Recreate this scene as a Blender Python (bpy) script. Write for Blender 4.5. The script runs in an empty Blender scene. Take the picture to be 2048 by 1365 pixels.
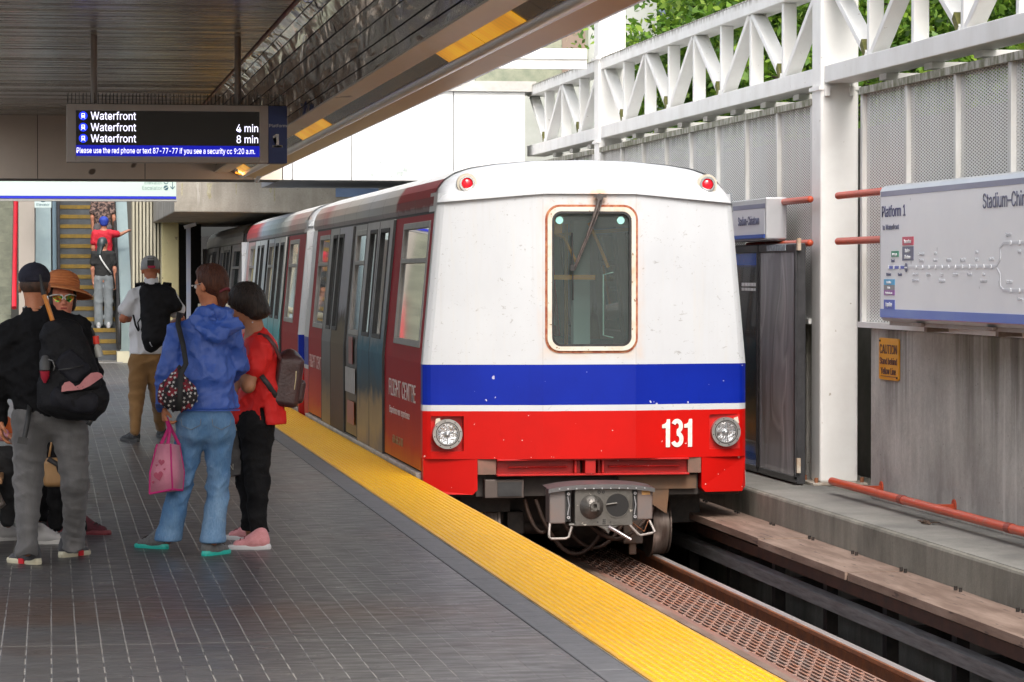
import bpy, math, random
import numpy as np
from mathutils import Vector, Matrix
from mathutils.bvhtree import BVHTree
R = math.radians
random.seed(7)
SC = bpy.context.scene
COL = SC.collection
# ------------------------------------------------------------------ camera, sky, sun, exposure
cd = bpy.data.cameras.new('camera'); cam = bpy.data.objects.new('camera', cd); COL.objects.link(cam)
cam.location = (0, 0, 1.6)
cd.sensor_width = 36.0; cd.lens = 36.0 * 5973 / 2048
cam.rotation_euler = (R(90 - 1.2708), 0, R(-8.7916))
cd.clip_end = 600; cd.clip_start = .1
SC.camera = cam
w = bpy.data.worlds.new('World'); SC.world = w; w.use_nodes = True
wn = w.node_tree.nodes; wl = w.node_tree.links
SUN_EL, SUN_AZ = 47, 179          # azimuth clockwise from +Y
sky = wn.new('ShaderNodeTexSky'); sky.sky_type = 'NISHITA'; sky.sun_disc = False
sky.sun_elevation = R(SUN_EL); sky.sun_rotation = R(SUN_AZ); sky.dust_density = 6; sky.ozone_density = .6; sky.air_density = 1.0
hs = wn.new('ShaderNodeHueSaturation'); hs.inputs['Saturation'].default_value = .55
wl.new(sky.outputs[0], hs.inputs['Color']); wl.new(hs.outputs[0], wn['Background'].inputs[0])
wn['Background'].inputs[1].default_value = .15
sd = bpy.data.lights.new('sun', 'SUN'); sd.energy = .75; sd.angle = R(24); sd.color = (1, .99, .97)
so = bpy.data.objects.new('sun', sd); COL.objects.link(so)
so.rotation_euler = (R(90 - SUN_EL), 0, R(180 - SUN_AZ))
SC.view_settings.view_transform = 'Standard'; SC.view_settings.look = 'None'
SC.view_settings.exposure = 1.08; SC.view_settings.gamma = 1
SC.cycles.max_bounces = 8; SC.cycles.diffuse_bounces = 4; SC.cycles.glossy_bounces = 4; SC.cycles.transparent_max_bounces = 12
try:
    SC.cycles.caustics_reflective = False; SC.cycles.caustics_refractive = False
except Exception: pass

# ------------------------------------------------------------------ object helpers
def tag(o, label=None, cat=None, group=None, kind=None):
    if label: o['label'] = label
    if cat: o['category'] = cat
    if group: o['group'] = group
    if kind: o['kind'] = kind
    return o
def thing(name, label, cat, loc=(0, 0, 0), group=None):
    o = bpy.data.objects.new(name, None); COL.objects.link(o); o.location = loc; o.empty_display_size = .2
    return tag(o, label, cat, group)
def worg(p):
    v = Vector((0, 0, 0))
    while p is not None:
        v = v + Vector(p.location); p = p.parent
    return v
def link(name, me, parent=None, loc=None):
    o = bpy.data.objects.new(name, me); COL.objects.link(o)
    if parent is not None: o.parent = parent
    if loc is not None: o.location = loc
    return o
def dup(root, dloc, label=None):
    r = root.copy(); COL.objects.link(r); r.location = Vector(root.location) + Vector(dloc)
    if label: r['label'] = label
    def rec(src, dst):
        for ch in list(src.children):
            c = ch.copy(); COL.objects.link(c); c.parent = dst
            rec(ch, c)
    rec(root, r)
    return r

class MB:
    """collects shapes in world coordinates, builds ONE mesh object"""
    def __init__(s): s.v = []; s.f = []; s.m = []; s.sm = []; s.mi = 0
    def add(s, vs, fs, smooth=False):
        n = len(s.v); s.v += [tuple(p) for p in vs]
        for q in fs: s.f.append([n + i for i in q]); s.m.append(s.mi); s.sm.append(smooth)
        return s
    def box(s, x0, x1, y0, y1, z0, z1):
        return s.add([(x0,y0,z0),(x1,y0,z0),(x1,y1,z0),(x0,y1,z0),(x0,y0,z1),(x1,y0,z1),(x1,y1,z1),(x0,y1,z1)],
              [(0,3,2,1),(4,5,6,7),(0,1,5,4),(1,2,6,5),(2,3,7,6),(3,0,4,7)])
    def obox(s, c, ax, ay, az):
        c = Vector(c); ax = Vector(ax); ay = Vector(ay); az = Vector(az); P = []
        for k in (-1, 1):
            for (i, j) in ((-1,-1),(1,-1),(1,1),(-1,1)): P.append(c + ax*i + ay*j + az*k)
        return s.add(P, [(0,3,2,1),(4,5,6,7),(0,1,5,4),(1,2,6,5),(2,3,7,6),(3,0,4,7)])
    def bar(s, a, b, wx, wy, up=(1,0,0)):
        a = Vector(a); b = Vector(b); d = b - a; u = Vector(up); u = (u - d*(u.dot(d)/d.length_squared)).normalized(); n = d.normalized().cross(u)
        return s.obox((a+b)/2, u*wx/2, n*wy/2, d/2)
    def tube(s, path, r, n=10, cap=True, radii=None):
        path = [Vector(p) for p in path]; N = len(path); V = []; F = []
        prev = None
        for i, p in enumerate(path):
            d = (path[min(i+1, N-1)] - path[max(i-1, 0)]).normalized()
            u = prev if prev is not None else (Vector((0,0,1)) if abs(d.z) < .9 else Vector((1,0,0)))
            u = (u - d*u.dot(d)).normalized(); prev = u; w_ = d.cross(u)
            rr = radii[i] if radii else r
            for k in range(n):
                t = 2*math.pi*k/n; V.append(p + (u*math.cos(t) + w_*math.sin(t))*rr)
        for i in range(N-1):
            for k in range(n):
                a = i*n+k; b = i*n+(k+1) % n; F.append((a, b, b+n, a+n))
        s.add(V, F, True)
        if cap:
            s.add(V[:n], [tuple(reversed(range(n)))]); s.add(V[-n:], [tuple(range(n))])
        return s
    def cyl(s, a, b, r, n=20, r2=None):
        return s.tube([a, b], r, n, radii=[r, r if r2 is None else r2])
    def ring(s, c, nrm, r0, r1, th, n=28):
        """flat ring with thickness th along nrm"""
        c = Vector(c); d = Vector(nrm).normalized(); u = Vector((0,0,1)) if abs(d.z) < .9 else Vector((1,0,0)); u = (u - d*u.dot(d)).normalized(); w_ = d.cross(u)
        V = []
        for (r, h) in ((r0, 0), (r0, th), (r1, th), (r1, 0)):
            for k in range(n):
                t = 2*math.pi*k/n; V.append(c + (u*math.cos(t)+w_*math.sin(t))*r + d*h)
        F = []
        for j in range(4):
            for k in range(n):
                a = j*n+k; b = j*n+(k+1) % n; j2 = (j+1) % 4
                F.append((a, b, j2*n+(k+1) % n, j2*n+k))
        return s.add(V, F, False)
    def prism_y(s, prof, y0, y1, closed=True, smooth=False):
        n = len(prof); V = [(x, y0, z) for x, z in prof] + [(x, y1, z) for x, z in prof]
        F = [(i, (i+1) % n, (i+1) % n+n, i+n) for i in range(n if closed else n-1)]
        s.add(V, F, smooth)
        if closed: s.add(V, [tuple(reversed(range(n))), tuple(range(n, 2*n))])
        return s
    def poly(s, pts): return s.add(pts, [tuple(range(len(pts)))])
    def sheet(s, fn, us, vs, smooth=False, skip=None, mfn=None):
        """grid of fn(u,v); skip(u0,u1,v0,v1) leaves a hole; mfn(u,v) gives a material slot"""
        nu = len(us); nv = len(vs); base = len(s.v)
        for v in vs:
            for u in us: s.v.append(tuple(fn(u, v)))
        for j in range(nv-1):
            for i in range(nu-1):
                if skip and skip((us[i]+us[i+1])/2, (vs[j]+vs[j+1])/2): continue
                a = base + j*nu+i
                s.f.append([a, a+1, a+1+nu, a+nu]); s.sm.append(smooth)
                s.m.append(mfn((us[i]+us[i+1])/2, (vs[j]+vs[j+1])/2) if mfn else s.mi)
        return s
    def sphere(s, c, r, n=14, sc=(1,1,1)):
        V = []; F = []; m = n//2
        for j in range(m+1):
            t = math.pi*j/m
            for k in range(n):
                p = 2*math.pi*k/n
                V.append((c[0]+r*sc[0]*math.sin(t)*math.cos(p), c[1]+r*sc[1]*math.sin(t)*math.sin(p), c[2]+r*sc[2]*math.cos(t)))
        for j in range(m):
            for k in range(n):
                a = j*n+k; b = j*n+(k+1) % n; F.append((a, a+n, b+n, b))
        return s.add(V, F, True)
    def build(s, name, mats, parent=None, bevel=0, seg=2, label=None):
        if not isinstance(mats, (list, tuple)): mats = [mats]
        o0 = worg(parent)
        me = bpy.data.meshes.new(name)
        me.from_pydata([(x-o0.x, y-o0.y, z-o0.z) for x, y, z in s.v], [], s.f)
        for m in mats: me.materials.append(m)
        me.polygons.foreach_set('material_index', s.m); me.polygons.foreach_set('use_smooth', s.sm)
        me.update()
        o = link(name, me, parent)
        if bevel:
            b = o.modifiers.new('bevel', 'BEVEL'); b.width = bevel; b.segments = seg; b.limit_method = 'ANGLE'; b.angle_limit = R(40)
        if label: o['label'] = label
        return o

FONT = None
try:
    import os
    _fp = os.path.join(bpy.utils.resource_path('LOCAL'), 'datafiles', 'fonts', 'Inter.woff2')
    if os.path.exists(_fp): FONT = bpy.data.fonts.load(_fp)
except Exception: FONT = None
def lettering(body, size, loc, right, up, mt, parent, name='lettering', xs=1.0, align='LEFT', th=.0015, bold=0, res=2, fit=None):
    cu = bpy.data.curves.new('t', 'FONT'); cu.body = body; cu.size = size; cu.align_x = align; cu.resolution_u = res
    cu.extrude = th; cu.offset = bold
    if FONT: cu.font = FONT; cu.size = size*1.24
    t = bpy.data.objects.new('t', cu); COL.objects.link(t)
    bpy.context.view_layer.update()
    dg = bpy.context.evaluated_depsgraph_get()
    me = bpy.data.meshes.new_from_object(t.evaluated_get(dg)); bpy.data.objects.remove(t); bpy.data.curves.remove(cu)
    if fit:
        xsv = [v.co.x for v in me.vertices]; xs = fit/(max(xsv)-min(xsv))
    r = Vector(right); u = Vector(up); n = r.cross(u)
    o0 = worg(parent); L = Vector(loc) - o0
    co = np.empty(len(me.vertices)*3); me.vertices.foreach_get('co', co); co = co.reshape(-1, 3)
    M = np.array([[*(r*xs)], [*u], [*n]]); co = co @ M + np.array(L)
    me.vertices.foreach_set('co', co.ravel()); me.materials.clear(); me.materials.append(mt); me.update()
    me.name = name
    return link(name, me, parent)

# ------------------------------------------------------------------ materials
MC = {}
def nodes_of(name):
    m = bpy.data.materials.new(name); m.use_nodes = True; nt = m.node_tree
    return m, nt.nodes, nt.links, nt.nodes['Principled BSDF']
def c4(c): return (c[0], c[1], c[2], 1)
def mat(name, c1, c2=None, scale=4, rough=.6, metal=0, bump=0, bscale=60, detail=5, stretch=(1,1,1), lo=.35, hi=.65, spec=None, rvar=0, emis=0, coat=0, speck=None, sheen=0):
    if name in MC: return MC[name]
    m, N, L, b = nodes_of(name)
    b.inputs['Base Color'].default_value = c4(c1); b.inputs['Roughness'].default_value = rough; b.inputs['Metallic'].default_value = metal
    if spec is not None: b.inputs['Specular IOR Level'].default_value = spec
    if coat: b.inputs['Coat Weight'].default_value = coat; b.inputs['Coat Roughness'].default_value = .08
    if sheen: b.inputs['Sheen Weight'].default_value = sheen
    if emis: b.inputs['Emission Color'].default_value = c4(c1); b.inputs['Emission Strength'].default_value = emis
    tc = N.new('ShaderNodeTexCoord'); mp = N.new('ShaderNodeMapping'); mp.inputs['Scale'].default_value = stretch
    L.new(tc.outputs['Object'], mp.inputs['Vector'])
    if c2 is not None or rvar:
        n = N.new('ShaderNodeTexNoise'); n.inputs['Scale'].default_value = scale; n.inputs['Detail'].default_value = detail; n.inputs['Roughness'].default_value = .65
        L.new(mp.outputs[0], n.inputs['Vector'])
        mr = N.new('ShaderNodeMapRange'); mr.inputs['From Min'].default_value = lo; mr.inputs['From Max'].default_value = hi
        L.new(n.outputs['Fac'], mr.inputs['Value'])
        if c2 is not None:
            mx = N.new('ShaderNodeMix'); mx.data_type = 'RGBA'; mx.inputs[6].default_value = c4(c1); mx.inputs[7].default_value = c4(c2)
            L.new(mr.outputs[0], mx.inputs[0]); out = mx.outputs[2]
            if speck:
                n3 = N.new('ShaderNodeTexNoise'); n3.inputs['Scale'].default_value = speck[1]; n3.inputs['Detail'].default_value = 2
                L.new(mp.outputs[0], n3.inputs['Vector'])
                r3 = N.new('ShaderNodeMapRange'); r3.inputs['From Min'].default_value = speck[2]; r3.inputs['From Max'].default_value = speck[2]+.04
                L.new(n3.outputs['Fac'], r3.inputs['Value'])
                m3 = N.new('ShaderNodeMix'); m3.data_type = 'RGBA'; m3.inputs[7].default_value = c4(speck[0])
                L.new(r3.outputs[0], m3.inputs[0]); L.new(out, m3.inputs[6]); out = m3.outputs[2]
            L.new(out, b.inputs['Base Color'])
        if rvar:
            r2 = N.new('ShaderNodeMapRange'); r2.inputs['To Min'].default_value = max(.03, rough-rvar); r2.inputs['To Max'].default_value = min(1, rough+rvar)
            L.new(mr.outputs[0], r2.inputs['Value']); L.new(r2.outputs[0], b.inputs['Roughness'])
    if bump:
        n2 = N.new('ShaderNodeTexNoise'); n2.inputs['Scale'].default_value = bscale; n2.inputs['Detail'].default_value = 4
        L.new(mp.outputs[0], n2.inputs['Vector'])
        bp = N.new('ShaderNodeBump'); bp.inputs['Strength'].default_value = bump; bp.inputs['Distance'].default_value = .01
        L.new(n2.outputs['Fac'], bp.inputs['Height']); L.new(bp.outputs[0], b.inputs['Normal'])
    MC[name] = m
    return m
class NB:
    """tiny node-graph helper"""
    def __init__(s, name, dz=0.):
        s.m, s.N, s.L, s.b = nodes_of(name); s.tc = s.N.new('ShaderNodeTexCoord'); s.obj = s.tc.outputs['Object']
        sp = s.N.new('ShaderNodeSeparateXYZ'); s.L.new(s.obj, sp.inputs[0]); s.x, s.y, s.z = sp.outputs
        if dz: s.z = s.math('ADD', s.z, dz)
    def put(s, inp, v):
        if isinstance(v, (int, float, tuple)): inp.default_value = v
        else: s.L.new(v, inp)
    def math(s, op, a, b=0, c=0, clamp=False):
        n = s.N.new('ShaderNodeMath'); n.operation = op; n.use_clamp = clamp
        for i, v in enumerate((a, b, c)): s.put(n.inputs[i], v)
        return n.outputs[0]
    def mix(s, f, a, b, mode='MIX'):
        n = s.N.new('ShaderNodeMix'); n.data_type = 'RGBA'; n.blend_type = mode
        s.put(n.inputs[0], f)
        for i, v in ((6, a), (7, b)):
            if isinstance(v, tuple): n.inputs[i].default_value = c4(v)
            else: s.L.new(v, n.inputs[i])
        return n.outputs[2]
    def noise(s, scale, detail=4, stretch=(1,1,1), rough=.6, dist=0, off=(0,0,0)):
        mp = s.N.new('ShaderNodeMapping'); mp.inputs['Scale'].default_value = stretch; mp.inputs['Location'].default_value = off; s.L.new(s.obj, mp.inputs[0])
        n = s.N.new('ShaderNodeTexNoise'); n.inputs['Scale'].default_value = scale; n.inputs['Detail'].default_value = detail
        n.inputs['Roughness'].default_value = rough; n.inputs['Distortion'].default_value = dist
        s.L.new(mp.outputs[0], n.inputs['Vector']); return n.outputs['Fac']
    def voro(s, scale, stretch=(1,1,1), feature='F1'):
        mp = s.N.new('ShaderNodeMapping'); mp.inputs['Scale'].default_value = stretch; s.L.new(s.obj, mp.inputs[0])
        n = s.N.new('ShaderNodeTexVoronoi'); n.feature = feature; n.inputs['Scale'].default_value = scale
        s.L.new(mp.outputs[0], n.inputs['Vector']); return n.outputs['Distance']
    def rng(s, v, a, b, c=0., d=1.):
        n = s.N.new('ShaderNodeMapRange'); s.put(n.inputs['Value'], v)
        for k, q in zip(('From Min','From Max','To Min','To Max'), (a, b, c, d)): n.inputs[k].default_value = q
        return n.outputs[0]
    def ramp(s, v, stops):
        n = s.N.new('ShaderNodeValToRGB'); s.L.new(v, n.inputs[0]); e = n.color_ramp.elements
        while len(e) < len(stops): e.new(.5)
        for i, (p, c) in enumerate(stops): e[i].position = p; e[i].color = c4(c)
        return n.outputs[0]
    def bump(s, h, strength=.4, dist=.01):
        n = s.N.new('ShaderNodeBump'); n.inputs['Strength'].default_value = strength; n.inputs['Distance'].default_value = dist
        s.L.new(h, n.inputs['Height']); s.L.new(n.outputs[0], s.b.inputs['Normal'])
    def set(s, **k):
        for a, v in k.items():
            a = {'color':'Base Color','rough':'Roughness','metal':'Metallic','spec':'Specular IOR Level','coat':'Coat Weight','alpha':'Alpha','trans':'Transmission Weight','ecol':'Emission Color','estr':'Emission Strength'}[a]
            if isinstance(v, tuple): v = c4(v)
            s.put(s.b.inputs[a], v)
        return s.m

def m_concrete(name, base=(.33,.31,.28), dark=(.10,.09,.075), moss=None, drip=False, streak=(3, 3, .35), sdet=(.42,.62)):
    n = NB(name)
    st = n.rng(n.math('ADD', n.math('MULTIPLY', n.noise(2.2, 6, streak, .6, .1), .42), n.math('MULTIPLY', n.noise(1.3, 7, (1,1,.8), .72, .1), .58)), sdet[0], sdet[1]); bl = n.rng(n.noise(1.3, 6, (1,1,1), .7), .35, .7)
    fine = n.noise(38, 6, (1,1,1), .7)
    c = n.mix(st, dark, base); c = n.mix(n.math('MULTIPLY', bl, .45), c, (base[0]*1.25, base[1]*1.22, base[2]*1.15))
    c = n.mix(n.rng(fine, .3, .75, 0, .5), c, (base[0]*.5, base[1]*.5, base[2]*.48))
    if drip:
        dm = n.math('MULTIPLY', n.rng(n.noise(2.6, 4, (1, 1.6, .10), .6), .50, .60), n.rng(n.math('ADD', n.z, n.math('MULTIPLY', n.noise(3.1, 2, (1, 2, .1)), 1.3)), .9, 1.8)); c = n.mix(n.math('MULTIPLY', dm, .72), c, (.10,.09,.075))
        lm = n.math('MULTIPLY', n.rng(n.noise(5, 4, (1, 1.6, .12), .6, 0, (3,9,1)), .60, .68), .5); c = n.mix(lm, c, (.62,.60,.56))
    pits = n.rng(n.voro(9, (1,1,1)), .035, .06, 1, 0); c = n.mix(n.math('MULTIPLY', pits, .7), c, (.03,.028,.025))
    if moss:
        mk = n.math('MULTIPLY', n.rng(n.z, moss[0], moss[1]), n.rng(n.noise(1.1, 5, (1,1,.5)), .42, .6)); c = n.mix(n.math('MULTIPLY', mk, .75), c, (.09,.095,.03))
    n.bump(fine, .35, .01)
    return n.set(color=c, rough=.88)

white_paint = mat('white_paint_steel', (.86,.86,.84), (.80,.79,.77), 3, .35, bump=.05, speck=((.50,.46,.40), 17, .735))
white_wall = mat('white_wall_panel', (.80,.81,.81), (.70,.71,.72), .8, .5)
steel_grey = mat('brushed_steel', (.42,.42,.42), (.30,.30,.30), 6, .35, .8, rvar=.1, stretch=(1,1,8))
alu = mat('aluminium', (.55,.56,.58), (.45,.46,.48), 5, .35, .6)
black_rub = mat('black_rubber', (.012,.012,.013), (.03,.03,.03), 8, .55)
dark_steel = mat('grimy_dark_steel', (.018,.017,.016), (.045,.035,.03), 9, .6, .3, bump=.3, bscale=30)
rust = mat('rusty_iron', (.36,.13,.05), (.20,.09,.05), 7, .75, .1, bump=.3, bscale=45)
rust_light = mat('rust_dusted_steel', (.33,.24,.19), (.18,.12,.09), 3, .6, .1, stretch=(3,.4,3), lo=.32, hi=.6, speck=((.09,.06,.05), 9, .66))
glass_dark = mat('dark_glass', (.015,.02,.022), None, rough=.06, spec=.8)
orange_pipe = mat('orange_red_paint', (.58,.085,.03), (.46,.07,.03), 5, .4, bump=.1, speck=((.30,.25,.2), 22, .7))
def glass_mat(name, tint=(.75,.85,.83), haze=0):
    m = bpy.data.materials.new(name); m.use_nodes = True; N = m.node_tree.nodes; L = m.node_tree.links
    N.clear(); out = N.new('ShaderNodeOutputMaterial'); t = N.new('ShaderNodeBsdfTransparent'); t.inputs[0].default_value = c4(tint)
    g = N.new('ShaderNodeBsdfGlossy'); g.inputs['Roughness'].default_value = .03; fr = N.new('ShaderNodeFresnel'); fr.inputs['IOR'].default_value = 1.5
    mx = N.new('ShaderNodeMixShader'); L.new(fr.outputs[0], mx.inputs[0]); L.new(t.outputs[0], mx.inputs[1]); L.new(g.outputs[0], mx.inputs[2]); L.new(mx.outputs[0], out.inputs[0])
    if haze:  # flat grey-green haze mixed over the pane to lighten it
        d = N.new('ShaderNodeBsdfDiffuse'); d.inputs[0].default_value = (.50,.58,.56,1); m2 = N.new('ShaderNodeMixShader'); m2.inputs[0].default_value = haze
        L.new(mx.outputs[0], m2.inputs[1]); L.new(d.outputs[0], m2.inputs[2]); L.new(m2.outputs[0], out.inputs[0])
    return m
clear_glass = glass_mat('window_glass', (.78,.88,.86), .09)
side_glass = glass_mat('side_window_glass', (.62,.66,.66), .05)
# ------------------------------------------------------------------ platform, track, setting
def m_floor():
    n = NB('platform_pavers')
    sx = n.math('DIVIDE', n.x, .1065)
    jx = n.math('ABSOLUTE', n.math('SUBTRACT', n.math('FRACT', sx), .5))
    line = n.rng(jx, .462, .482)
    cell = n.math('FLOOR', sx)
    # cross joints, every paver .31 long, staggered course by course
    yy = n.math('ADD', n.math('DIVIDE', n.y, .31), n.math('MULTIPLY', n.math('MODULO', n.math('ABSOLUTE', cell), 2.), .5))
    jy = n.math('ABSOLUTE', n.math('SUBTRACT', n.math('FRACT', yy), .5)); cross = n.rng(jy, .478, .494)
    # mortar is worn away in patches, so the light lines break into dashes
    wear = n.rng(n.noise(1.0, 3, (9.4, 1.1, 1)), .34, .48)
    band = n.rng(n.math('SINE', n.math('MULTIPLY', n.y, 20.26)), -.55, -.2)
    bandm = n.rng(n.noise(.35, 2, (1, 1, 1)), .47, .53)
    dash = n.math('MULTIPLY', wear, n.math('MAXIMUM', band, bandm))
    tone = n.noise(3, 5, (2, 10, 1)); tile = n.N.new('ShaderNodeTexWhiteNoise'); cb = n.N.new('ShaderNodeCombineXYZ')
    n.L.new(cell, cb.inputs[0]); n.L.new(n.math('FLOOR', yy), cb.inputs[1]); n.L.new(cb.outputs[0], tile.inputs['Vector']); tile.noise_dimensions = '3D'
    c = n.mix(n.rng(tone, .3, .7), (.058,.055,.052), (.112,.109,.108))
    c = n.mix(n.math('MULTIPLY', tile.outputs['Value'], .4), c, (.045,.046,.05))
    warm_glow = n.rng(n.noise(.23, 3, (1, 1.6, 1), off=(3.1, 1.7, 0)), .52, .66)
    c = n.mix(n.math('MULTIPLY', warm_glow, .6), c, (.100,.056,.034))  # warm brown patches paint lamp glow reflected by the floor
    c = n.mix(n.math('MULTIPLY', n.rng(n.noise(21, 2, off=(7,3,0)), .745, .755), .7), c, (.30,.29,.27)); c = n.mix(n.math('MULTIPLY', n.rng(n.noise(13, 2, off=(1,8,0)), .735, .75), .7), c, (.02,.02,.02))
    streak = n.rng(n.noise(14, 3, (.35, 5, 1)), .56, .66); c = n.mix(n.math('MULTIPLY', streak, .45), c, (.03,.03,.032))
    edge = n.rng(n.x, 1.3, 1.9)         # pavers along the edge are laid with dark joints
    light = n.math('MULTIPLY', n.math('MULTIPLY', line, dash), n.math('SUBTRACT', 1., n.math('MULTIPLY', edge, .75)))
    c = n.mix(n.math('MULTIPLY', line, .5), c, (.035,.035,.037))
    c = n.mix(n.math('MULTIPLY', light, .85), c, (.29,.275,.25))
    c = n.mix(n.math('MULTIPLY', cross, .08), c, (.035,.035,.038))
    e5 = n.math('ABSOLUTE', n.math('SUBTRACT', n.math('FRACT', n.math('DIVIDE', n.math('ADD', n.y, 2.0), 5.0)), .5))
    c = n.mix(n.math('MULTIPLY', n.rng(e5, .4965, .4985), .6), c, (.22,.21,.19))
    h = n.math('ADD', n.math('MULTIPLY', n.math('MAXIMUM', line, cross), -1.), n.math('MULTIPLY', n.noise(60, 4, (1, 3, 1)), .5))
    n.bump(h, .35, .004)
    return n.set(color=c, rough=n.rng(n.noise(5, 4, (1, 3, 1)), .3, .7, .26, .50), spec=.5)
floor_m = m_floor()
edge_m = mat('edge_slab', (.145,.145,.152), (.095,.095,.10), 6, .55, bump=.25, bscale=30, stretch=(1,4,1), speck=((.06,.06,.065), 18, .62))
EDGE = 2.845; TL = 2.325
conc = m_concrete('weathered_concrete')
conc_wall = m_concrete('rain_streaked_concrete', (.52,.505,.475), (.27,.255,.235), (.75, 1.25), True, (1.7, 1.7, .35), (.40,.60))
conc_kerb = m_concrete('rough_kerb_concrete', (.27,.26,.225), (.09,.085,.07), None, False, (4, 4, .8), (.38,.66))
conc_top = m_concrete('kerb_top_concrete', (.27,.265,.245), (.15,.148,.138), None, False, (1, .3, 1))
conc_beam = m_concrete('pale_bridge_concrete', (.42,.40,.36), (.26,.24,.20), None, True, (2, 2, .2))
p = MB(); p.box(-6, 2.155, -4, 60, -.35, 0)
tag(p.build('platform_floor', floor_m), kind='structure')
p = MB()
for i in range(53):                                   # smooth slabs between pavers and the yellow strip
    y = -4 + i*1.22; p.box(2.163, TL-.006, y, y+1.214, -.35, .001)
tag(p.build('platform_edge_slabs', edge_m, bevel=.003, seg=1), kind='structure')
p = MB(); p.box(TL-.003, EDGE-.012, -4, 60, -.35, .0)
tag(p.build('platform_edge_beam', conc), kind='structure')
p = MB(); p.box(EDGE-.3, EDGE-.02, -4, 60, -1.35, -.36)
tag(p.build('platform_side_wall', conc_kerb), kind='structure')
p = MB(); p.box(-60, 120, -30, 300, -1.42, -1.38)
tag(p.build('ground', mat('sooty_trackbed', (.022,.020,.018), (.04,.035,.03), 3, .9, bump=.5, bscale=12)), kind='structure')

# yellow tactile strip: tiles with real domes
n = NB('yellow_tactile_tile')
g = n.rng(n.noise(3.5, 6, (1,.5,1)), .35, .7); c = n.mix(g, (.62,.305,.002), (.68,.36,.003))
c = n.mix(n.rng(n.noise(26, 5), .54, .74, 0, .55), c, (.45,.24,.03)); c = n.mix(n.rng(n.noise(2.2, 5, (1, .3, 1), off=(4,4,0)), .5, .75, 0, .55), c, (.48,.24,.02))
c = n.mix(n.rng(n.noise(60, 3, off=(1,9,0)), .68, .72, 0, .7), c, (.05,.04,.02))
yellow_m = n.set(color=c, rough=.42)
yellow_dome = mat('yellow_dome_worn', (.66,.36,.003), (.74,.50,.05), 18, .38, lo=.5, hi=.8)
strip = thing('tactile_strip', 'yellow ribbed tactile warning strip along the platform edge', 'tactile strip', (TL, 0, 0))
y = 0.0; TW = EDGE - TL
k = 0
tb = MB()
while y < 58:
    dz = random.uniform(-.0006, .0012); tb.box(TL+.004, EDGE, y+.003, y+.607, -.02, .006+dz); y += .61
tb.build('tactile_tile', yellow_m, strip)
V = []; F = []; nx = 14; px_ = (TW-.03)/nx; yy_ = 9.0; pitch = .0407
ring = [(math.cos(a), math.sin(a)) for a in [2*math.pi*i/6+.5 for i in range(6)]]
row = 0
while yy_ < 42:
    for i in range(nx):
        cx = TL + .018 + (i+.5)*px_; cy = yy_
        b0 = len(V)
        for (a, b) in ring: V.append((cx+a*.0125, cy+b*.0165, .0055))
        for (a, b) in ring: V.append((cx+a*.0065, cy+b*.0095, .0125))
        for q in range(6): F.append((b0+q, b0+(q+1) % 6, b0+6+(q+1) % 6, b0+6+q))
        F.append(tuple(b0+6+q for q in range(6)))
    yy_ += pitch if (row % 15) != 14 else .0407; row += 1
d = MB(); d.add(V, F); d.build('dome', yellow_dome, strip)['kind'] = 'stuff'

# ---- trackway
trk_m = mat('brown_deck_plate', (.34,.18,.135), (.22,.12,.095), 2.5, .55, .1, stretch=(4,.35,4), bump=.15, speck=((.33,.27,.24), 5, .62))
react = thing('reaction_rail', 'flat rust brown steel plate running beside the platform between the rails', 'rail', (4.1, 0, -.76))
m = MB(); m.box(3.72, 4.303, -2, 70, -.80, -.748); m.box(3.95, 4.06, -2, 70, -1.38, -.80); m.build('top_plate', trk_m, react)
m = MB(); m.box(4.18, 4.24, -2, 70, -.748, -.735); m.build('guard_strip', rust_light, react)
# grating walkway
gr = thing('track_grating', 'rusty slotted steel grating laid between reaction plate and running rail', 'grating', (4.53, 0, -.76))
m = MB(); x0, x1 = 4.312, 4.762; nb = 11; pitch = (x1-x0)/nb; yv = 10.0
for i in range(nb+1):
    m.box(x0+i*pitch-.0085, x0+i*pitch+.0085, 8, 34, -.764, -.752)
m.build('bearing_bar', mat('rusty_grating', (.40,.17,.10), (.30,.23,.20), 4, .6, .2, stretch=(3,.6,1)), gr)
m = MB(); yv = 8.0
while yv < 34:
    for i in range(nb):
        o_ = (i % 2)*.13
        m.box(x0+i*pitch+.0075, x0+(i+1)*pitch-.0075, yv+o_-.006, yv+o_+.006, -.764, -.753)
    yv += .26
m.build('cross_bar', mat('rusty_grating_cross', (.45,.25,.19), (.3,.2,.17), 5, .6, .2), gr)['kind'] = 'stuff'
def rail(cx, name, label):
    r = thing(name, label, 'rail', (cx, 0, -.86))
    m = MB(); m.prism_y([(cx-.034,-.685),(cx-.028,-.68),(cx+.028,-.68),(cx+.034,-.685),(cx+.034,-.71),(cx+.012,-.725),(cx+.010,-.80),(cx+.06,-.825),(cx+.06,-.84),(cx-.06,-.84),(cx-.06,-.825),(cx-.010,-.80),(cx-.012,-.725),(cx-.034,-.71)], -2, 70)
    m.build('rail_body', rust, r)
    m = MB(); m.box(cx-.027, cx+.027, -2, 70, -.6805, -.678); m.build('rail_tread', mat('polished_rail_top', (.66,.63,.64), (.50,.44,.42), 3, .35, .5, stretch=(8,.3,1)), r)
    yv = 8
    while yv < 40: MB().box(cx-.16, cx+.16, yv, yv+.22, -.90, -.842).build('rail_seat', dark_steel, r); yv += .75
rail(4.865, 'running_rail', 'rusty running rail with shiny top beside the grating')
rail(3.43, 'running_rail', 'running rail hidden close under the platform edge')
m = MB(); m.box(4.72, 5.02, -2, 70, -1.38, -.90); m.box(3.28, 3.60, -2, 70, -1.38, -.90); tag(m.build('rail_plinth', mat('sooty_concrete', (.05,.045,.04), (.03,.028,.025), 3, .9)), kind='structure')
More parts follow.
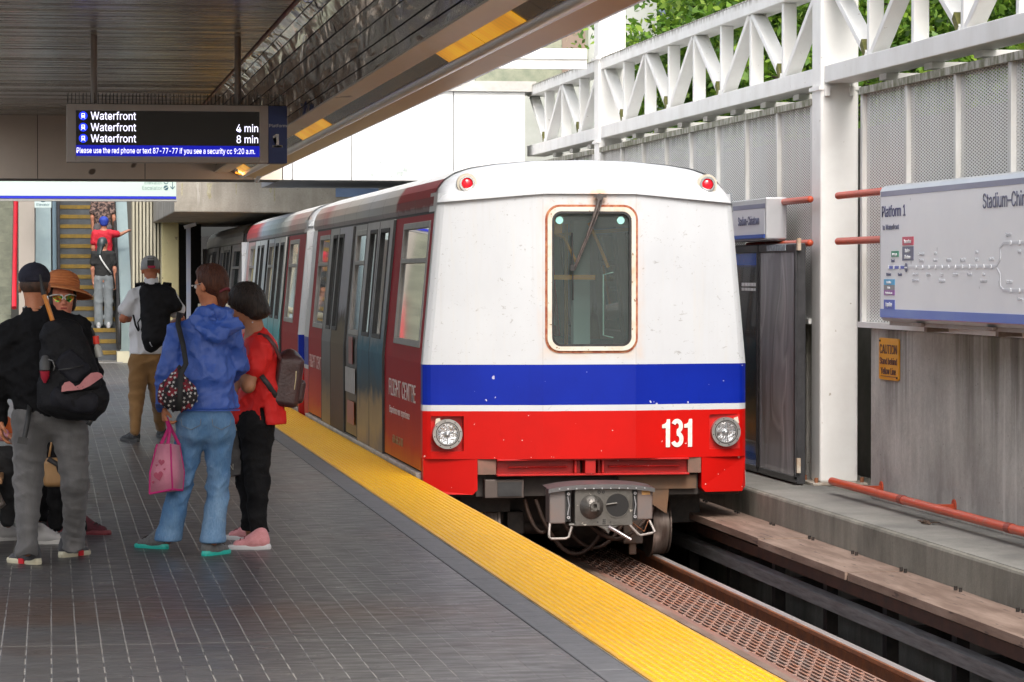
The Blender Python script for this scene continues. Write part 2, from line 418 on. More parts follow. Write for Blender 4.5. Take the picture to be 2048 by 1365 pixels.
# kerb, shelf and the wall base
KX = 5.58
m = MB(); m.box(KX, 6.9, -2, 70, -1.38, -.128)
m.mi = 0
tag(m.build('trackside_kerb', conc_kerb, bevel=.02), kind='structure')
m = MB(); m.box(KX+.03, 6.26, -2, 70, -.1285, -.124); tag(m.build('kerb_walkway', conc_top), kind='structure')
sh = thing('power_rail_cover', 'long pinkish rusty cover boards over the power rails below the kerb', 'rail cover', (5.37, 0, -.35))
random.seed(3)
for i in range(15):
    y0 = 9.2 + i*2.45; dz = random.uniform(-.006, .006); dx = random.uniform(-.012, .012)
    m = MB(); m.box(5.155+dx, KX-.004, y0, y0+2.435, -.372+dz, -.348+dz); m.box(5.155+dx, 5.17+dx, y0, y0+2.435, -.40+dz, -.372+dz)
    m.build('cover_board', rust_light, sh)
m = MB()
random.seed(5); yv = 9.3
while yv < 36:
    for dy in (0, .1): m.cyl((KX-.05, yv+dy, -.35), (KX-.05, yv+dy, -.325), .012, 8)
    yv += 1.2
m.build('bolt', dark_steel, sh)
pw = thing('power_rail', 'dull grey power rail slung low in the dark track trench', 'rail', (5.25, 0, -.6))
m = MB(); m.prism_y([(5.22,-.60),(5.27,-.575),(5.31,-.60),(5.31,-.68),(5.27,-.70),(5.22,-.68)], -2, 70); m.build('rail_body', mat('dull_grey_rail', (.34,.34,.35), (.16,.16,.16), 6, .4, .2, stretch=(6,.4,6)), pw)
yv = 9
while yv < 40: MB().box(5.31, KX, yv, yv+.12, -.72, -.60).build('bracket', dark_steel, pw); yv += 1.5
pw = thing('power_rail', 'rust brown power rail tucked right under the cover boards', 'rail', (5.3, 0, -.46))
m = MB(); m.prism_y([(5.24,-.44),(5.30,-.44),(5.30,-.52),(5.24,-.52)], -2, 70); m.build('rail_body', mat('dark_rust_rail', (.10,.045,.03), (.05,.03,.025), 6, .6, .2), pw)
yv = 9.6
while yv < 40: MB().box(5.30, KX, yv, yv+.10, -.50, -.40).box(5.32, 5.40, yv, yv+.10, -.95, -.50).build('bracket', dark_steel, pw); yv += 1.5

# ------------------------------------------------------------------ concrete wall and perforated screen
PY0, PYS = 23.75, 10.0          # near post front, post spacing
def wall_piece(y0, y1, label):
    w_ = tag(MB().box(6.25, 6.55, y0, y1, -.13, 1.19).build('concrete_wall', conc_wall, bevel=.015), label, 'wall')
    return w_
wall_piece(8, 22.32, 'rain streaked concrete wall under the big platform sign')
wall_piece(24.3, 33.6, 'dark stained concrete wall behind the poster cases')
wall_piece(34.3, 44, 'far stretch of trackside concrete wall behind the train')
n = NB('perforated_sheet', 1.2)
ya_ = n.math('DIVIDE', n.y, .080); za_ = n.math('DIVIDE', n.z, .0235)
u_ = n.math('ADD', ya_, za_); v_ = n.math('SUBTRACT', ya_, za_)
fu = n.math('SUBTRACT', n.math('FRACT', u_), .5); fv = n.math('SUBTRACT', n.math('FRACT', v_), .5)
rr = n.math('SQRT', n.math('ADD', n.math('MULTIPLY', fu, fu), n.math('MULTIPLY', fv, fv)))
hole = n.rng(rr, .30, .36, 0, 1)
dirt = n.math('MULTIPLY', n.rng(n.z, 2.85, 3.04), n.rng(n.noise(5, 5, (1, 3, .3)), .4, .6))
cc = n.mix(n.rng(n.noise(1.2, 5, (1,1,.4)), .35, .7), (.88,.88,.86), (.78,.77,.73)); cc = n.mix(n.math('MULTIPLY', dirt, .7), cc, (.14,.13,.08))
perf = n.set(color=cc, rough=.55, alpha=hole)
rib_m = mat('screen_rib_paint', (.72,.72,.70), (.55,.54,.50), 3, .5, stretch=(1,1,.4))
def screen(y0, y1, label):
    s_ = thing('mesh_screen', label, 'screen wall', (6.3, y0, 1.2))
    npan = max(1, round((y1-y0)/1.205)); w1 = (y1-y0)/npan
    for i in range(npan):
        a = y0+i*w1; MB().box(6.27, 6.273, a+.02, a+w1-.02, 1.24, 3.0).build('perforated_panel', perf, s_)
    for i in range(npan+1): MB().box(6.235, 6.30, y0+i*w1-.028, y0+i*w1+.028, 1.22, 3.0).build('upright', rib_m, s_)
    m = MB(); m.box(6.22, 6.36, y0-.03, y1+.03, 3.0, 3.055); m.build('top_rail', mat('mossy_white_rail', (.42,.41,.36), (.13,.13,.07), 6, .7, stretch=(1,2.5,1), lo=.38, hi=.6), s_)
    m = MB(); m.box(6.21, 6.36, y0-.03, y1+.03, 1.192, 1.235); m.build('bottom_rail', white_paint, s_)
screen(10.45, 22.55, 'white perforated metal screen above the wall right of the big post')
screen(24.1, 33.65, 'white perforated metal screen between the two tall posts')
screen(34.2, 43.8, 'farthest white perforated screen beyond the second post')
tag(MB().box(7.1, 7.4, 6, 60, -1.4, 2.9).build('retaining_wall', mat('shaded_retaining_wall', (.22,.21,.19), (.14,.14,.12), 2, .9)), 'grey retaining wall glimpsed through the perforated screens', 'wall')  # plain grey tones, mottled at random
tag(MB().box(7.45, 60, -20, 90, -1.4, 2.2).build('raised_bank', mat('planted_bank', (.05,.06,.03), (.09,.08,.05), 2, .9)), kind='structure')

# ---- posts and trusses
def post(y, label):
    t = thing('steel_post', label, 'post', (6.22, y, -.124), 'white square posts carrying the trusses')
    MB().box(6.225, 6.545, y, y+.30, -.10, 5.6).build('shaft', white_paint, t, bevel=.02)
    MB().box(6.15, 6.61, y-.07, y+.37, -.124, -.10).build('base_plate', mat('chipped_base_plate', (.55,.52,.46), (.30,.24,.19), 9, .7, bump=.4), t, bevel=.006)
    m = MB()
    for (dx, dy) in ((6.185,-.035),(6.57,-.035),(6.185,.335)): m = MB(); m.cyl((dx, y+dy, -.10), (dx, y+dy, -.06), .016, 8); m.build('anchor_bolt', rust, t)
    MB().box(6.195, 6.57, y-.03, y+.33, 4.07, 4.10).build('collar', white_paint, t)
    m = MB(); m.box(6.205, 6.56, y-.012, y+.31, 3.11, 3.14); m.box(6.25, 6.29, y-.05, y-.012, 3.06, 3.14); m.box(6.46, 6.50, y-.05, y-.012, 3.06, 3.14); m.build('collar', white_paint, t)
post(PY0, 'near white steel post right of the train front')
post(PY0+PYS, 'far white steel post rising behind the train roof')
n = NB('white_chord_dirty', 3.1)
c = n.mix(n.rng(n.noise(3, 5, (1,1,.4)), .4, .75), (.86,.86,.84), (.74,.73,.70))
drip = n.math('MULTIPLY', n.rng(n.z, 4.02, 4.07), n.rng(n.noise(9, 5, (1,2,.25)), .42, .6)); c = n.mix(n.math('MULTIPLY', drip, .75), c, (.20,.18,.13))
c = n.mix(n.math('MULTIPLY', n.rng(n.noise(26, 3, (1,1,.5)), .70, .74), .6), c, (.35,.26,.18))
chord_m = n.set(color=c, rough=.45)
dirty_top = mat('grimy_chord_top', (.60,.58,.54), (.20,.18,.13), 7, .7, stretch=(1,3,.4), lo=.42, hi=.58)
moss_m = mat('moss_green', (.10,.11,.02), (.18,.17,.06), 14, .95, bump=.6)
def truss(y0, y1, label, tops_first=True):
    t = thing('roof_truss', label, 'truss', (6.3, y0, 3.1), 'white trusses between the posts')
    X0, X1 = 6.25, 6.50
    m = MB(); m.box(X0, X1, y0, y1, 3.165, 3.305); m.box(X0-.004, X1+.004, y0-.012, y0, 3.15, 3.32); m.build('bottom_chord', chord_m, t, bevel=.006)
    m = MB(); m.box(X0, X1, y0, y1, 3.955, 4.075); m.build('top_chord', chord_m, t, bevel=.006)
    m = MB(); m.box(X0-.003, X1+.003, y0, y1, 4.075, 4.088); m.build('chord_capping', dirty_top, t)
    nb = max(1, round((y1-y0)/2.45)); wb = (y1-y0)/nb
    for i in range(nb):
        a = y0+i*wb; b = a+wb; c = (a+b)/2
        # V: down from near top to the middle, up to the far top
        for (p_, q_) in ((a+.05, c-.06), (b-.05, c+.06)):
            MB().bar((6.34, p_, 3.955), (6.34, q_, 3.307), .13, .06).build('diagonal', white_paint, t, bevel=.008)
        for yv, z0 in ((c, 3.307), (b, 3.307)):
            if yv < y1-.2: MB().box(6.28, 6.40, yv-.035, yv+.035, z0, 3.953).build('vertical', white_paint, t, bevel=.008)
        for yv in (c, b):
            if yv < y1-.2: MB().box(6.40, 6.82, yv-.10, yv+.10, 3.115, 3.162).build('purlin_stub', white_paint, t)
        m = MB(); yq = c+.06; m.bar((6.34, c+.085, 3.312), (6.34, c+.19, 3.42), .134, .066); m.build('moss_patch', moss_m, t)
truss(PY0-PYS+.32, PY0-.01, 'near white truss running from the big post out of the frame')
truss(PY0+.31, PY0+PYS-.01, 'middle white truss between the near and far posts')
truss(PY0+PYS+.31, 39.1, 'far short white truss ending at the white wall')

# ---- orange-red pipes
def pipe(pts, r, label, brk=None):
    t = thing('orange_pipe', label, 'pipe', pts[0])
    m = MB(); m.tube(pts, r, 14); m.sphere(pts[0], r, 14); m.sphere(pts[-1], r, 14); m.build('tube', orange_pipe, t)
    if brk:
        for yv in brk:
            m = MB(); m.box(pts[0][0], 6.25, yv-.012, yv+.012, pts[0][2]-.015, pts[0][2]+.015); m.cyl((6.24, yv, pts[0][2]), (6.25, yv, pts[0][2]), .05, 12)
            m.build('wall_bracket', orange_pipe, t)
        m = MB()
        for yv in (20.8, 18.35): m.tube([(pts[0][0], yv-.05, pts[0][2]), (pts[0][0], yv+.05, pts[0][2])], r*1.12, 14)
        m.build('joint_collar', mat('dark_red_collar', (.25,.04,.02), rough=.5), t)
pipe([(6.06, 22.75, -.02), (6.06, 9, -.02)], .031, 'low red pipe along the foot of the concrete wall', [22.0+-1.85*i for i in range(0, 6)])
pipe([(6.10, 24.2, -.02), (6.10, 26.0, -.02)], .036, 'short red pipe end beside the foot of the near post')
for z_, q in ((2.215, 'upper'), (1.86, 'lower')):
    pipe([(6.07, 22.62, z_), (6.07, 21.3, z_)], .028, q+' orange pipe stub left of the big platform sign')
    pipe([(6.13, 23.72, z_), (6.13, 25.9, z_)], .028, q+' orange pipe between the small sign and the near post')
# ------------------------------------------------------------------ canopy over the platform
FY = 38.7
can = thing('platform_canopy', 'long dark metal canopy with polished cove over the platform', 'canopy', (0, 9, 3.6))
random.seed(11)
n = NB('ceiling_slat_metal')
band = n.noise(.9, 4, (1.2, 1, 1)); st = n.noise(9, 4, (.15, 6, 1))
c = n.mix(n.rng(band, .35, .65), (.26,.235,.20), (.40,.37,.33)); c = n.mix(n.rng(st, .5, .7, 0, .6), c, (.08,.045,.035))
slat_m = n.set(color=c, rough=n.rng(st, .3, .7, .16, .34), metal=.8)
m = MB(); yv = 9.6; P = .094
while yv < FY:
    tz = random.uniform(-.0022, .0022); zz = 3.642 + random.uniform(-.002, .002)
    m.obox((.20, yv+P/2-.006, zz), (1.6, 0, 0), (0, P/2-.007, tz), (0, 0, .003)); yv += P
m.build('ceiling_slats', slat_m, can)
m = MB(); m.box(-1.45, 2.66, 9.6, FY, 3.70, 3.95); m.box(2.55, 2.665, 9.6, FY, 2.99, 3.70)
m.build('roof_deck', mat('canopy_roof_deck', (.10,.09,.08), None, rough=.8), can)
for (x_, y_) in ((1.15, 27.0), (.8, 22.5), (1.4, 19.0), (.95, 33.0)):
    pass
# cove: polished strips
n = NB('polished_cove_metal')
wv = n.noise(1.5, 2, (2.0, .5, 2.0), .5, 1.0); w2 = n.noise(9, 3, (1, .5, 1), .6, 1.5); g = n.rng(n.noise(1.1, 4, (2, .35, 2)), .3, .7)
c = n.mix(g, (.60,.58,.57), (.80,.78,.77))
n.bump(n.math('ADD', wv, n.math('MULTIPLY', w2, .05)), .6, .09)
cove_m = n.set(color=c, rough=.07, metal=1.0)
prof = [(1.835,3.635),(1.905,3.60),(1.968,3.545),(2.018,3.46),(2.052,3.35),(2.075,3.23),(2.09,3.10),(2.10,3.01),(2.105,2.925)]
for i in range(len(prof)-1):
    (xa, za), (xb, zb) = prof[i], prof[i+1]
    dx, dz = xb-xa, zb-za; l_ = math.hypot(dx, dz); ux, uz = dx/l_*.005, dz/l_*.005
    m = MB(); yv = 9.6 + (i % 2)*1.2
    while yv < FY:
        y1 = min(FY, yv+2.7); a = random.uniform(-.004, .004)
        m.add([(xa+ux, yv+.005, za+uz), (xb-ux+a, yv+.005, zb-uz), (xb-ux+a, y1-.005, zb-uz), (xa+ux, y1-.005, za+uz),
               (xa+ux+.01, yv+.005, za+uz+.006), (xb-ux+a+.01, yv+.005, zb-uz+.006), (xb-ux+a+.01, y1-.005, zb-uz+.006), (xa+ux+.01, y1-.005, za+uz+.006)],
              [(0,1,2,3),(7,6,5,4),(0,4,5,1),(2,6,7,3)]); yv += 2.7
    m.build('cove_strip', cove_m, can)
m = MB(); m.prism_y([(x+.02, z+.02) for x, z in prof] + [(2.3, 2.96), (2.3, 3.69), (1.84, 3.69)], 9.6, FY); m.build('cove_backing', black_rub, can)
m = MB(); m.box(1.812, 1.834, 9.6, FY, 3.622, 3.645); m.build('red_trim', mat('dark_red_trim', (.28,.02,.015), (.12,.015,.01), 2, .35), can)
soffit = mat('tan_soffit_panel', (.74,.66,.54), (.66,.58,.47), .6, .45, stretch=(1,.3,1), speck=((.2,.17,.14), 5, .72))
brown = mat('brown_fascia_panel', (.62,.43,.17), (.54,.36,.14), 1, .4, stretch=(1,.3,1))
def strips(y0, pitch, prof_, mt, name, th=.01):
    m = MB(); yv = y0
    while yv < FY:
        y1 = min(FY, yv+pitch-.006); m.prism_y(prof_, yv, y1); yv += pitch
    return m.build(name, mt, can)
strips(9.65, 3.6, [(2.10,2.925),(2.275,2.918),(2.275,2.94),(2.10,2.94)], soffit, 'inner_soffit')
strips(9.6, 2.4, [(2.278,2.955),(2.385,2.885),(2.40,2.90),(2.29,2.975)], mat('dark_bronze_glass', (.06,.045,.025), (.11,.08,.045), 3, .25, .3), 'light_trough')
amb = NB('amber_glow'); q = amb.rng(amb.math('SINE', amb.math('MULTIPLY', amb.y, 60.)), -.2, .9); c = amb.mix(amb.rng(amb.noise(1.3, 2), .4, .6), (.85,.42,.02), (.62,.26,.01)); c = amb.mix(amb.math('MULTIPLY', q, .25), c, (.4,.2,.01))
amb_m = amb.set(color=c, rough=.3, ecol=c, estr=.32)  # amber glow put into the strip's panels by colour and mild emission
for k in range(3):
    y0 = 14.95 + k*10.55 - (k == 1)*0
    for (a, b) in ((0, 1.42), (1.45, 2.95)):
        if y0+b < FY: MB().prism_y([(2.281,2.9475),(2.384,2.881),(2.386,2.883),(2.283,2.95)], y0+a, y0+b).build('amber_glow_panel', amb_m, can)
m = MB(); yv = 9.6
while yv < FY:
    m.tube([(2.452, yv, 2.90), (2.452, min(FY, yv+3.6)-.012, 2.90)], .052, 18); yv += 3.6
m.build('edge_tube', mat('silver_tube', (.85,.84,.82), (.68,.66,.63), 2, .3, .35, stretch=(1,.2,1), bump=.1), can)
strips(9.8, 3.6, [(2.505,2.868),(2.655,2.845),(2.655,2.87),(2.51,2.89)], brown, 'outer_soffit')
strips(9.6, 4.2, [(2.656,2.846),(2.69,2.852),(2.69,3.05),(2.656,3.05)], mat('galvanised_flashing', (.68,.70,.73), (.36,.37,.40), 6, .35, .4, stretch=(4,1,4)), 'edge_flashing')
m = MB(); m.tube([(2.62, 37.9, 2.84), (2.62, 38.35, 2.80)], .03, 8); m.build('drain_spout', alu, can)

# orange warning lamp under canopy end
la = thing('orange_lamp', 'glowing orange lamp box under the far end of the canopy', 'lamp', (2.42, 38.2, 2.94))
m = MB(); m.obox((2.42, 38.2, 2.925), (.07, 0, -.02), (0, .08, 0), (.010, 0, .05)); m.build('lens', mat('orange_glow', (1.0,.33,.02), (.75,.2,.02), 6, .4, emis=.9), la, bevel=.01)
m = MB(); m.box(2.36, 2.47, 38.1, 38.3, 2.99, 3.03); m.build('bracket', dark_steel, la)
ld = bpy.data.lights.new('orange_lamp_light', 'POINT'); ld.energy = 6; ld.color = (1, .4, .08); ld.shadow_soft_size = .08
lo_ = bpy.data.objects.new('orange_lamp_light', ld); COL.objects.link(lo_); lo_.parent = la; lo_.location = (0, -.2, -.02)

# ------------------------------------------------------------------ departures display
dY = 28.1
dsp = thing('departure_display', 'hanging electronic departure board with white text under the canopy', 'display board', (1.15, dY, 2.64))
case_m = mat('taupe_display_case', (.58,.52,.47), (.50,.46,.42), 3, .5)
m = MB(); xs0, xs1, zs0, zs1 = .243, 1.948, 2.704, 3.128
m.box(.157, 2.030, dY+.02, dY+.24, 2.648, 3.187)
m.box(.157, xs0, dY, dY+.02, 2.648, 3.187); m.box(xs1, 2.030, dY, dY+.02, 2.648, 3.187); m.box(xs0, xs1, dY, dY+.02, 2.648, zs0); m.box(xs0, xs1, dY, dY+.02, zs1, 3.187)
m.build('case', case_m, dsp, bevel=.004)
MB().box(xs0, xs1, dY+.008, dY+.019, zs0, zs1).build('screen', mat('black_screen', (.006,.006,.007), rough=.25), dsp)
blue_led = mat('blue_led', (.003,.005,.22), None, rough=.4, emis=.9); white_led = mat('white_led', (.78,.76,.95), None, rough=.4, emis=.95)
blue_led2 = mat('blue_led_disc', (.01,.03,.70), None, rough=.4, emis=.9)
MB().box(xs0, xs1, dY+.005, dY+.008, zs0, 2.806).build('message_band', blue_led, dsp)
RX = (1, 0, 0); UZ = (0, 0, 1)
for zz in (3.052, 2.946, 2.842):
    lettering('Waterfront', .112, (.378, dY+.004, zz-.008), RX, UZ, white_led, dsp, xs=.86, bold=.0004)
    c_ = (.310, dY+.006, zz+.026)
    m = MB(); m.cyl((c_[0], dY+.0075, c_[2]), (c_[0], dY+.0045, c_[2]), .040, 24); m.build('line_disc', blue_led2, dsp)
    m = MB()
    m.box(c_[0]-.016, c_[0]+.016, dY+.002, dY+.004, c_[2]+.017, c_[2]+.023); m.box(c_[0]-.016, c_[0]-.011, dY+.002, dY+.004, c_[2]-.012, c_[2]+.017); m.box(c_[0]+.011, c_[0]+.016, dY+.002, dY+.004, c_[2]-.012, c_[2]+.017)
    m.box(c_[0]-.011, c_[0]+.011, dY+.002, dY+.004, c_[2]-.001, c_[2]+.004); m.box(c_[0]-.011, c_[0]-.004, dY+.002, dY+.004, c_[2]-.012, c_[2]-.001); m.box(c_[0]+.004, c_[0]+.011, dY+.002, dY+.004, c_[2]-.012, c_[2]-.001); m.box(c_[0]-.011, c_[0]+.011, dY+.002, dY+.004, c_[2]-.016, c_[2]-.011)
    m.bar((c_[0]-.010, dY+.003, c_[2]-.015), (c_[0]-.019, dY+.003, c_[2]-.027), .004, .002); m.bar((c_[0]+.010, dY+.003, c_[2]-.015), (c_[0]+.019, dY+.003, c_[2]-.027), .004, .002)
    m.build('train_symbol', white_led, dsp)
lettering('4 min', .112, (1.940, dY+.004, 2.938), RX, UZ, white_led, dsp, xs=.84, align='RIGHT', bold=.0004)
lettering('8 min', .112, (1.940, dY+.004, 2.834), RX, UZ, white_led, dsp, xs=.84, align='RIGHT', bold=.0004)
tm = lettering('Please use the red phone or text 87-77-77 if you see a security cc 9:20 a.m.', .080, (.25, dY+.003, 2.732), RX, UZ, white_led, dsp, xs=1.0, bold=0)
bbx = [v.co.x for v in tm.data.vertices]; sc_ = (1.905-.25)/(max(bbx)-min(bbx)); x0_ = .25-1.15
for v in tm.data.vertices: v.co.x = x0_ + (v.co.x-min(bbx))*sc_
navy = mat('navy_panel', (.05,.08,.22), (.065,.095,.25), 2, .5)
MB().box(2.032, 2.206, dY-.003, dY+.243, 2.646, 3.183).build('platform_number_panel', navy, dsp, bevel=.003)
sgn_w = mat('sign_lettering_pale', (.95,.95,.95), rough=.9)
lettering('Platform', .0445, (2.119, dY-.006, 2.985), RX, UZ, sgn_w, dsp, fit=.164, align='CENTER')
lettering('1', .185, (2.112, dY-.006, 2.800), RX, UZ, sgn_w, dsp, xs=1.15, align='CENTER', bold=.003)
MB().box(2.078, 2.164, dY-.0075, dY-.0045, 2.796, 2.812).build('numeral_foot', sgn_w, dsp)
for xx in (.413, 1.752):
    m = MB(); m.tube([(xx, dY+.12, 3.187), (xx, dY+.12, 3.835)], .030, 14); m.build('hanger_pole', mat('hanger_pole_paint', (.45,.39,.35), rough=.45), dsp)
    m = MB(); m.box(xx-.07, xx+.07, dY+.05, dY+.19, 3.187, 3.20); m.build('hanger_foot', case_m, dsp)
m = MB(); random.seed(2)
for i in range(58):
    xx = .17 + i*.0352
    for dy in (.04, .20): m.tube([(xx, dY+dy, 3.185), (xx+random.uniform(-.006, .006), dY+dy+random.uniform(-.02, .02), 3.295)], .0026, 4, cap=False)
m.box(.16, 2.2, dY+.035, dY+.045, 3.186, 3.192); m.box(.16, 2.2, dY+.195, dY+.205, 3.186, 3.192)
sp_ = m.build('bird_spikes', mat('dark_wire', (.02,.02,.018), rough=.5), dsp)

dsp.scale = (.915,)*3; dsp.location = (1.052, 25.7, 2.552)

# ------------------------------------------------------------------ fascia, white wall, bridge beam
fas = thing('cross_bridge', 'beige panelled band crossing over the platform below the canopy end', 'bridge', (0, FY, 2.83))
fmat = mat('beige_bridge_panel', (.72,.62,.52), (.64,.55,.45), 1, .55, speck=((.14,.10,.07), 3, .70))
xs_ = [-1.6, -.152, 1.212, 2.60, 2.979]
m = MB()
for a, b in zip(xs_[:-1], xs_[1:]): m.box(a+.005, b-.005, FY, FY+.03, 2.83, 3.72)
m.build('panel', fmat, fas); MB().box(-1.6, 2.979, FY+.03, FY+1.3, 2.835, 4.2).build('core', mat('bridge_core', (.12,.105,.09), rough=.8), fas)
ww = thing('white_wall', 'large bright white panelled wall above the train roof', 'wall', (4.5, FY, 2.83))
m = MB()
for a, b in ((2.98, 3.106), (3.106, 3.876), (3.876, 5.213), (5.213, 6.165)): m.box(a+.007, b-.007, FY+.002, FY+.04, 2.83, 3.99)
m.build('panel', white_wall, ww, bevel=.004); MB().box(2.985, 6.15, FY+.04, FY+4, 2.84, 3.985).build('core', mat('wall_core', (.35,.35,.36), rough=.8), ww)
m = MB(); m.box(2.98, 6.30, FY-.05, FY+4, 3.995, 4.13); m.build('grey_parapet', mat('grey_parapet', (.50,.50,.48), (.40,.39,.37), 3, .7), ww)
m = MB(); r1 = random.Random(4)
def blotch(cx, cz, r, n_=13):
    pts = []
    for k in range(n_):
        t = 2*math.pi*k/n_; rr_ = r*r1.uniform(.55, 1.15); pts.append((cx+rr_*math.cos(t), FY-.001, cz+rr_*math.sin(t)*.8))
    m.poly(pts)
for (cx, cz, r) in ((4.52,2.92,.06),(4.58,2.97,.045),(4.15,2.90,.03),(4.12,2.95,.02),(4.25,3.06,.022),(4.4,2.88,.025)): blotch(cx, cz, r)
m.build('peeled_patch', mat('peeled_grey_paint', (.42,.46,.45), (.30,.34,.33), 20, .8), ww)
bm = thing('white_beam', 'white horizontal beam linking the far post to the canopy side', 'beam', (4.9, FY-5, 4.2))
MB().box(2.7, 6.12, 33.9, 34.10, 4.08, 4.20).build('flange', white_paint, bm, bevel=.006)
MB().box(2.7, 6.12, 33.93, 34.06, 3.97, 4.08).build('web', white_paint, bm)
# glazed house above white wall
gb = thing('glazed_block', 'grey green glazed block behind the top of the white wall', 'building', (5.6, 44, 4))
MB().box(2.7, 9.0, 44, 50, 3.9, 7.5).box(5.9, 9.0, 43.9, 44.2, -1.3, 4.4).build('wall', mat('grey_glazed_wall', (.50,.52,.50), (.38,.40,.37), 1, .4), gb)
MB().box(6.25, 7.95, 43.95, 44.0, 4.45, 6.2).build('glass', mat('murky_green_glass', (.22,.25,.19), (.34,.35,.27), 5, .15), gb)
MB().box(7.55, 7.9, 43.92, 43.95, 4.45, 6.2).build('brown_panel', mat('brown_panel', (.28,.20,.16), (.24,.18,.14), 3, .5), gb)
# concrete bridge behind
cb = thing('concrete_bridge', 'stained pale concrete bridge spanning track and platform behind the train', 'bridge', (2, 46, 2.56))
MB().box(1.88, 9, 46, 60, 2.557, 3.95).build('deck_beam', conc_beam, cb, bevel=.02)
m = MB(); r1 = random.Random(8)
for cx, z0, z1, w_ in ((2.42, 2.75, 3.0, .05), (2.83, 2.82, 3.0, .012), (3.42, 2.7, 3.0, .02), (3.36, 2.85, 3.0, .03), (2.0, 2.8, 3.0, .02)):
    pts = [(cx-w_, 45.998, z1)] + [(cx-w_*r1.uniform(.3, .9), 45.998, z1-(z1-z0)*t) for t in (.3, .6, .85)] + [(cx, 45.998, z0)] + [(cx+w_*r1.uniform(.3, .9), 45.998, z1-(z1-z0)*t) for t in (.85, .55, .3)] + [(cx+w_, 45.998, z1)]
    m.poly(pts)
m.build('lime_streak', mat('lime_streak', (.27,.245,.15), (.42,.40,.30), 18, .8), cb)
MB().box(4.36, 5.02, 45.97, 45.998, 2.80, 3.08).build('blue_panel', mat('dusty_blue_panel', (.14,.22,.38), (.12,.19,.34), 3, .5), cb)
tag(MB().box(2.37, 2.84, 57, 57.3, 0, 2.56).box(2.845, 7.0, 78, 78.3, -1.38, 2.6).build('tunnel_backdrop', mat('black_tunnel_wall', (.012,.012,.012), (.02,.02,.02), 3, .9)), 'black tunnel wall beyond the last car', 'wall')  # near-black sheets; the unlit depth of the tunnel is put into their colour
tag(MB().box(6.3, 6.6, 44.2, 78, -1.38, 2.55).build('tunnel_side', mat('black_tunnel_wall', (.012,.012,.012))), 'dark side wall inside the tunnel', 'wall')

# ------------------------------------------------------------------ way-in: hanging sign, escalator, stairs
hs_ = thing('hanging_sign', 'long pale backlit sign with blue stripe reading Elevator and Escalator', 'sign', (.6, 45, 2.7))
MB().box(-1.6, 1.885, 45, 45.14, 2.695, 3.16).build('case', mat('sign_case_grey', (.30,.30,.29), rough=.5), hs_, bevel=.006)
lit = mat('backlit_sign_face', (.42,.52,.48), None, rough=.4, emis=.06)
MB().box(-1.6, 1.87, 44.992, 44.999, 2.775, 3.15).build('face', lit, hs_)
MB().box(-1.6, 1.87, 44.988, 44.998, 2.735, 2.772).build('stripe', mat('blue_sign_stripe', (.01,.02,.40), None, rough=.4, emis=.05), hs_)
dk = mat('dark_sign_ink', (.03,.09,.12), rough=.5); gk = mat('grey_sign_ink', (.22,.32,.30), rough=.5)
lettering('Elevator', .088, (1.665, 44.988, 2.955), RX, UZ, gk, hs_, xs=.92, align='RIGHT'); lettering('Escalator', .088, (1.665, 44.988, 2.872), RX, UZ, gk, hs_, xs=.92, align='RIGHT')
m = MB(); m.ring((1.72, 44.99, 2.99), (0,-1,0), .025, .035, .003, 20); m.build('elevator_symbol', dk, hs_)
m = MB(); m.cyl((1.72, 44.99, 2.902), (1.72, 44.986, 2.902), .036, 20); m.build('escalator_symbol', dk, hs_)
m = MB(); m.bar((1.700, 44.984, 2.888), (1.740, 44.984, 2.914), .009, .002); m.box(1.690, 1.705, 44.983, 44.985, 2.884, 2.893); m.box(1.735, 1.750, 44.983, 44.985, 2.910, 2.919); m.build('escalator_steps_symbol', lit, hs_)
m = MB(); m.box(1.812, 1.822, 44.986, 44.99, 2.885, 3.02); m.bar((1.817, 44.988, 2.882), (1.785, 44.988, 2.922), .010, .003); m.bar((1.817, 44.988, 2.882), (1.849, 44.988, 2.922), .010, .003); m.build('arrow', dk, hs_)

ES = 55.2
es = thing('escalator', 'upward escalator with yellow edged steps at the platform end', 'escalator', (.7, ES, 0))
m = MB(); n_st = 22
tread = mat('escalator_riser', (.075,.085,.095), (.05,.055,.06), 4, .45, .4); ystep = mat('yellow_step_edge', (.20,.12,.008), (.12,.08,.012), 8, .7)
ang_r, ang_g = .2, .36
for i in range(n_st):
    y0 = ES+.5+i*ang_g; z1 = (i+1)*ang_r
    MB().box(.195, 1.215, y0, y0+ang_g, z1-ang_r-.1, z1-.004).build('step', tread, es)
    MB().box(.20, 1.21, y0-.012, y0+.05, z1-.075, z1).build('step_edge', ystep, es)
MB().box(.1, 1.3, ES-.7, ES+.5, .002, .02).build('landing_plate', steel_grey, es)
def incl(x0, x1, zlo, zhi, mt, name, y0=ES+.2, par=None, h0=0):
    L_ = n_st*ang_g; H_ = n_st*ang_r
    m = MB(); P_ = [(y0, zlo), (y0, zhi), (y0+L_+.3, H_+zhi), (y0+L_+.3, H_+zlo)]
    m.add([(x0, a, b) for a, b in P_] + [(x1, a, b) for a, b in P_], [(0,1,2,3),(7,6,5,4),(0,4,5,1),(1,5,6,2),(2,6,7,3),(3,7,4,0)])
    return m.build(name, mt, par or es)
bal_m = mat('pale_balustrade', (.30,.38,.38), (.22,.29,.30), 1.3, .3, .2, stretch=(1,.4,.4))
incl(1.225, 1.27, -.2, .95, mat('dark_balustrade', (.05,.05,.05), rough=.4), 'balustrade'); incl(.13, .19, -.2, .92, bal_m, 'balustrade')
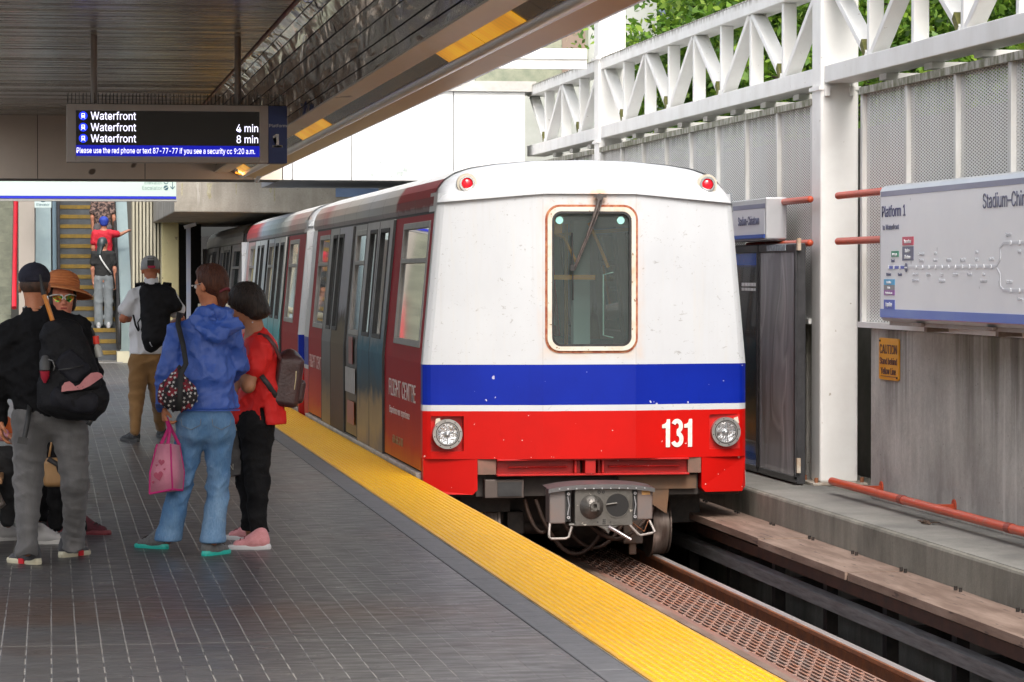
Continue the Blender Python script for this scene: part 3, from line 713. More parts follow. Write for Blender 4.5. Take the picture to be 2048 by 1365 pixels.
incl(1.27, 1.50, -.2, .88, bal_m, 'side_cladding'); incl(-.27, .02, -.2, .90, bal_m, 'side_cladding'); incl(.05, .13, -.2, .88, mat('blue_grey_side', (.10,.15,.18), rough=.35), 'side_skirt')
L_ = n_st*ang_g; H_ = n_st*ang_r
for xx in (1.245, .16):
    m = MB(); m.tube([(xx, ES-.35, .25), (xx, ES-.5, .55), (xx, ES-.4, .86), (xx, ES-.1, .97), (xx, ES+.3, 1.02), (xx, ES+.3+L_, 1.02+H_)], .035, 10); m.build('handrail', black_rub, es)
MB().box(1.20, 1.42, ES-.55, ES+.1, .0, .20).build('newel_base', mat('cream_newel', (.55,.52,.38), rough=.5), es)
# ribbed cladding and cream pillar
rb = thing('ribbed_cladding', 'cream ribbed wall cladding between escalator and yellow pillar', 'wall', (1.8, ES+.2, 0))
m = MB()
xx = 1.50
while xx < 2.03: m.box(xx, xx+.038, ES+.1, ES+.3, 0, 4.2); xx += .064
m.build('rib', mat('cream_rib', (.50,.48,.38), (.36,.34,.25), 2, .6, stretch=(1,1,.3)), rb)
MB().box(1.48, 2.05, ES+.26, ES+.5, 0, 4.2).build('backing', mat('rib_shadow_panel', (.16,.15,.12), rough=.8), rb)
tag(MB().box(2.03, 2.34, ES-.1, ES+.6, 0, 4.2).build('cream_pillar', mat('cream_yellow_paint', (.68,.62,.34), (.58,.52,.28), 1.2, .5, speck=((.3,.25,.15), 12, .7)), bevel=.015), 'cream yellow square pillar beside the ribbed cladding', 'pillar')
tag(MB().box(-.56, -.275, ES-.3, ES+8, 0, 4.2).build('beige_wall', mat('beige_render', (.30,.27,.24), (.26,.24,.21), 1, .7)), 'plain beige pier left of the escalator', 'wall')
eb = thing('elevator_sign', 'small pale hanging sign reading Elevator beside escalator', 'sign', (-.11, ES-1, 2.8))
MB().box(-.27, .03, ES-1, ES-.95, 2.80, 3.15).build('panel', mat('pale_sign_panel', (.42,.52,.52), rough=.5), eb, bevel=.004)
lettering('Elevator', .075, (-.12, ES-1.004, 2.835), RX, UZ, dk, eb, xs=.95, align='CENTER')
m = MB(); m.ring((-.12, ES-1.0, 2.97), (0,-1,0), .055, .07, .003, 24); m.build('symbol', dk, eb)
MB().box(-.14, -.10, ES-.99, ES-.96, 3.15, 3.9).build('hanger', alu, eb)
stx = thing('stone_stairs', 'greenish concrete stairs at the far left edge', 'stairs', (-1.6, ES, 0))
for i in range(20):
    MB().box(-3.4, -.72, ES+i*.30, ES+(i+1)*.30, -.1+i*.165, (i+1)*.172).build('step', mat('mossy_stair_concrete', (.20,.21,.16), (.12,.13,.10), 4, .8), stx)
tag(MB().tube([(-.645, ES-.3, 1.0), (-.625, ES+2.2, 3.4)], .045, 12).build('red_handrail', mat('red_rail_paint', (.55,.015,.03), (.45,.012,.025), 3, .35)), 'thick red handrail rising beside the stairs', 'handrail')
tag(MB().box(-7, 2.84, 64, 64.3, 0, 6.5).build('end_wall', mat('dim_end_wall', (.10,.10,.09), rough=.8)), 'dim wall closing the hall behind the escalator', 'wall')
rl = thing('white_barrier', 'cream pipe barrier behind the woman in blue', 'barrier', (2.3, 40, 0))
m = MB(); m.tube([(1.95, 40, 1.17), (2.74, 40, 1.17)], .045, 12); m.tube([(1.98, 40, 0), (1.98, 40, 1.17)], .03, 10); m.tube([(2.7, 40, 0), (2.7, 40, 1.17)], .03, 10); m.build('rail_frame', mat('cream_rail', (.66,.64,.48), rough=.4), rl)
pl_ = thing('striped_post', 'slim blue and white post beside the tunnel mouth', 'post', (2.55, 52, 0))
MB().box(2.335, 2.41, 52, 52.07, 0, 2.45).build('shaft', mat('pale_blue_post', (.38,.45,.62), (.5,.5,.55), 3, .5), pl_)
MB().obox((2.40, 52.0, 2.45), (.10, 0, .03), (0, .05, 0), (-.01, 0, .03)).build('bracket', alu, pl_)
# ------------------------------------------------------------------ train
XC = 4.19
def hw(z):
    if z <= .9: return 1.30
    return 1.30 - (z-.9)*.092
n = NB('train_white_paint', -.68)
c = n.mix(n.rng(n.noise(1.1, 5, (1, 1, .5)), .35, .7), (.55,.575,.60), (.47,.49,.515))
# scratches and chips
spk = n.rng(n.noise(23, 4, (1.0, 1, 1.6), .6, .8), .63, .68); msk = n.rng(n.noise(5.5, 2, off=(2,7,1)), .44, .54)
c = n.mix(n.math('MULTIPLY', n.math('MULTIPLY', spk, msk), .55), c, (.22,.21,.20))
spk2 = n.rng(n.noise(46, 2, (1, 1, .8)), .70, .74); c = n.mix(n.math('MULTIPLY', spk2, .5), c, (.30,.28,.25))
c = n.mix(n.rng(n.noise(7, 5, (3, 1, .12)), .56, .78, 0, .3), c, (.56,.53,.47))
# rust bleeding from the window surround and the wiper pivot (object space is train space: x across, z up)
wx = n.math('ABSOLUTE', n.math('SUBTRACT', n.x, .015)); wz = n.math('ABSOLUTE', n.math('SUBTRACT', n.z, 1.573))
dx_ = n.math('SUBTRACT', wx, .345); dz_ = n.math('SUBTRACT', wz, .555)
dd = n.math('MAXIMUM', dx_, dz_)
halo = n.math('MULTIPLY', n.rng(dd, .0, .10, 1, 0), n.rng(n.noise(9, 5, (1,1,.5)), .38, .62))
px_r = n.math('MULTIPLY', n.math('ABSOLUTE', n.math('SUBTRACT', n.x, .06)), 5.5); pz_r = n.math('MULTIPLY', n.math('ABSOLUTE', n.math('SUBTRACT', n.z, 2.22)), 5.)
pr = n.math('SQRT', n.math('ADD', n.math('MULTIPLY', px_r, px_r), n.math('MULTIPLY', pz_r, pz_r)))
halo2 = n.math('MULTIPLY', n.rng(pr, .1, 1.0, 1, 0), n.rng(n.noise(7, 5, (2,1,.6)), .3, .6))
onfront = n.rng(n.y, .5, .7, 1, 0)
c = n.mix(n.math('MULTIPLY', n.math('MAXIMUM', n.math('MULTIPLY', halo, .55), halo2), n.math('MULTIPLY', onfront, .75)), c, (.62,.34,.16))
under = n.math('MULTIPLY', n.math('MULTIPLY', n.rng(wx, .30, .42, 1, 0), n.rng(n.z, .92, 1.02)), n.rng(n.z, 1.02, 1.03, 1, 0))
c = n.mix(n.math('MULTIPLY', under, .35), c, (.62,.48,.30))
seam = n.math('MULTIPLY', n.rng(n.math('ABSOLUTE', n.math('SUBTRACT', n.math('ABSOLUTE', n.x), .372)), .002, .005, 1, 0), onfront)
c = n.mix(n.math('MULTIPLY', seam, .28), c, (.30,.28,.26))
run = n.math('MULTIPLY', n.math('MULTIPLY', n.rng(n.noise(8, 4, (2.4, 1, .10), .6), .58, .72), n.rng(n.z, 1.0, 2.2, .25, 1.)), onfront)
c = n.mix(n.math('MULTIPLY', run, .22), c, (.40,.37,.32))
n.bump(n.noise(1.6, 2, (1, 1, .8)), .25, .02)
tw = n.set(color=c, rough=.34, coat=.12)
def paint(name, a, b_, chip):
    n = NB(name)
    c = n.mix(n.rng(n.noise(1.6, 5), .35, .7), a, b_)
    c = n.mix(n.rng(n.noise(11, 5, (2,1,.6)), .6, .8, 0, .25), c, (a[0]*.45, a[1]*.45+.004, a[2]*.45))
    c = n.mix(n.math('MULTIPLY', n.rng(n.noise(24, 2), .735, .75), .8), c, chip)
    c = n.mix(n.math('MULTIPLY', n.rng(n.noise(9, 2, off=(5,5,5)), .735, .74), .6), c, chip)
    return n.set(color=c, rough=.42, spec=.22)
tr = paint('train_red_paint', (.50,.004,.002), (.42,.004,.002), (.75,.6,.55))
tb_ = paint('train_blue_paint', (.002,.018,.30), (.002,.013,.24), (.7,.7,.75))
pocket_m = mat('pocket_red', (.60,.005,.003), (.50,.006,.004), 8, .4)
ivory = mat('ivory_edge', (.62,.58,.48), (.5,.45,.36), 4, .45)
def wrap(name, stops, z0=.0, z1=2.1, nz=.25, rough=.25, metal=0., sc=1.4, stretch=(1,.8,1)):
    """printed body wrap: bands of colour up the body, their borders broken by noise"""
    n = NB(name, -.68); v = n.rng(n.z, z0, z1); v = n.math('ADD', v, n.math('MULTIPLY', n.math('SUBTRACT', n.noise(sc, 5, stretch, .6, .8), .5), nz))
    c = n.ramp(v, stops); c = n.mix(n.rng(n.noise(20, 4, (1,1,.3)), .5, .8, 0, .22), c, (.08,.075,.07))
    return n.set(color=c, rough=.45, metal=metal*.5, spec=.05)
maroon = wrap('maroon_wrap', [(0,(.60,.17,.02)),(.10,(.50,.05,.015)),(.30,(.36,.008,.014)),(.5,(.34,.006,.018)),(.8,(.33,.006,.02)),(1,(.36,.03,.045))], nz=.12)
door_a = wrap('beach_door_wrap', [(0,(.22,.19,.16)),(.10,(.42,.30,.14)),(.20,(.36,.25,.12)),(.26,(.05,.07,.08)),(.36,(.02,.09,.14)),(.45,(.035,.14,.20)),(.50,(.20,.25,.28)),(.62,(.38,.39,.40)),(1,(.50,.50,.50))], nz=.30, metal=.25)
door_b = wrap('grey_door_wrap', [(0,(.30,.22,.10)),(.14,(.25,.17,.08)),(.24,(.10,.085,.07)),(.45,(.19,.19,.19)),(.62,(.32,.32,.31)),(1,(.46,.46,.45))], nz=.2, metal=.35)
door_c = wrap('rock_door_wrap', [(0,(.05,.045,.04)),(.15,(.12,.06,.03)),(.35,(.14,.09,.055)),(.5,(.13,.10,.06)),(.56,(.06,.045,.04)),(.62,(.34,.34,.37)),(1,(.50,.50,.54))], nz=.16, metal=.2, sc=5)
teal_w = wrap('pale_teal_wrap', [(0,(.40,.20,.12)),(.18,(.40,.32,.25)),(.30,(.10,.32,.36)),(.42,(.12,.42,.46)),(.52,(.38,.54,.54)),(.7,(.55,.60,.58)),(1,(.60,.63,.62))], nz=.25)
pink_w = wrap('pink_wrap', [(0,(.35,.12,.10)),(.4,(.42,.15,.15)),(.6,(.48,.26,.26)),(1,(.52,.38,.37))], nz=.2)
redst = mat('crimson_wrap', (.32,.012,.025), (.25,.01,.02), 2, .3)
blackw = mat('charcoal_tunnel_shade', (.12,.12,.13), (.18,.18,.19), 3, .35, coat=.3)
win_alu = mat('window_frame_grey', (.30,.29,.28), (.22,.215,.21), 5, .4, .4)
interior_m = mat('interior_panel', (.55,.62,.60), (.48,.55,.53), 2, .6)
seat_m = mat('teal_seat', (.14,.26,.27), (.11,.22,.23), 3, .6)
orange_bar = mat('orange_grab_bar', (.75,.33,.02), rough=.35)
def cove_mat(name, stops):
    n = NB(name, -.68); v = n.rng(n.y, 0, 11.2); v = n.math('ADD', v, n.math('MULTIPLY', n.math('SUBTRACT', n.noise(1.3, 4, (1,1,1)), .5), .05))
    c = n.ramp(v, stops); e = n.math('MULTIPLY', n.rng(n.math('ADD', n.z, n.math('MULTIPLY', n.noise(3, 4, (1,1,1)), .08)), 2.17, 2.20, 1, 0), .7)
    c = n.mix(e, c, (.42,.36,.38)); return n.set(color=c, rough=.4, spec=.06)
cove1 = cove_mat('cove_wrap_front', [(0,(.17,.012,.02)),(.25,(.18,.014,.02)),(.27,(.34,.33,.31)),(.45,(.36,.38,.40)),(.6,(.42,.41,.38)),(.8,(.45,.40,.38)),(.86,(.42,.22,.22)),(1,(.50,.46,.43))])
cove2 = cove_mat('cove_wrap_second', [(0,(.50,.47,.44)),(.22,(.45,.28,.27)),(.3,(.48,.50,.49)),(.5,(.42,.54,.53)),(.7,(.40,.48,.55)),(.80,(.50,.10,.11)),(1,(.48,.09,.10))])
roof_m = mat('white_roof', (.72,.73,.73), (.60,.60,.59), 2, .4)

ROOF = [(1.178,2.105),(1.19,2.15),(1.182,2.22),(1.155,2.29),(1.10,2.36),(1.02,2.41),(.9,2.45),(.7,2.48),(.4,2.505),(0,2.515)]
def Tz(u):
    """height of the roof outline at |u| of the half width"""
    u = abs(u); x = u*1.19
    pts = sorted(ROOF[1:], key=lambda p: p[0])
    for (xa, za), (xb, zb) in zip(pts[:-1], pts[1:]):
        if xa <= x <= xb: return za+(zb-za)*(x-xa)/(xb-xa) if xb > xa else zb
    return 2.15
def side_patch(mb, y0, y1, z0, z1, off=0., hole=None, s=-1, zs=None):
    ys = sorted(set([y0, y1] + ([hole[0], hole[1]] if hole else [])))
    zz = sorted(set([z0, z1] + [q for q in (.53, .9, 1.5) if z0 < q < z1] + ([hole[2], hole[3]] if hole else [])))
    sk = (lambda a, b: hole[0] < a < hole[1] and hole[2] < b < hole[3]) if hole else None
    f = lambda y, z: (XC + s*(hw(z)+off), y, z)
    mb.sheet(f, ys, zz, skip=sk)
    f2 = lambda y, z: (XC + s*(hw(z)+off-.035), y, z)
    mb.sheet(f2, ys, zz, skip=sk)
    # edges
    for yy in (y0, y1): mb.sheet(lambda k, z: (XC + s*(hw(z)+off-.035*k), yy, z), [0, 1], zz)
    for q in (z0, z1): mb.sheet(lambda y, k: (XC + s*(hw(q)+off-.035*k), y, q), ys, [0, 1])
def side_window(par, y0, y1, z0, z1, s=-1, off=0., bar=True, fr=.035, name='window'):
    fm = MB(); X = lambda z, o: XC + s*(hw(z)+off+o)
    def seg(ya, yb, za, zb, o=.010, d=.03):
        P = [(X(za, o), ya, za), (X(za, o), yb, za), (X(zb, o), yb, zb), (X(zb, o), ya, zb)]; Q = [(X(za, o-d), ya, za), (X(za, o-d), yb, za), (X(zb, o-d), yb, zb), (X(zb, o-d), ya, zb)]
        fm.add(P+Q, [(0,1,2,3),(7,6,5,4),(0,4,5,1),(1,5,6,2),(2,6,7,3),(3,7,4,0)])
    seg(y0-fr, y0+.02, z0-fr, z1+fr); seg(y1-.02, y1+fr, z0-fr, z1+fr); seg(y0+.02, y1-.02, z0-fr, z0+.02); seg(y0+.02, y1-.02, z1-.02, z1+fr)
    if bar: zb = z1-.30*(z1-z0); seg(y0+.02, y1-.02, zb-.02, zb+.02)
    w_ = fm.build(name, win_alu if fr > .02 else black_rub, par, bevel=.004, seg=1)
    g = MB(); g.add([(X(z0, -.012), y0, z0), (X(z0, -.012), y1, z0), (X(z1, -.012), y1, z1), (X(z1, -.012), y0, z1)], [(0,1,2,3)]); g.build('pane', side_glass, w_)
    return w_

def front_y(xr, yf):
    a = abs(xr); return yf + (.0 if a < .37 else .15*(a-.37)/.93) + (.0 if a < 1.22 else .045*((a-1.22)/.08)**2)
def fx(xb, z):
    a = abs(xb); s = 1 if xb >= 0 else -1
    if a <= .45: return xb
    return s*(.45+(a-.45)*(hw(z)-.45)/.85)
def mask_front(par, yf, detail=True, ret=.30):
    cols = sorted(set([-1.30,-1.285,-1.265,-1.24,-1.18,-1.1,-1.0,-.985,-.8,-.6,-.45,-.37,-.325,-.1,.1,.355,.37,.45,.6,.8,.985,1.0,1.1,1.18,1.24,1.265,1.285,1.30]))
    rows = [.153,.215,.35,.49,.53,.577,.7,.895,1.04,1.3,1.6,1.9,2.095,2.16,2.24]
    def f(xb, z): return (XC+fx(xb, z), front_y(xb, yf), z)
    def sk(x, z):
        if -.325 < x < .355 and 1.04 < z < 2.095: return True
        if .985 < abs(x) < 1.24 and .215 < z < .49: return True
        return False
    def mf(x, z): return 1 if z < .53 else (0 if z < .577 else (2 if z < .895 else 0))
    m = MB(); m.sheet(f, cols, rows, skip=sk, mfn=mf, smooth=False)
    for s in (-1, 1):      # return along the body side
        m.sheet(lambda y, z: (XC+s*hw(z), y, z), [front_y(1.3, yf), yf+ret], rows, mfn=mf)
        # lower skirt
        xa, xb = (2.895, 3.311) if s < 0 else (5.11, 5.49)
        m.mi = 1
        pts = [(xa, .153), (xb, .153), (xb, -.09), (xb-.035, -.126), (xa+.035, -.126), (xa, -.09)]
        m.add([(x, front_y(x-XC, yf), z) for x, z in pts] + [(x, yf+ret+.02, z) for x, z in pts], [tuple(range(6)), (1,2,8,7), (2,3,9,8), (3,4,10,9), (4,5,11,10), (5,0,6,11)])
        m.mi = 0
    m.mi = 1
    for s in (-1, 1):     # lamp pockets
        a, b = sorted((s*.985, s*1.24)); y_ = lambda x: front_y(x, yf)
        m.mi = 3; d = .035
        m.add([(XC+a, y_(a), .215), (XC+b, y_(b), .215), (XC+b, y_(b), .49), (XC+a, y_(a), .49), (XC+a, y_(a)+d, .215), (XC+b, y_(a)+d, .215), (XC+b, y_(a)+d, .49), (XC+a, y_(a)+d, .49)],
              [(4,5,6,7), (0,1,5,4), (1,2,6,5), (2,3,7,6), (3,0,4,7)])
    m.mi = 0
    # window reveal
    m.sheet(lambda k, z: (XC-.325, yf+.08*k, z), [0, 1], [1.04, 2.095]); m.sheet(lambda k, z: (XC+.355, yf+.08*k, z), [0, 1], [1.04, 2.095])
    m.sheet(lambda x, k: (XC+x, yf+.08*k, 1.04), [-.325, .355], [0, 1]); m.sheet(lambda x, k: (XC+x, yf+.08*k, 2.095), [-.325, .355], [0, 1])
    m.build('front_mask', [tw, tr, tb_, pocket_m], par)
    # brow: from its lower lip up and back into the roof
    us = [-1+i/30 for i in range(61)]; ph = [0, .06, .14, .25, .4, .55, .7, .85, 1.]
    def L(u): return 2.235 - .068*max(0, (abs(u)-.30)/.70)
    def br(u, t):
        a = t*math.pi/2; l = L(u); T = max(Tz(u), l+.002)
        x = u*1.185*(1-.0*t)
        yb = front_y(u*1.25, yf) - .028 + (.05*max(0, (abs(u)-.93)/.07)**2)
        return (XC+x, yb + .42*(1-math.cos(a)), l + (T-l)*math.sin(a))
    m = MB(); m.sheet(br, us, ph, smooth=True)
    m.sheet(lambda u, k: (XC+u*1.185, front_y(u*1.25, yf)-.028+.05*k+(.05*max(0, (abs(u)-.93)/.07)**2), L(u)), us, [0, 1])
    for s in (-1, 1):
        m.sheet(lambda k, z: (XC+s*(hw(z)+.003), front_y(1.3, yf)-.03+(ret+.15)*k, z), [0, 1], [2.10, 2.17, 2.25])
    m.build('front_brow', tw, par)

def car(yf, length, label, doors, style, front_detail=False, tint=None):
    t = thing('train_car', label, 'train car', (XC, yf, -.68), None if front_detail else None)
    t['group'] = 'cars of the commuter train'
    ye = yf+length
    mask_front(t, yf, front_detail)
    # roof and cove
    m = MB(); prof = [(XC-x, z) for x, z in ROOF] + [(XC+x, z) for x, z in reversed(ROOF[:-1])]
    N_ = len(prof); ys = [yf+.38] + [yf+.38+(length-.38)*i/8 for i in range(1, 9)]
    V = [(x, y, z) for y in ys for x, z in prof]
    for j in range(len(ys)-1):
        for i in range(N_-1):
            m.mi = 1 if (i < 4 or i >= N_-5) else 0
            b0 = j*N_+i; m.v.extend([V[b0], V[b0+1], V[b0+1+N_], V[b0+N_]]); k = len(m.v)-4; m.f.append([k, k+1, k+2, k+3]); m.m.append(m.mi); m.sm.append(False)
    m.mi = 0; m.add([(x, ye, z) for x, z in prof], [tuple(range(N_))])
    m.build('roof', [roof_m, style['cove']], t)
    for i in range(1, 9):
        m = MB(); yy = yf+.38+(length-.38)*i/9
        for (xa, za), (xb, zb) in zip(ROOF[:5], ROOF[1:6]): m.add([(XC-xa-.003, yy-.006, za), (XC-xb-.003, yy-.006, zb+.002), (XC-xb-.003, yy+.006, zb+.002), (XC-xa-.003, yy+.006, za)], [(0,1,2,3)])
        m.build('roof_seam', mat('seam_dark', (.10,.09,.09), rough=.6), t)
    for s in (-1, 1):
        m = MB(); xx = XC+s*1.19; m.box(min(xx, xx-s*.03), max(xx, xx-s*.03), yf+.3, ye-.5, 2.085, 2.107); m.build('drip_rail', black_rub, t)
    # sides
    for s in (-1, 1):
        for (a, b, hole, key, kind) in doors:
            m = MB(); isdoor = kind == 'door'; y0, y1 = yf+a, yf+b
            h = (yf+hole[0], yf+hole[1], 1.05, 2.0) if hole else None
            side_patch(m, y0, y1, -.02 if isdoor else .05, 2.085, .018 if isdoor else 0, h, s)
            d = m.build('door' if isdoor else 'side_panel', style[key], t)
            if hole: side_window(d, h[0], h[1], h[2], h[3], s, .018 if isdoor else 0, bar=not isdoor, fr=.018 if isdoor else .032)
        m = MB()                  # rear end band: white, blue, white, red
        rows = [.0,.53,.577,.895,2.1]
        m.sheet(lambda y, z: (XC+s*(hw(z)+.002), y, z), [ye-.55, ye], rows, mfn=lambda y, z: 1 if z < .53 else (0 if z < .577 else (2 if z < .895 else 0)))
        m.build('end_band', style['band'], t)
        m = MB(); m.box(*sorted((XC+s*1.335, XC+s*1.28)), yf+.32, ye-.5, -.075, .035)
        m.build('door_sill', mat('worn_sill', (.50,.48,.45), (.30,.28,.25), 5, .5), t, bevel=.008, seg=1)
        for q, w_ in ((2.895, .045), (5.09, .03), (6.40, .07), (8.83, .03), (4.01, .016), (7.81, .016)):
            m = MB(); m.sheet(lambda y, z: (XC+s*(hw(z)+.020), y, z), [yf+q-w_/2, yf+q+w_/2], [.0, .9, 2.08]); m.sheet(lambda k, z: (XC+s*(hw(z)+.020-.03*k), yf+q-w_/2, z), [0, 1], [.0, .9, 2.08]); m.build('door_seal', black_rub, t)
    # shell of the ends, floor, lining
    m = MB(); m.box(XC-1.27, XC+1.27, yf+.3, ye, -.16, -.01); m.build('floor', dark_steel, t)
    m = MB(); m.box(XC-1.16, XC+1.16, yf+.42, ye-.1, 2.06, 2.09); m.build('ceiling', interior_m, t)
    m = MB(); m.box(XC-1.27, XC-.4, ye-.05, ye, 0, 2.1); m.box(XC+.4, XC+1.27, ye-.05, ye, 0, 2.1); m.box(XC-.4, XC+.4, ye-.05, ye, 0, 1.0); m.box(XC-.4, XC+.4, ye-.05, ye, 1.95, 2.1); m.build('end_wall', [style['band'][0]], t)
    for k, y_ in enumerate((1.6, 4.9, 6.3, 9.0)):
        for s in (-1, 1):
            m = MB(); x0 = XC+s*1.2; x1 = XC+s*.35; xa, xb = sorted((x0, x1)); m.box(xa, xb, yf+y_, yf+y_+.45, .38, .46); m.box(xa, xb, yf+y_+.42, yf+y_+.48, .46, .98); m.box(xa+.1, xb-.1, yf+y_+.1, yf+y_+.3, .0, .38)
            m.build('seat', seat_m, t, bevel=.02)
    for (px, py) in ((-.45, 3.2), (.42, 3.5), (-.4, 7.7), (.4, 8.0)):
        MB().tube([(XC+px, yf+py, 0), (XC+px, yf+py, 2.06)], .018, 8).build('pole', orange_bar, t)
    MB().tube([(XC-.6, yf+.9, 1.98), (XC-.6, ye-.6, 1.98)], .016, 8).build('grab_bar', orange_bar, t); MB().tube([(XC+.6, yf+.9, 1.98), (XC+.6, ye-.6, 1.98)], .016, 8).build('grab_bar', orange_bar, t)
    # underframe
    m = MB(); m.box(XC-1.05, XC+1.05, yf+.75, ye-.4, -.42, -.16); m.box(XC-.95, XC-.55, yf+.55, yf+.75, -.30, -.16)
    for k in range(6): m.box(XC-1.0+.05*(k % 3), XC+1.0-.07*(k % 2), yf+3.2+k*.95, yf+3.9+k*.95, -.62, -.42)
    m.build('underframe', dark_steel, t)
    for yb in (1.55, length-1.8):
        for dy in (-.75, .75):
            for s in (-1, 1):
                xw = XC+s*.7; m = MB(); yy = yf+yb+dy; zc = -.44
                o = s
                m.cyl((xw-.055*o+0*o, yy, zc), (xw-.075*o, yy, zc), .265, 40); m.cyl((xw-.055*o, yy, zc), (xw+.055*o, yy, zc), .240, 40)
                m.cyl((xw+.055*o, yy, zc), (xw+.07*o, yy, zc), .205, 32); m.ring((xw+.07*o, yy, zc), (o, 0, 0), .14, .235, .012, 36)
                m.build('wheel', mat('worn_wheel_steel', (.17,.12,.10), (.30,.25,.22), 6, .4, .7, stretch=(6,1,1)), t)
            MB().tube([(XC-.62, yf+yb+dy, -.44), (XC+.62, yf+yb+dy, -.44)], .065, 14).build('axle', dark_steel, t)
        m = MB(); 
        for s in (-1, 1): m.box(XC+s*.50-.07, XC+s*.50+.07, yf+yb-1.0, yf+yb+1.0, -.48, -.30)
        m.box(XC-.5, XC+.5, yf+yb-.2, yf+yb+.2, -.42, -.28); m.build('bogie_frame', dark_steel, t, bevel=.01)
    return t

def layout(a):
    """(start, end, window, style key, kind) along the car, metres from its front"""
    return [(.30, 2.87, (.48, 2.2), a[0], 'panel'), (2.92, 4.00, (3.18, 3.83), a[1], 'door'), (4.02, 5.08, (4.16, 4.72), a[2], 'door'), (5.10, 6.36, (5.22, 6.12), a[3], 'panel'),
            (6.44, 7.80, (7.28, 7.74), a[4], 'door'), (7.82, 8.82, (7.98, 8.40), a[5], 'door'), (8.84, 10.65, (8.98, 10.15), a[6], 'panel')]
CY = 23.1
st1 = dict(cove=cove1, mar=maroon, da=door_a, db=door_b, mid=door_b, dc=door_c, band=[tw, tr, tb_])
car1 = car(CY, 11.2, 'leading train car with white blue and red front numbered 131', layout(['mar', 'da', 'da', 'mid', 'dc', 'db', 'mar']), st1, True)
st2 = dict(cove=cove2, mar=maroon, t=teal_w, p=pink_w, r=redst, band=[tw, tr, tb_])
lay2 = [(.30, 1.05, None, 'mar', 'panel'), (1.05, 2.75, (1.2, 2.5), 'mar', 'panel'), (2.80, 3.12, None, 'r', 'panel'), (3.14, 4.10, (3.35, 3.85), 't', 'door'), (4.12, 5.08, (4.3, 4.75), 't', 'door'), (5.10, 6.36, (5.22, 6.12), 't', 'panel'),
        (6.44, 7.60, (7.0, 7.45), 't', 'door'), (7.62, 8.82, (7.8, 8.2), 't', 'door'), (8.84, 10.65, (8.98, 10.0), 'p', 'panel')]
car2 = car(34.95, 11.2, 'second train car in pale teal and pink wrap behind the leading car', lay2, st2)
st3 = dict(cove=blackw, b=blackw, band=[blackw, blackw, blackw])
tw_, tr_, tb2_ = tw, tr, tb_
tw = tr = tb_ = blackw; roof_m_ = roof_m; roof_m = mat('dark_roof', (.10,.10,.11), rough=.3, coat=.4); win_alu_ = win_alu; win_alu = mat('dim_window_frame', (.16,.16,.17), rough=.4)  # dark copies for the third car, tunnel shadow included in the colour
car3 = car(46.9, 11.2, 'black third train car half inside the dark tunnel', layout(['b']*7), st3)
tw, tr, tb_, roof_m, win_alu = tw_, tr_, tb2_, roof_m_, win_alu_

# ---- details of the leading car's front
def rrect(x0, x1, z0, z1, r, n_=6):
    P = []
    for (cx, cz, a0) in ((x1-r, z1-r, 0), (x0+r, z1-r, 90), (x0+r, z0+r, 180), (x1-r, z0+r, 270)):
        for k in range(n_+1):
            a = R(a0+90*k/n_); P.append((cx+r*math.cos(a), cz+r*math.sin(a)))
    return P
def rr_ring(mb, o, i_, ya, yb):
    n_ = len(o); V = [(x, ya, z) for x, z in o] + [(x, ya, z) for x, z in i_] + [(x, yb, z) for x, z in o] + [(x, yb, z) for x, z in i_]
    F = []
    for k in range(n_):
        l = (k+1) % n_; F += [(k, l, n_+l, n_+k), (k, 2*n_+k, 2*n_+l, l), (n_+k, n_+l, 3*n_+l, 3*n_+k), (2*n_+k, 3*n_+k, 3*n_+l, 2*n_+l)]
    mb.add(V, F)
WX = XC+.015
fw = thing('front_window', None, None, (WX, CY, 1.57)); fw.parent = car1; fw.location = Vector((WX, CY, 1.57))-Vector(car1.location)
for k_ in ('label', 'category', 'group'):
    if k_ in fw: del fw[k_]
m = MB(); rr_ring(m, rrect(WX-.370, WX+.370, .985, 2.150, .115), rrect(WX-.352, WX+.352, 1.003, 2.132, .10), CY-.006, CY+.002)
m.build('rust_line', mat('rust_stain_edge', (.24,.05,.02), (.50,.25,.12), 14, .8, lo=.4, hi=.75), fw)
m = MB(); rr_ring(m, rrect(WX-.352, WX+.352, 1.003, 2.132, .10), rrect(WX-.318, WX+.318, 1.037, 2.098, .075), CY-.016, CY+.004)
m.build('frame', mat('stained_window_frame', (.60,.57,.50), (.55,.36,.22), 5, .5, lo=.48, hi=.8, speck=((.2,.12,.06), 30, .68)), fw)
m = MB(); rr_ring(m, rrect(WX-.318, WX+.318, 1.037, 2.098, .075), rrect(WX-.300, WX+.300, 1.055, 2.080, .06), CY-.014, CY+.03); m.build('rubber_seal', black_rub, fw)
m = MB(); P_ = rrect(WX-.302, WX+.302, 1.053, 2.082, .06); m.poly([(x, CY+.012, z) for x, z in P_]); m.build('glass', clear_glass, fw)
for dx in (-.255, .235):
    m = MB(); m.cyl((WX+dx, CY+.008, 2.028), (WX+dx, CY+.011, 2.028), .030, 20); m.build('round_sticker', mat('mint_sticker', (.30,.62,.55), rough=.5), fw)
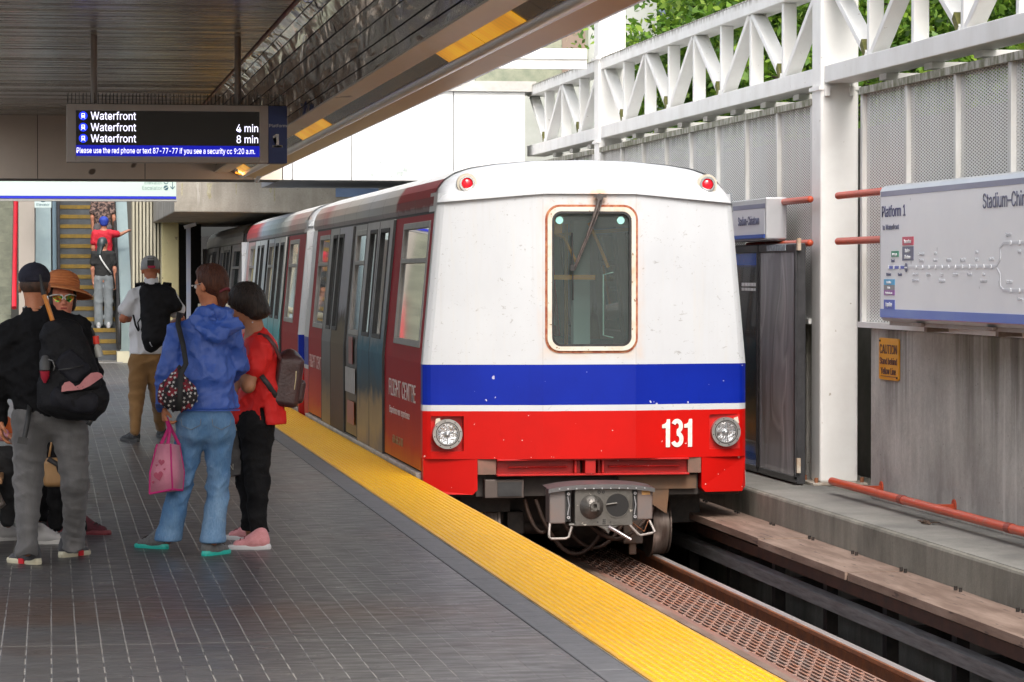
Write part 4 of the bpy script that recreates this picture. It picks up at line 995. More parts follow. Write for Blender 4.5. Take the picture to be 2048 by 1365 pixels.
# cab interior seen through the glass
m = MB(); m.box(XC-1.1, XC-.5, CY+.25, CY+.8, 0, 1.02); m.box(XC-.5, XC+1.1, CY+.35, CY+.7, 0, .9); m.build('cab_console', mat('cab_grey_green', (.17,.24,.23), (.14,.20,.19), 3, .5), car1)
m = MB(); m.box(XC+.10, XC+.24, CY+1.3, CY+1.42, 0, 2.05); m.box(XC-.22, XC-.10, CY+2.2, CY+2.3, 0, 2.05); m.build('partition_post', mat('pale_teal_panel', (.36,.50,.48), rough=.5), car1)
m = MB(); m.box(XC-1.1, XC+.22, CY+.95, CY+.99, 1.56, 1.60); m.build('cross_rail', orange_bar, car1)
m = MB(); m.tube([(XC-.5, CY+.6, 2.02), (XC-.28, CY+.6, 1.98), (XC-.10, CY+.6, 1.90), (XC+.0, CY+.6, 1.70)], .014, 8); m.tube([(XC+.12, CY+.7, 2.02), (XC+.2, CY+.7, 1.85), (XC+.28, CY+.7, 1.66)], .014, 8); m.build('curved_grab_bar', orange_bar, car1)
m = MB(); m.box(XC-.42, XC-.16, CY+.35, CY+.40, 1.93, 2.06); m.build('orange_panel', mat('orange_panel', (.72,.30,.01), rough=.5), car1)
m = MB(); m.tube([(XC+.23, CY+.22, 1.10), (XC+.15, CY+.22, 1.12), (XC+.15, CY+.22, 1.60), (XC+.23, CY+.22, 1.62)], .006, 6); m.build('inner_handle', mat('pale_green_handle', (.35,.55,.48), rough=.3), car1)
m = MB(); m.add([(XC-.05, CY+2.9, 1.75), (XC+.14, CY+2.9, 1.80), (XC+.20, CY+2.9, 1.6), (XC+.06, CY+2.9, 1.72)], [(0,1,2,3)]); m.build('paper_notice', mat('notice_white', (.7,.75,.75), rough=.6), car1)
# wiper
wp = MB(); wp.tube([(XC+.07, CY-.05, 2.205), (XC+.045, CY-.06, 2.12), (XC-.03, CY-.045, 1.90), (XC-.13, CY-.035, 1.66)], .009, 8, radii=[.016,.014,.010,.008]); wp.tube([(XC+.095, CY-.05, 2.205), (XC+.05, CY-.06, 2.06), (XC-.125, CY-.04, 1.64)], .006, 6)
wp.cyl((XC+.07, CY-.02, 2.21), (XC+.07, CY-.065, 2.21), .028, 14); wp.obox((XC+.075, CY-.045, 2.215), (.05, 0, 0), (0, .012, 0), (0, 0, .010))
wo = wp.build('wiper_arm', mat('wiper_black_worn', (.035,.03,.03), (.10,.08,.07), 20, .5), car1)
m = MB(); m.tube([(XC-.145, CY-.022, 1.93), (XC-.14, CY-.026, 1.66), (XC-.137, CY-.022, 1.40)], .006, 6); m.box(XC-.16, XC-.125, CY-.04, CY-.02, 1.63, 1.68); m.build('wiper_blade', black_rub, wo)
# tail lamps
for (tx, tz) in ((3.233, 2.315), (5.16, 2.318)):
    yy = front_y((tx-XC)/1.185*1.25, CY)-.028+.42*(1-math.sqrt(max(0, 1-((tz-2.19)/(.24))**2)))-.012
    lm = MB(); lm.ring((tx, yy+.03, tz), (0,-1,0), .052, .080, .045, 30); L_o = lm.build('tail_lamp', mat('cream_bezel', (.58,.54,.44), (.45,.40,.32), 9, .45), car1)
    MB().ring((tx, yy+.0, tz), (0,-1,0), .046, .062, .03, 30).build('chrome_ring', mat('lamp_chrome', (.6,.6,.6), rough=.25, metal=.9), L_o)
    MB().sphere((tx, yy-.005, tz), .046, 20, (1,.55,1)).build('red_lens', mat('red_lens', (.70,.008,.02), None, rough=.12, coat=.8, emis=.22), L_o)
# headlights
for (tx) in (XC-1.115, XC+1.118):
    yy = front_y(.985, CY)+.032; tz = .352
    h = MB(); h.ring((tx, yy, tz), (0,-1,0), .082, .117, .055, 36); H_o = h.build('headlight', mat('dull_chrome', (.50,.50,.49), (.38,.37,.36), 9, .3, .8), car1)
    MB().ring((tx, yy-.050, tz), (0,-1,0), .088, .094, .008, 36).build('groove', black_rub, H_o)
    m = MB()
    for k in range(8):
        a = k*math.pi/4+.2; m.cyl((tx+.105*math.cos(a), yy-.05, tz+.105*math.sin(a)), (tx+.105*math.cos(a), yy-.060, tz+.105*math.sin(a)), .005, 6)
    m.build('screw', black_rub, H_o)
    m = MB(); m.sheet(lambda a, r: (tx+r*math.cos(a), yy-.02-.9*(r*r-.0)*.8+.0, tz+r*math.sin(a)), [2*math.pi*k/32 for k in range(33)], [.001,.02,.04,.06,.083], smooth=True)
    m.build('reflector', mat('mirror_reflector', (.85,.85,.86), None, rough=.08, metal=1., bump=.8, bscale=40), H_o)
    m = MB(); m.sphere((tx, yy-.035, tz-.005), .024, 14); m.bar((tx-.08, yy-.045, tz), (tx+.08, yy-.045, tz+.01), .006, .004); m.bar((tx, yy-.045, tz-.08), (tx, yy-.045, tz+.08), .006, .004); m.build('bulb', mat('bulb_glass', (.85,.87,.9), rough=.06, metal=.6), H_o)
    MB().sphere((tx, yy-.052, tz), .083, 24, (1,.18,1)).build('lens', glass_mat('headlight_lens', (.95,.96,.97)), H_o)
pm0 = mat('peeled_primer', (.62,.55,.45), rough=.7)
MB().add([(XC+1.19, front_y(1.2, CY)-.003, .46), (XC+1.225, front_y(1.22, CY)-.003, .47), (XC+1.235, front_y(1.22, CY)-.003, .42), (XC+1.20, front_y(1.2, CY)-.003, .40)], [(0,1,2,3)]).build('peeled_paint', pm0, car1)
MB().add([(XC-1.20, front_y(1.2, CY)-.003, .47), (XC-1.17, front_y(1.2, CY)-.003, .475), (XC-1.16, front_y(1.2, CY)-.003, .44), (XC-1.21, front_y(1.2, CY)-.003, .42)], [(0,1,2,3)]).build('peeled_paint', pm0, car1)
rk = Vector((.93, .15, 0)).normalized()
num_m = mat('white_numerals', (.80,.77,.72), (.62,.58,.52), 25, .5)
num = thing('car_number', None, None, (0, 0, 0)); num.parent = car1; num.location = -Vector(car1.location); del_ = [num.pop(k_, None) for k_ in ('label', 'category', 'group')]
def figure_one(x0):
    m = MB(); o = lambda u, v: (x0+u*.93/.943, front_y(x0+u-XC, CY)-.008, .236+v)
    P1 = [(.034,0),(.070,0),(.070,.222),(.044,.222),(.036,.196),(.022,.184),(.002,.180),(.002,.152),(.034,.152)]
    m.add([o(u, v) for u, v in P1], [tuple(range(9))]); m.build('numeral_one', num_m, num)
figure_one(4.775); figure_one(4.960)
m = MB()
for (cz, rx, rz, a0, a1, dy) in ((.166, .033, .040, 155, -95, 0), (.063, .037, .046, 95, -155, .001)):
    V_ = []
    for k in range(25):
        a = R(a0+(a1-a0)*k/24)
        for q in (.0175, -.0175):
            u = .045+(rx+q)*math.cos(a); v = cz+(rz+q)*math.sin(a); V_.append((4.858+u*.93/.943, front_y(4.858+u-XC, CY)-.008-dy, .236+v))
    m.add(V_, [(2*k, 2*k+1, 2*k+3, 2*k+2) for k in range(24)])
m.build('numeral_three', num_m, num)
# bumper
m = MB(); yb = CY+.03
m.box(3.47, 4.21-.07, yb+.10, yb+.2, .02, .150); m.box(4.21+.07, 5.0, yb+.10, yb+.2, .02, .150)
m.box(3.46, 5.0, yb+.0, yb+.16, .138, .152); m.box(3.46, 5.0, yb+.0, yb+.16, .018, .034); m.box(3.56, 4.03, yb+.05, yb+.1, .082, .092); m.box(4.36, 4.93, yb+.05, yb+.1, .082, .092)
m.box(4.16, 4.245, yb-.005, yb+.2, .03, .142); m.box(4.08, 4.10, yb+.03, yb+.1, .034, .138); m.box(4.30, 4.32, yb+.03, yb+.1, .034, .138)
m.build('bumper', mat('bumper_red', (.45,.005,.004), (.34,.010,.008), 5, .4, speck=((.6,.3,.3), 30, .72)), car1, bevel=.004, seg=1)
for a_, b_ in ((3.315, 3.46), (5.0, 5.105)): MB().box(a_, b_, yb+.06, yb+.14, .03, .15).build('bumper_bracket', mat('brown_bracket', (.16,.10,.075), (.25,.12,.09), 6, .6, .2), car1)
m = MB(); m.box(3.315, 5.105, CY+.2, CY+.26, -.15, .15); m.build('front_bulkhead', mat('bulkhead_black', (.025,.022,.02), (.05,.04,.035), 5, .7), car1)
m = MB(); m.box(4.45, 5.08, CY+.14, CY+.20, -.10, .01); m.add([(4.62, CY+.15, -.10), (4.86, CY+.15, -.10), (4.84, CY+.15, -.30), (4.66, CY+.15, -.18)], [(0,1,2,3)]); m.build('rusty_gusset', mat('brown_gusset', (.15,.075,.035), (.10,.06,.035), 4, .6), car1)
m = MB(); m.box(3.37, 3.68, CY+.08, CY+.2, -.155, -.01); m.build('junction_box', mat('brown_box', (.085,.065,.055), (.06,.045,.04), 3, .6), car1, bevel=.006)
m = MB(); m.box(3.47, 3.66, CY+.07, CY+.08, -.14, -.03); m.build('junction_grille', black_rub, car1)
# coupler
cp = thing('coupler', None, None, (0, 0, 0)); cp.parent = car1; cp.location = Vector((4.2, 22.75, -.2))-Vector(car1.location)
for k_ in ('label', 'category', 'group'):
    if k_ in cp: del cp[k_]
cst = mat('coupler_grey', (.14,.135,.125), (.095,.09,.08), 6, .45, .5, bump=.2, speck=((.4,.38,.33), 26, .69)); cst2 = mat('coupler_side_grey', (.15,.145,.145), (.20,.145,.125), 3, .45, .3)
yc = 22.72
m = MB(); m.box(4.005, 4.462, yc, yc+.14, -.345, -.055); m.add([(4.18, yc, -.345), (4.36, yc, -.345), (4.30, yc, -.375), (4.27, yc, -.41), (4.24, yc, -.375), (4.18, yc+.14, -.345), (4.36, yc+.14, -.345), (4.30, yc+.14, -.375), (4.27, yc+.14, -.41), (4.24, yc+.14, -.375)], [(0,1,2,3,4), (9,8,7,6,5), (0,4,9,5), (4,3,8,9), (3,2,7,8), (2,1,6,7)])
m.box(3.96, 4.02, yc+.01, yc+.12, -.345, -.325)
m.build('face_plate', cst, cp, bevel=.006)
m = MB(); m.box(3.808, 3.935, yc+.01, yc+.20, -.325, -.06); m.build('side_box', cst2, cp, bevel=.01); m = MB(); m.box(4.50, 4.622, yc+.01, yc+.20, -.30, -.055); m.build('side_box', cst2, cp, bevel=.01)
m = MB(); us = [0, .05, .12, .2, .3, .4, .5, .6, .7, .8, .88, .95, 1]
def cvr(u, k): 
    z = -.020 - .035*(abs(u-.5)*2)**3 - (.012 if .12 < u < .2 or .8 < u < .88 else 0)
    return (3.795+.835*u, yc-.03+.30*k, z+.012*k)
m.sheet(cvr, us, [0, 1]); m.sheet(lambda u, k: (3.795+.835*u, yc-.03, cvr(u, 0)[2]-.035*k*(1 if .1 < u < .9 else .9)), us, [0, 1]); m.build('top_cover', mat('cover_grey', (.16,.16,.165), (.11,.11,.11), 4, .4, .5), cp)
m = MB()
for k in range(11): m.cyl((3.88+k*.067, yc-.031, -.052), (3.88+k*.067, yc-.037, -.052), .006, 8)
m.build('rivet', alu, cp)
m = MB(); m.sheet(lambda a, r: (4.137+r*math.cos(a), yc-.006-.055*(1-(r/.094)**2), -.196+r*math.sin(a)), [2*math.pi*k/30 for k in range(31)], [.001,.03,.06,.08,.094], smooth=True); m.build('cone', mat('greasy_cone', (.085,.08,.072), (.13,.12,.11), 12, .3, .6, bump=.5), cp)
m = MB(); m.ring((4.150, yc-.058, -.185), (0,-1,0), .018, .034, .02, 16); m.box(4.165, 4.185, yc-.08, yc-.05, -.215, -.160); m.box(4.12, 4.16, yc-.075, yc-.055, -.225, -.212); m.build('locking_hook', cst, cp)
m = MB(); m.ring((4.340, yc, -.186), (0,-1,0), .090, .098, .006, 36); m.build('pocket_rim', cst, cp); m = MB(); m.cyl((4.340, yc-.001, -.186), (4.340, yc-.003, -.186), .0905, 36); m.build('pocket', mat('deep_black', (.006,.006,.006), rough=.6), cp)
m = MB(); m.tube([(4.25, yc-.012, -.18), (4.30, yc-.014, -.172), (4.335, yc-.012, -.168)], .008, 6); m.build('hook_tip', cst, cp)
m = MB(); m.ring((4.195, yc, -.082), (0,-1,0), .006, .013, .006, 12); m.ring((4.23, yc, -.082), (0,-1,0), .004, .012, .004, 12)
for (a, b) in ((0,0),(.014,0),(0,.014),(.014,.014),(0,-.014),(.014,-.014)): m.cyl((4.235+a-.007, yc, -.312+b), (4.235+a-.007, yc-.004, -.312+b), .005, 8)
m.cyl((4.185, yc, -.315), (4.185, yc-.004, -.315), .006, 8); m.cyl((4.285, yc, -.315), (4.285, yc-.004, -.315), .006, 8)
m.build('port', black_rub, cp)
for xx in (3.958, 4.483):
    m = MB(); m.box(xx-.022, xx+.022, yc+.03, yc+.13, -.31, -.06); m.build('hinge_gap', black_rub, cp)
    m = MB(); m.ring((xx, yc+.02, -.095), (0,-1,0), .005, .012, .012, 12); m.ring((xx, yc+.02, -.278), (0,-1,0), .005, .012, .012, 12); m.tube([(xx-.006, yc+.015, -.115), (xx+.006, yc+.015, -.185), (xx-.006, yc+.015, -.26)], .005, 6); m.build('hinge', alu, cp)
m = MB(); m.tube([(3.815, yc+.03, -.32), (3.80, yc-.02, -.40), (3.80, yc-.02, -.425), (3.82, yc-.02, -.438), (3.93, yc-.02, -.438), (3.955, yc-.02, -.425), (3.98, yc-.01, -.345)], .0105, 10); m.build('grab_loop', mat('loop_grey', (.30,.27,.25), rough=.4, metal=.3), cp)
m = MB(); m.tube([(4.435, yc-.01, -.34), (4.50, yc-.02, -.410), (4.52, yc-.02, -.42), (4.61, yc-.02, -.405), (4.632, yc-.02, -.395), (4.60, yc+.03, -.31)], .0105, 10); m.build('grab_loop', mat('loop_grey', (.30,.27,.25)), cp)
m = MB(); m.tube([(4.275, yc-.01, -.355), (4.31, yc-.04, -.375), (4.43, yc-.10, -.447)], .013, 12, radii=[.016,.015,.012]); m.build('release_lever', mat('lever_steel', (.42,.38,.38), rough=.25, metal=.8), cp)
m = MB(); m.box(4.535, 4.60, yc+.004, yc+.011, -.107, -.072); m.build('yellow_plate', mat('small_yellow_plate', (.62,.34,.12), (.45,.25,.08), 60, .5), cp)
m = MB(); m.box(4.08, 4.36, yc+.14, yc+1.2, -.30, -.12); m.build('draft_gear', dark_steel, cp)
# hoses
random.seed(6)
hose = mat('brown_hose', (.055,.028,.018), (.03,.02,.016), 8, .6)
for (x0, x1, dip, dy) in ((3.80, 4.45, -.62, .25), (3.95, 4.62, -.58, .32), (4.10, 4.78, -.50, .2), (3.72, 4.0, -.45, .3)):
    pts = []
    for k in range(13):
        t_ = k/12; pts.append((x0+(x1-x0)*t_, CY+dy, -.18+(dip+.18)*math.sin(math.pi*t_)**.8))
    MB().tube(pts, .016, 8).build('hose', hose, car1)
MB().tube([(4.64, CY+.12, -.16), (4.70, CY+.14, -.33), (4.66, CY+.16, -.44), (4.55, CY+.14, -.36)], .006, 5).build('chain', rust, car1)
m = MB(); m.sphere((4.25, CY+.85, -.42), .27, 20, (1.15,.5,.75)); m.build('motor_casing', dark_steel, car1)
m = MB(); m.box(4.52, 4.68, CY+.3, CY+.55, -.55, -.35); m.obox((4.60, CY+.35, -.58), (.03, 0, 0), (0, .03, 0), (0, 0, .06)); m.build('brake_gear', mat('rusty_brake', (.10,.055,.035), (.06,.05,.045), 7, .6, .3), car1, bevel=.01)
# writing on the maroon panel
LP = (0, -1, 0)
ut = Vector((.0, 0, 1)); cream = mat('faded_lettering', (.80,.72,.70), (.62,.5,.48), 18, .4)
xt = XC-hw(.6)-.004
lettering('FLIGHT CENTRE', .225, (xt, 25.62, .57), LP, ut, cream, car1, fit=1.88)
lettering('Experience our experience', .095, (xt, 25.58, .42), LP, ut, cream, car1, fit=1.45)
lettering('604 606 30 00', .11, (xt, 25.35, .17), LP, ut, mat('gold_letter', (.35,.22,.10), rough=.4), car1, xs=1.1)
m = MB(); m.box(XC-1.3225, XC-1.3195, 28.35, 29.30, .46, .70); m.build('white_ad_block', mat('pale_ad_print', (.42,.40,.39), (.3,.28,.27), 12, .35), car1)
m = MB(); m.box(XC-1.3225, XC-1.3195, 28.45, 29.10, .16, .38); m.build('orange_ad_block', mat('orange_ad_print', (.42,.09,.03), (.3,.07,.03), 9, .35), car1)
m = MB(); m.box(XC-1.3225, XC-1.3195, 28.60, 28.95, .74, 1.0); m.build('red_ad_block', mat('red_ad_print', (.22,.02,.025), rough=.35), car1)
lettering('FLIGHT CENTRE', .22, (XC-hw(.6)-.004, 33.6, .57), LP, ut, mat('pink_letter', (.62,.40,.38), rough=.4), car1, fit=1.7)
MB().sphere((XC-1.15, 24.95, 1.16), .018, 8).build('door_light', mat('green_lamp', (.02,.8,.15), emis=2.5), car1)
# ------------------------------------------------------------------ right-hand signs and poster cases
case_a = mat('sign_case_silver', (.58,.60,.62), (.50,.52,.54), 2, .3, .4)
facem = mat('sign_face_white', (.82,.84,.87), (.76,.78,.82), .9, .35, speck=((.45,.47,.5), 9, .74))
LPs = (0, -1, 0)
def sign_case(name, label, y0, y1, parent=None):
    t = thing(name, label, 'sign', (6.05, y0, 1.27))
    m = MB(); pr = [(5.985, 1.31), (5.985, 2.205), (6.0, 2.235), (6.03, 2.25), (6.15, 2.25), (6.15, 1.262), (6.02, 1.262), (5.995, 1.285)]
    m.prism_y(pr, y0, y1); m.build('case', case_a, t, bevel=.003, seg=1)
    m = MB(); m.box(5.978, 5.984, y0+.02, y1-.045, 1.315, 2.165); m.build('face', facem, t)
    m = MB(); m.box(5.976, 5.984, y0+.02, y1-.045, 2.166, 2.204); m.build('top_stripe', mat('slate_blue_stripe', (.17,.185,.30), (.20,.22,.34), 1, .35), t)
    m = MB(); m.box(5.974, 5.984, y0+.02, y1-.045, 1.292, 1.352); m.build('bottom_stripe', mat('blue_stripe', (.045,.11,.50), (.08,.16,.52), 1, .35), t)
    return t
ps_ = sign_case('platform_sign', 'large white platform line map sign on orange pipes', 15.6, 21.13)
SX = 5.975
ink = mat('slate_ink', (.115,.125,.20), rough=.5); gink = mat('faded_grey_ink', (.55,.57,.61), rough=.5); lgrey = mat('line_grey', (.64,.66,.70), rough=.5); nblue = mat('line_blue', (.03,.07,.45), rough=.4)
lettering('Platform 1', .125, (SX, 21.06, 2.018), LPs, UZ, mat('navy_ink', (.05,.055,.16), rough=.5), ps_, fit=.60)
lettering('to Waterfront', .060, (SX, 21.03, 1.925), LPs, UZ, ink, ps_, fit=.42)
lettering('Stadium\u2013Chinatown', .150, (SX, 18.68, 2.030), LPs, UZ, ink, ps_, fit=1.24)
m = MB(); m.box(SX-.001, SX+.003, 20.40, 20.88, 1.642, 1.662); m.build('route_line_done', nblue, ps_)
m = MB(); m.box(SX, SX+.003, 18.40, 20.40, 1.642, 1.660)
m.bar((SX+.0015, 18.40, 1.651), (SX+.0015, 18.32, 1.70), .003, .018); m.bar((SX+.0015, 18.32, 1.70), (SX+.0015, 18.32, 1.775), .003, .018); m.bar((SX+.0015, 18.32, 1.775), (SX+.0015, 18.25, 1.80), .003, .018); m.box(SX, SX+.003, 16.0, 18.25, 1.791, 1.809)
m.bar((SX+.0015, 18.40, 1.651), (SX+.0015, 18.32, 1.60), .003, .018); m.bar((SX+.0015, 18.32, 1.60), (SX+.0015, 18.32, 1.525), .003, .018); m.bar((SX+.0015, 18.32, 1.525), (SX+.0015, 18.25, 1.50), .003, .018); m.box(SX, SX+.003, 16.0, 18.25, 1.491, 1.509)
m.build('route_line', lgrey, ps_)
m = MB(); wdot = mat('stop_white', (.75,.77,.80), rough=.4)
ystops = [20.87, 20.73, 20.58] + [20.18-.153*i for i in range(12)]
for yy in ystops: m.cyl((SX, yy, 1.651), (SX-.004, yy, 1.651), .016, 14)
for yy in (18.1, 17.93): m.cyl((SX, yy, 1.80), (SX-.004, yy, 1.80), .016, 14); m.cyl((SX, yy, 1.50), (SX-.004, yy, 1.50), .016, 14)
m.build('stop_dot', wdot, ps_)
m = MB(); m.cyl((SX, 20.42, 1.651), (SX-.004, 20.42, 1.651), .032, 20); m.build('here_marker', ink, ps_); m = MB(); m.bar((SX-.005, 20.45, 1.651), (SX-.005, 20.39, 1.651), .002, .010); m.build('here_arrow', wdot, ps_)
def block(y1, y0, z0, z1, mt, name, txts, c=None):
    o = MB().box(SX-.001, SX+.004, y0, y1, z0, z1).build(name, mt, ps_)
    for (s_, sz, zz) in txts: lettering(s_, sz*.8, (SX-.003, (y0+y1)/2, zz), LPs, UZ, c or wdot, ps_, xs=.80, align='CENTER')
block(20.52, 20.25, 1.808, 1.868, mat('crimson_block', (.55,.02,.08), rough=.4), 'you_are_here_flag', [('You are here', .052, 1.823)])
block(20.52, 20.25, 1.700, 1.800, mat('slate_block', (.10,.105,.19), rough=.4), 'station_flag', [('Stadium\u2013', .052, 1.758), ('Chinatown', .052, 1.713)])
block(20.80, 20.62, 1.728, 1.770, mat('green_block', (.02,.26,.15), rough=.4), 'bus_flag', [('All Hastings St', .032, 1.738)])
block(20.99, 20.72, 1.527, 1.568, mat('cyan_block', (.03,.35,.65), rough=.4), 'canada_line_flag', [('Canada Line', .036, 1.537)])
block(20.99, 20.72, 1.491, 1.527, mat('grey_block', (.20,.20,.22), rough=.4), 'seabus_flag', [('SeaBus', .034, 1.498)])
block(20.99, 20.72, 1.452, 1.491, mat('purple_block', (.25,.07,.33), rough=.4), 'express_flag', [('West Coast Express', .032, 1.461)])
block(20.99, 20.72, 1.350, 1.420, nblue, 'line_name_flag', [('Expo Line', .062, 1.372)])
above = [(20.76, 'Burrard', None), (20.05, 'Commercial\u2013', 'Broadway'), (19.72, '29th', 'Avenue'), (19.41, 'Patterson', None), (19.10, 'Royal Oak', None), (18.80, '22nd', 'Street'), (18.49, 'Columbia', None)]
below = [(20.87, 'Waterfront', None), (20.58, 'Granville', None), (20.19, 'Main Street\u2013', 'Science World'), (19.88, 'Nanaimo', None), (19.57, 'Joyce\u2013', 'Collingwood'), (19.26, 'Metrotown', None), (18.95, 'Edmonds', None), (18.65, 'New', 'Westminster')]
for (yy, a, b) in above:
    mt = ink if yy > 20.4 else gink
    if b: lettering(a, .034, (SX, yy, 1.735), LPs, UZ, mt, ps_, xs=.8, align='CENTER'); lettering(b, .034, (SX, yy, 1.690), LPs, UZ, mt, ps_, xs=.8, align='CENTER')
    else: lettering(a, .034, (SX, yy, 1.690), LPs, UZ, mt, ps_, xs=.8, align='CENTER')
for (yy, a, b) in below:
    mt = ink if yy > 20.4 else gink
    lettering(a, .034, (SX, yy, 1.592), LPs, UZ, mt, ps_, xs=.8, align='CENTER')
    if b: lettering(b, .034, (SX, yy, 1.550), LPs, UZ, mt, ps_, xs=.8, align='CENTER')
for (s_, yy, zz) in (('Sapperton', 18.15, 1.845), ('Braid', 17.93, 1.735), ('Scott Road', 18.13, 1.545), ('Gateway', 17.92, 1.44), ('Lougheed', 17.7, 1.845), ('Surrey Central', 17.7, 1.545)):
    lettering(s_, .034, (SX, yy, zz), LPs, UZ, gink, ps_, xs=.8, align='CENTER')
for yy in (20.2, 18.6, 17.1): m = MB(); m.box(6.05, 6.24, yy-.03, yy+.03, 1.20, 1.262); m.box(5.99, 6.10, yy-.10, yy+.10, 1.245, 1.262); m.build('mounting_bracket', mat('brown_stained_bracket', (.20,.14,.11), (.32,.27,.22), 8, .6), ps_)
m = MB(); m.box(6.02, 6.2, 15.7, 21.0, 1.235, 1.262); m.build('under_tray', mat('stained_tray', (.30,.24,.20), (.40,.36,.32), 4, .6, stretch=(1,.5,1)), ps_)
ss_ = sign_case('station_name_sign', 'small white station name sign ending in Chinatown beside the train', 24.62, 28.2)
MB().box(5.97, 6.155, 24.59, 24.62, 1.90, 2.255).build('end_cap', case_a, ss_, bevel=.012)
for o in list(ss_.children):
    pass
for ch in list(ss_.children):       # shallower case than the big sign
    if ch.name.startswith(('case', 'face', 'bottom')): bpy.data.objects.remove(ch)
MB().box(5.985, 6.15, 24.62, 28.2, 1.89, 2.25).build('case', case_a, ss_, bevel=.006); MB().box(5.978, 5.984, 24.68, 28.15, 1.945, 2.165).build('face', facem, ss_); MB().box(5.974, 5.984, 24.68, 28.15, 1.912, 1.943).build('bottom_stripe', mat('blue_stripe', (.045,.11,.50)), ss_)
lettering('Stadium\u2013Chinatown', .115, (SX, 24.85, 2.03), LPs, UZ, ink, ss_, xs=.85, align='RIGHT', bold=.001)
# caution plate
cs = thing('caution_sign', 'yellow caution sign screwed to the concrete wall', 'sign', (6.245, 21.78, .81))
ym = mat('caution_yellow', (.80,.36,.012), (.70,.30,.01), 4, .4)
o_ = rrect(0, 1, 0, 1, .06)
V1 = [(6.236, 22.04-.53*u, .808+.314*v) for u, v in o_]; V2 = [(6.248, y, z) for x, y, z in V1]; nn = len(V1)
MB().add(V1+V2, [tuple(range(nn)), tuple(range(2*nn-1, nn-1, -1))] + [(i, (i+1) % nn, nn+(i+1) % nn, nn+i) for i in range(nn)]).build('plate', ym, cs)
kink = mat('caution_ink', (.11,.055,.05), rough=.5)
lettering('CAUTION', .108, (6.233, 21.775, 1.005), LPs, UZ, kink, cs, align='CENTER', fit=.46)
lettering('Stand behind', .078, (6.233, 21.775, .925), LPs, UZ, kink, cs, fit=.46, align='CENTER'); lettering('Yellow Line', .078, (6.233, 21.775, .850), LPs, UZ, kink, cs, fit=.40, align='CENTER')
m = MB(); m.box(6.232, 6.235, 21.57, 21.98, .832, .836); m.build('rule', kink, cs)
m = MB(); m.cyl((6.236, 22.0, 1.10), (6.228, 22.0, 1.10), .008, 8); m.cyl((6.236, 21.54, .83), (6.228, 21.54, .83), .008, 8); m.build('screw', black_rub, cs)
# poster cases
def poster_case(y0, y1, label, content):
    t = thing('poster_case', label, 'poster case', (6.05, y0, -.1), 'poster cases beside the train')
    fm_ = mat('poster_frame_dark', (.055,.055,.06), (.09,.09,.095), 6, .35, .4)
    m = MB(); m.box(6.04, 6.11, y0, y1, -.115, 1.86); m.build('case', fm_, t, bevel=.006)
    m = MB(); m.box(6.02, 6.04, y0, y0+.045, -.08, 1.80); m.box(6.02, 6.04, y1-.045, y1, -.08, 1.80); m.box(6.02, 6.04, y0, y1, 1.79, 1.855); m.box(6.02, 6.04, y0, y1, -.10, -.05); m.build('frame', fm_, t, bevel=.004, seg=1)
    n = NB('poster_'+content, -.1)
    if content == 'film':
        f1 = n.noise(1.1, 1.5, (1, 2.2, .8), .4, .9); c = n.ramp(f1, [(.30,(.34,.34,.37)),(.45,(.42,.42,.45)),(.55,(.36,.35,.38)),(.60,(.55,.55,.58)),(.66,(.42,.41,.44)),(.75,(.5,.5,.52))]); n.bump(f1, .7, .05); pm_ = n.set(color=c, rough=.25, coat=.5)
    else:
        v = n.rng(n.z, -.1, 1.8); c = n.ramp(v, [(0,(.02,.10,.42)),(.10,(.02,.12,.5)),(.12,(.03,.03,.035)),(.2,(.35,.12,.02)),(.28,(.04,.035,.03)),(.6,(.05,.05,.055)),(.93,(.04,.04,.045)),(.94,(.02,.12,.6)),(1,(.02,.12,.6))])
        g = n.rng(n.noise(4, 3, (1, 3, 1)), .62, .66); c = n.mix(n.math('MULTIPLY', g, .5), c, (.45,.20,.03)); pm_ = n.set(color=c, rough=.2, coat=.6)
    m = MB(); m.box(6.03, 6.034, y0+.045, y1-.045, -.05, 1.79); m.build('poster', pm_, t)
    return t
pc = poster_case(23.78, 25.06, 'poster case with crinkled grey plastic film nearest the post', 'film')
m = MB(); m.box(6.015, 6.02, 24.1, 24.75, 1.80, 1.85); m.build('torn_label', mat('torn_white_label', (.45,.50,.52), (.15,.18,.22), 25, .6), pc)
m = MB(); m.box(6.03, 6.06, 23.74, 23.78, 1.80, 1.90); m.box(6.03, 6.06, 23.74, 23.78, -.02, .10); m.build('hinge_bracket', mat('cream_bracket', (.55,.50,.42), (.4,.25,.15), 12, .6), pc)
pc2 = poster_case(25.10, 26.5, 'dark poster case with blue bands half hidden by the train', 'dark')
m = MB()
for i in range(5): m.box(6.024, 6.029, 25.2+i*.11, 25.27+i*.11, 1.50, 1.53); m.box(6.024, 6.029, 25.2+i*.11, 25.27+i*.11, 1.46, 1.485)
m.build('poster_dashes', wdot, pc2)
random.seed(9)
m = MB()
for i in range(9): m.bar((6.0+random.uniform(-.05,.05), 19.95+random.uniform(-.1,.1), -.118), (6.0+random.uniform(-.06,.06), 19.95+random.uniform(-.12,.12), -.105), .02, .004)
tag(m.build('dead_leaf', mat('dead_leaf_brown', (.07,.045,.03), rough=.8)), 'small crumpled dead leaf litter lying on the kerb', 'litter')
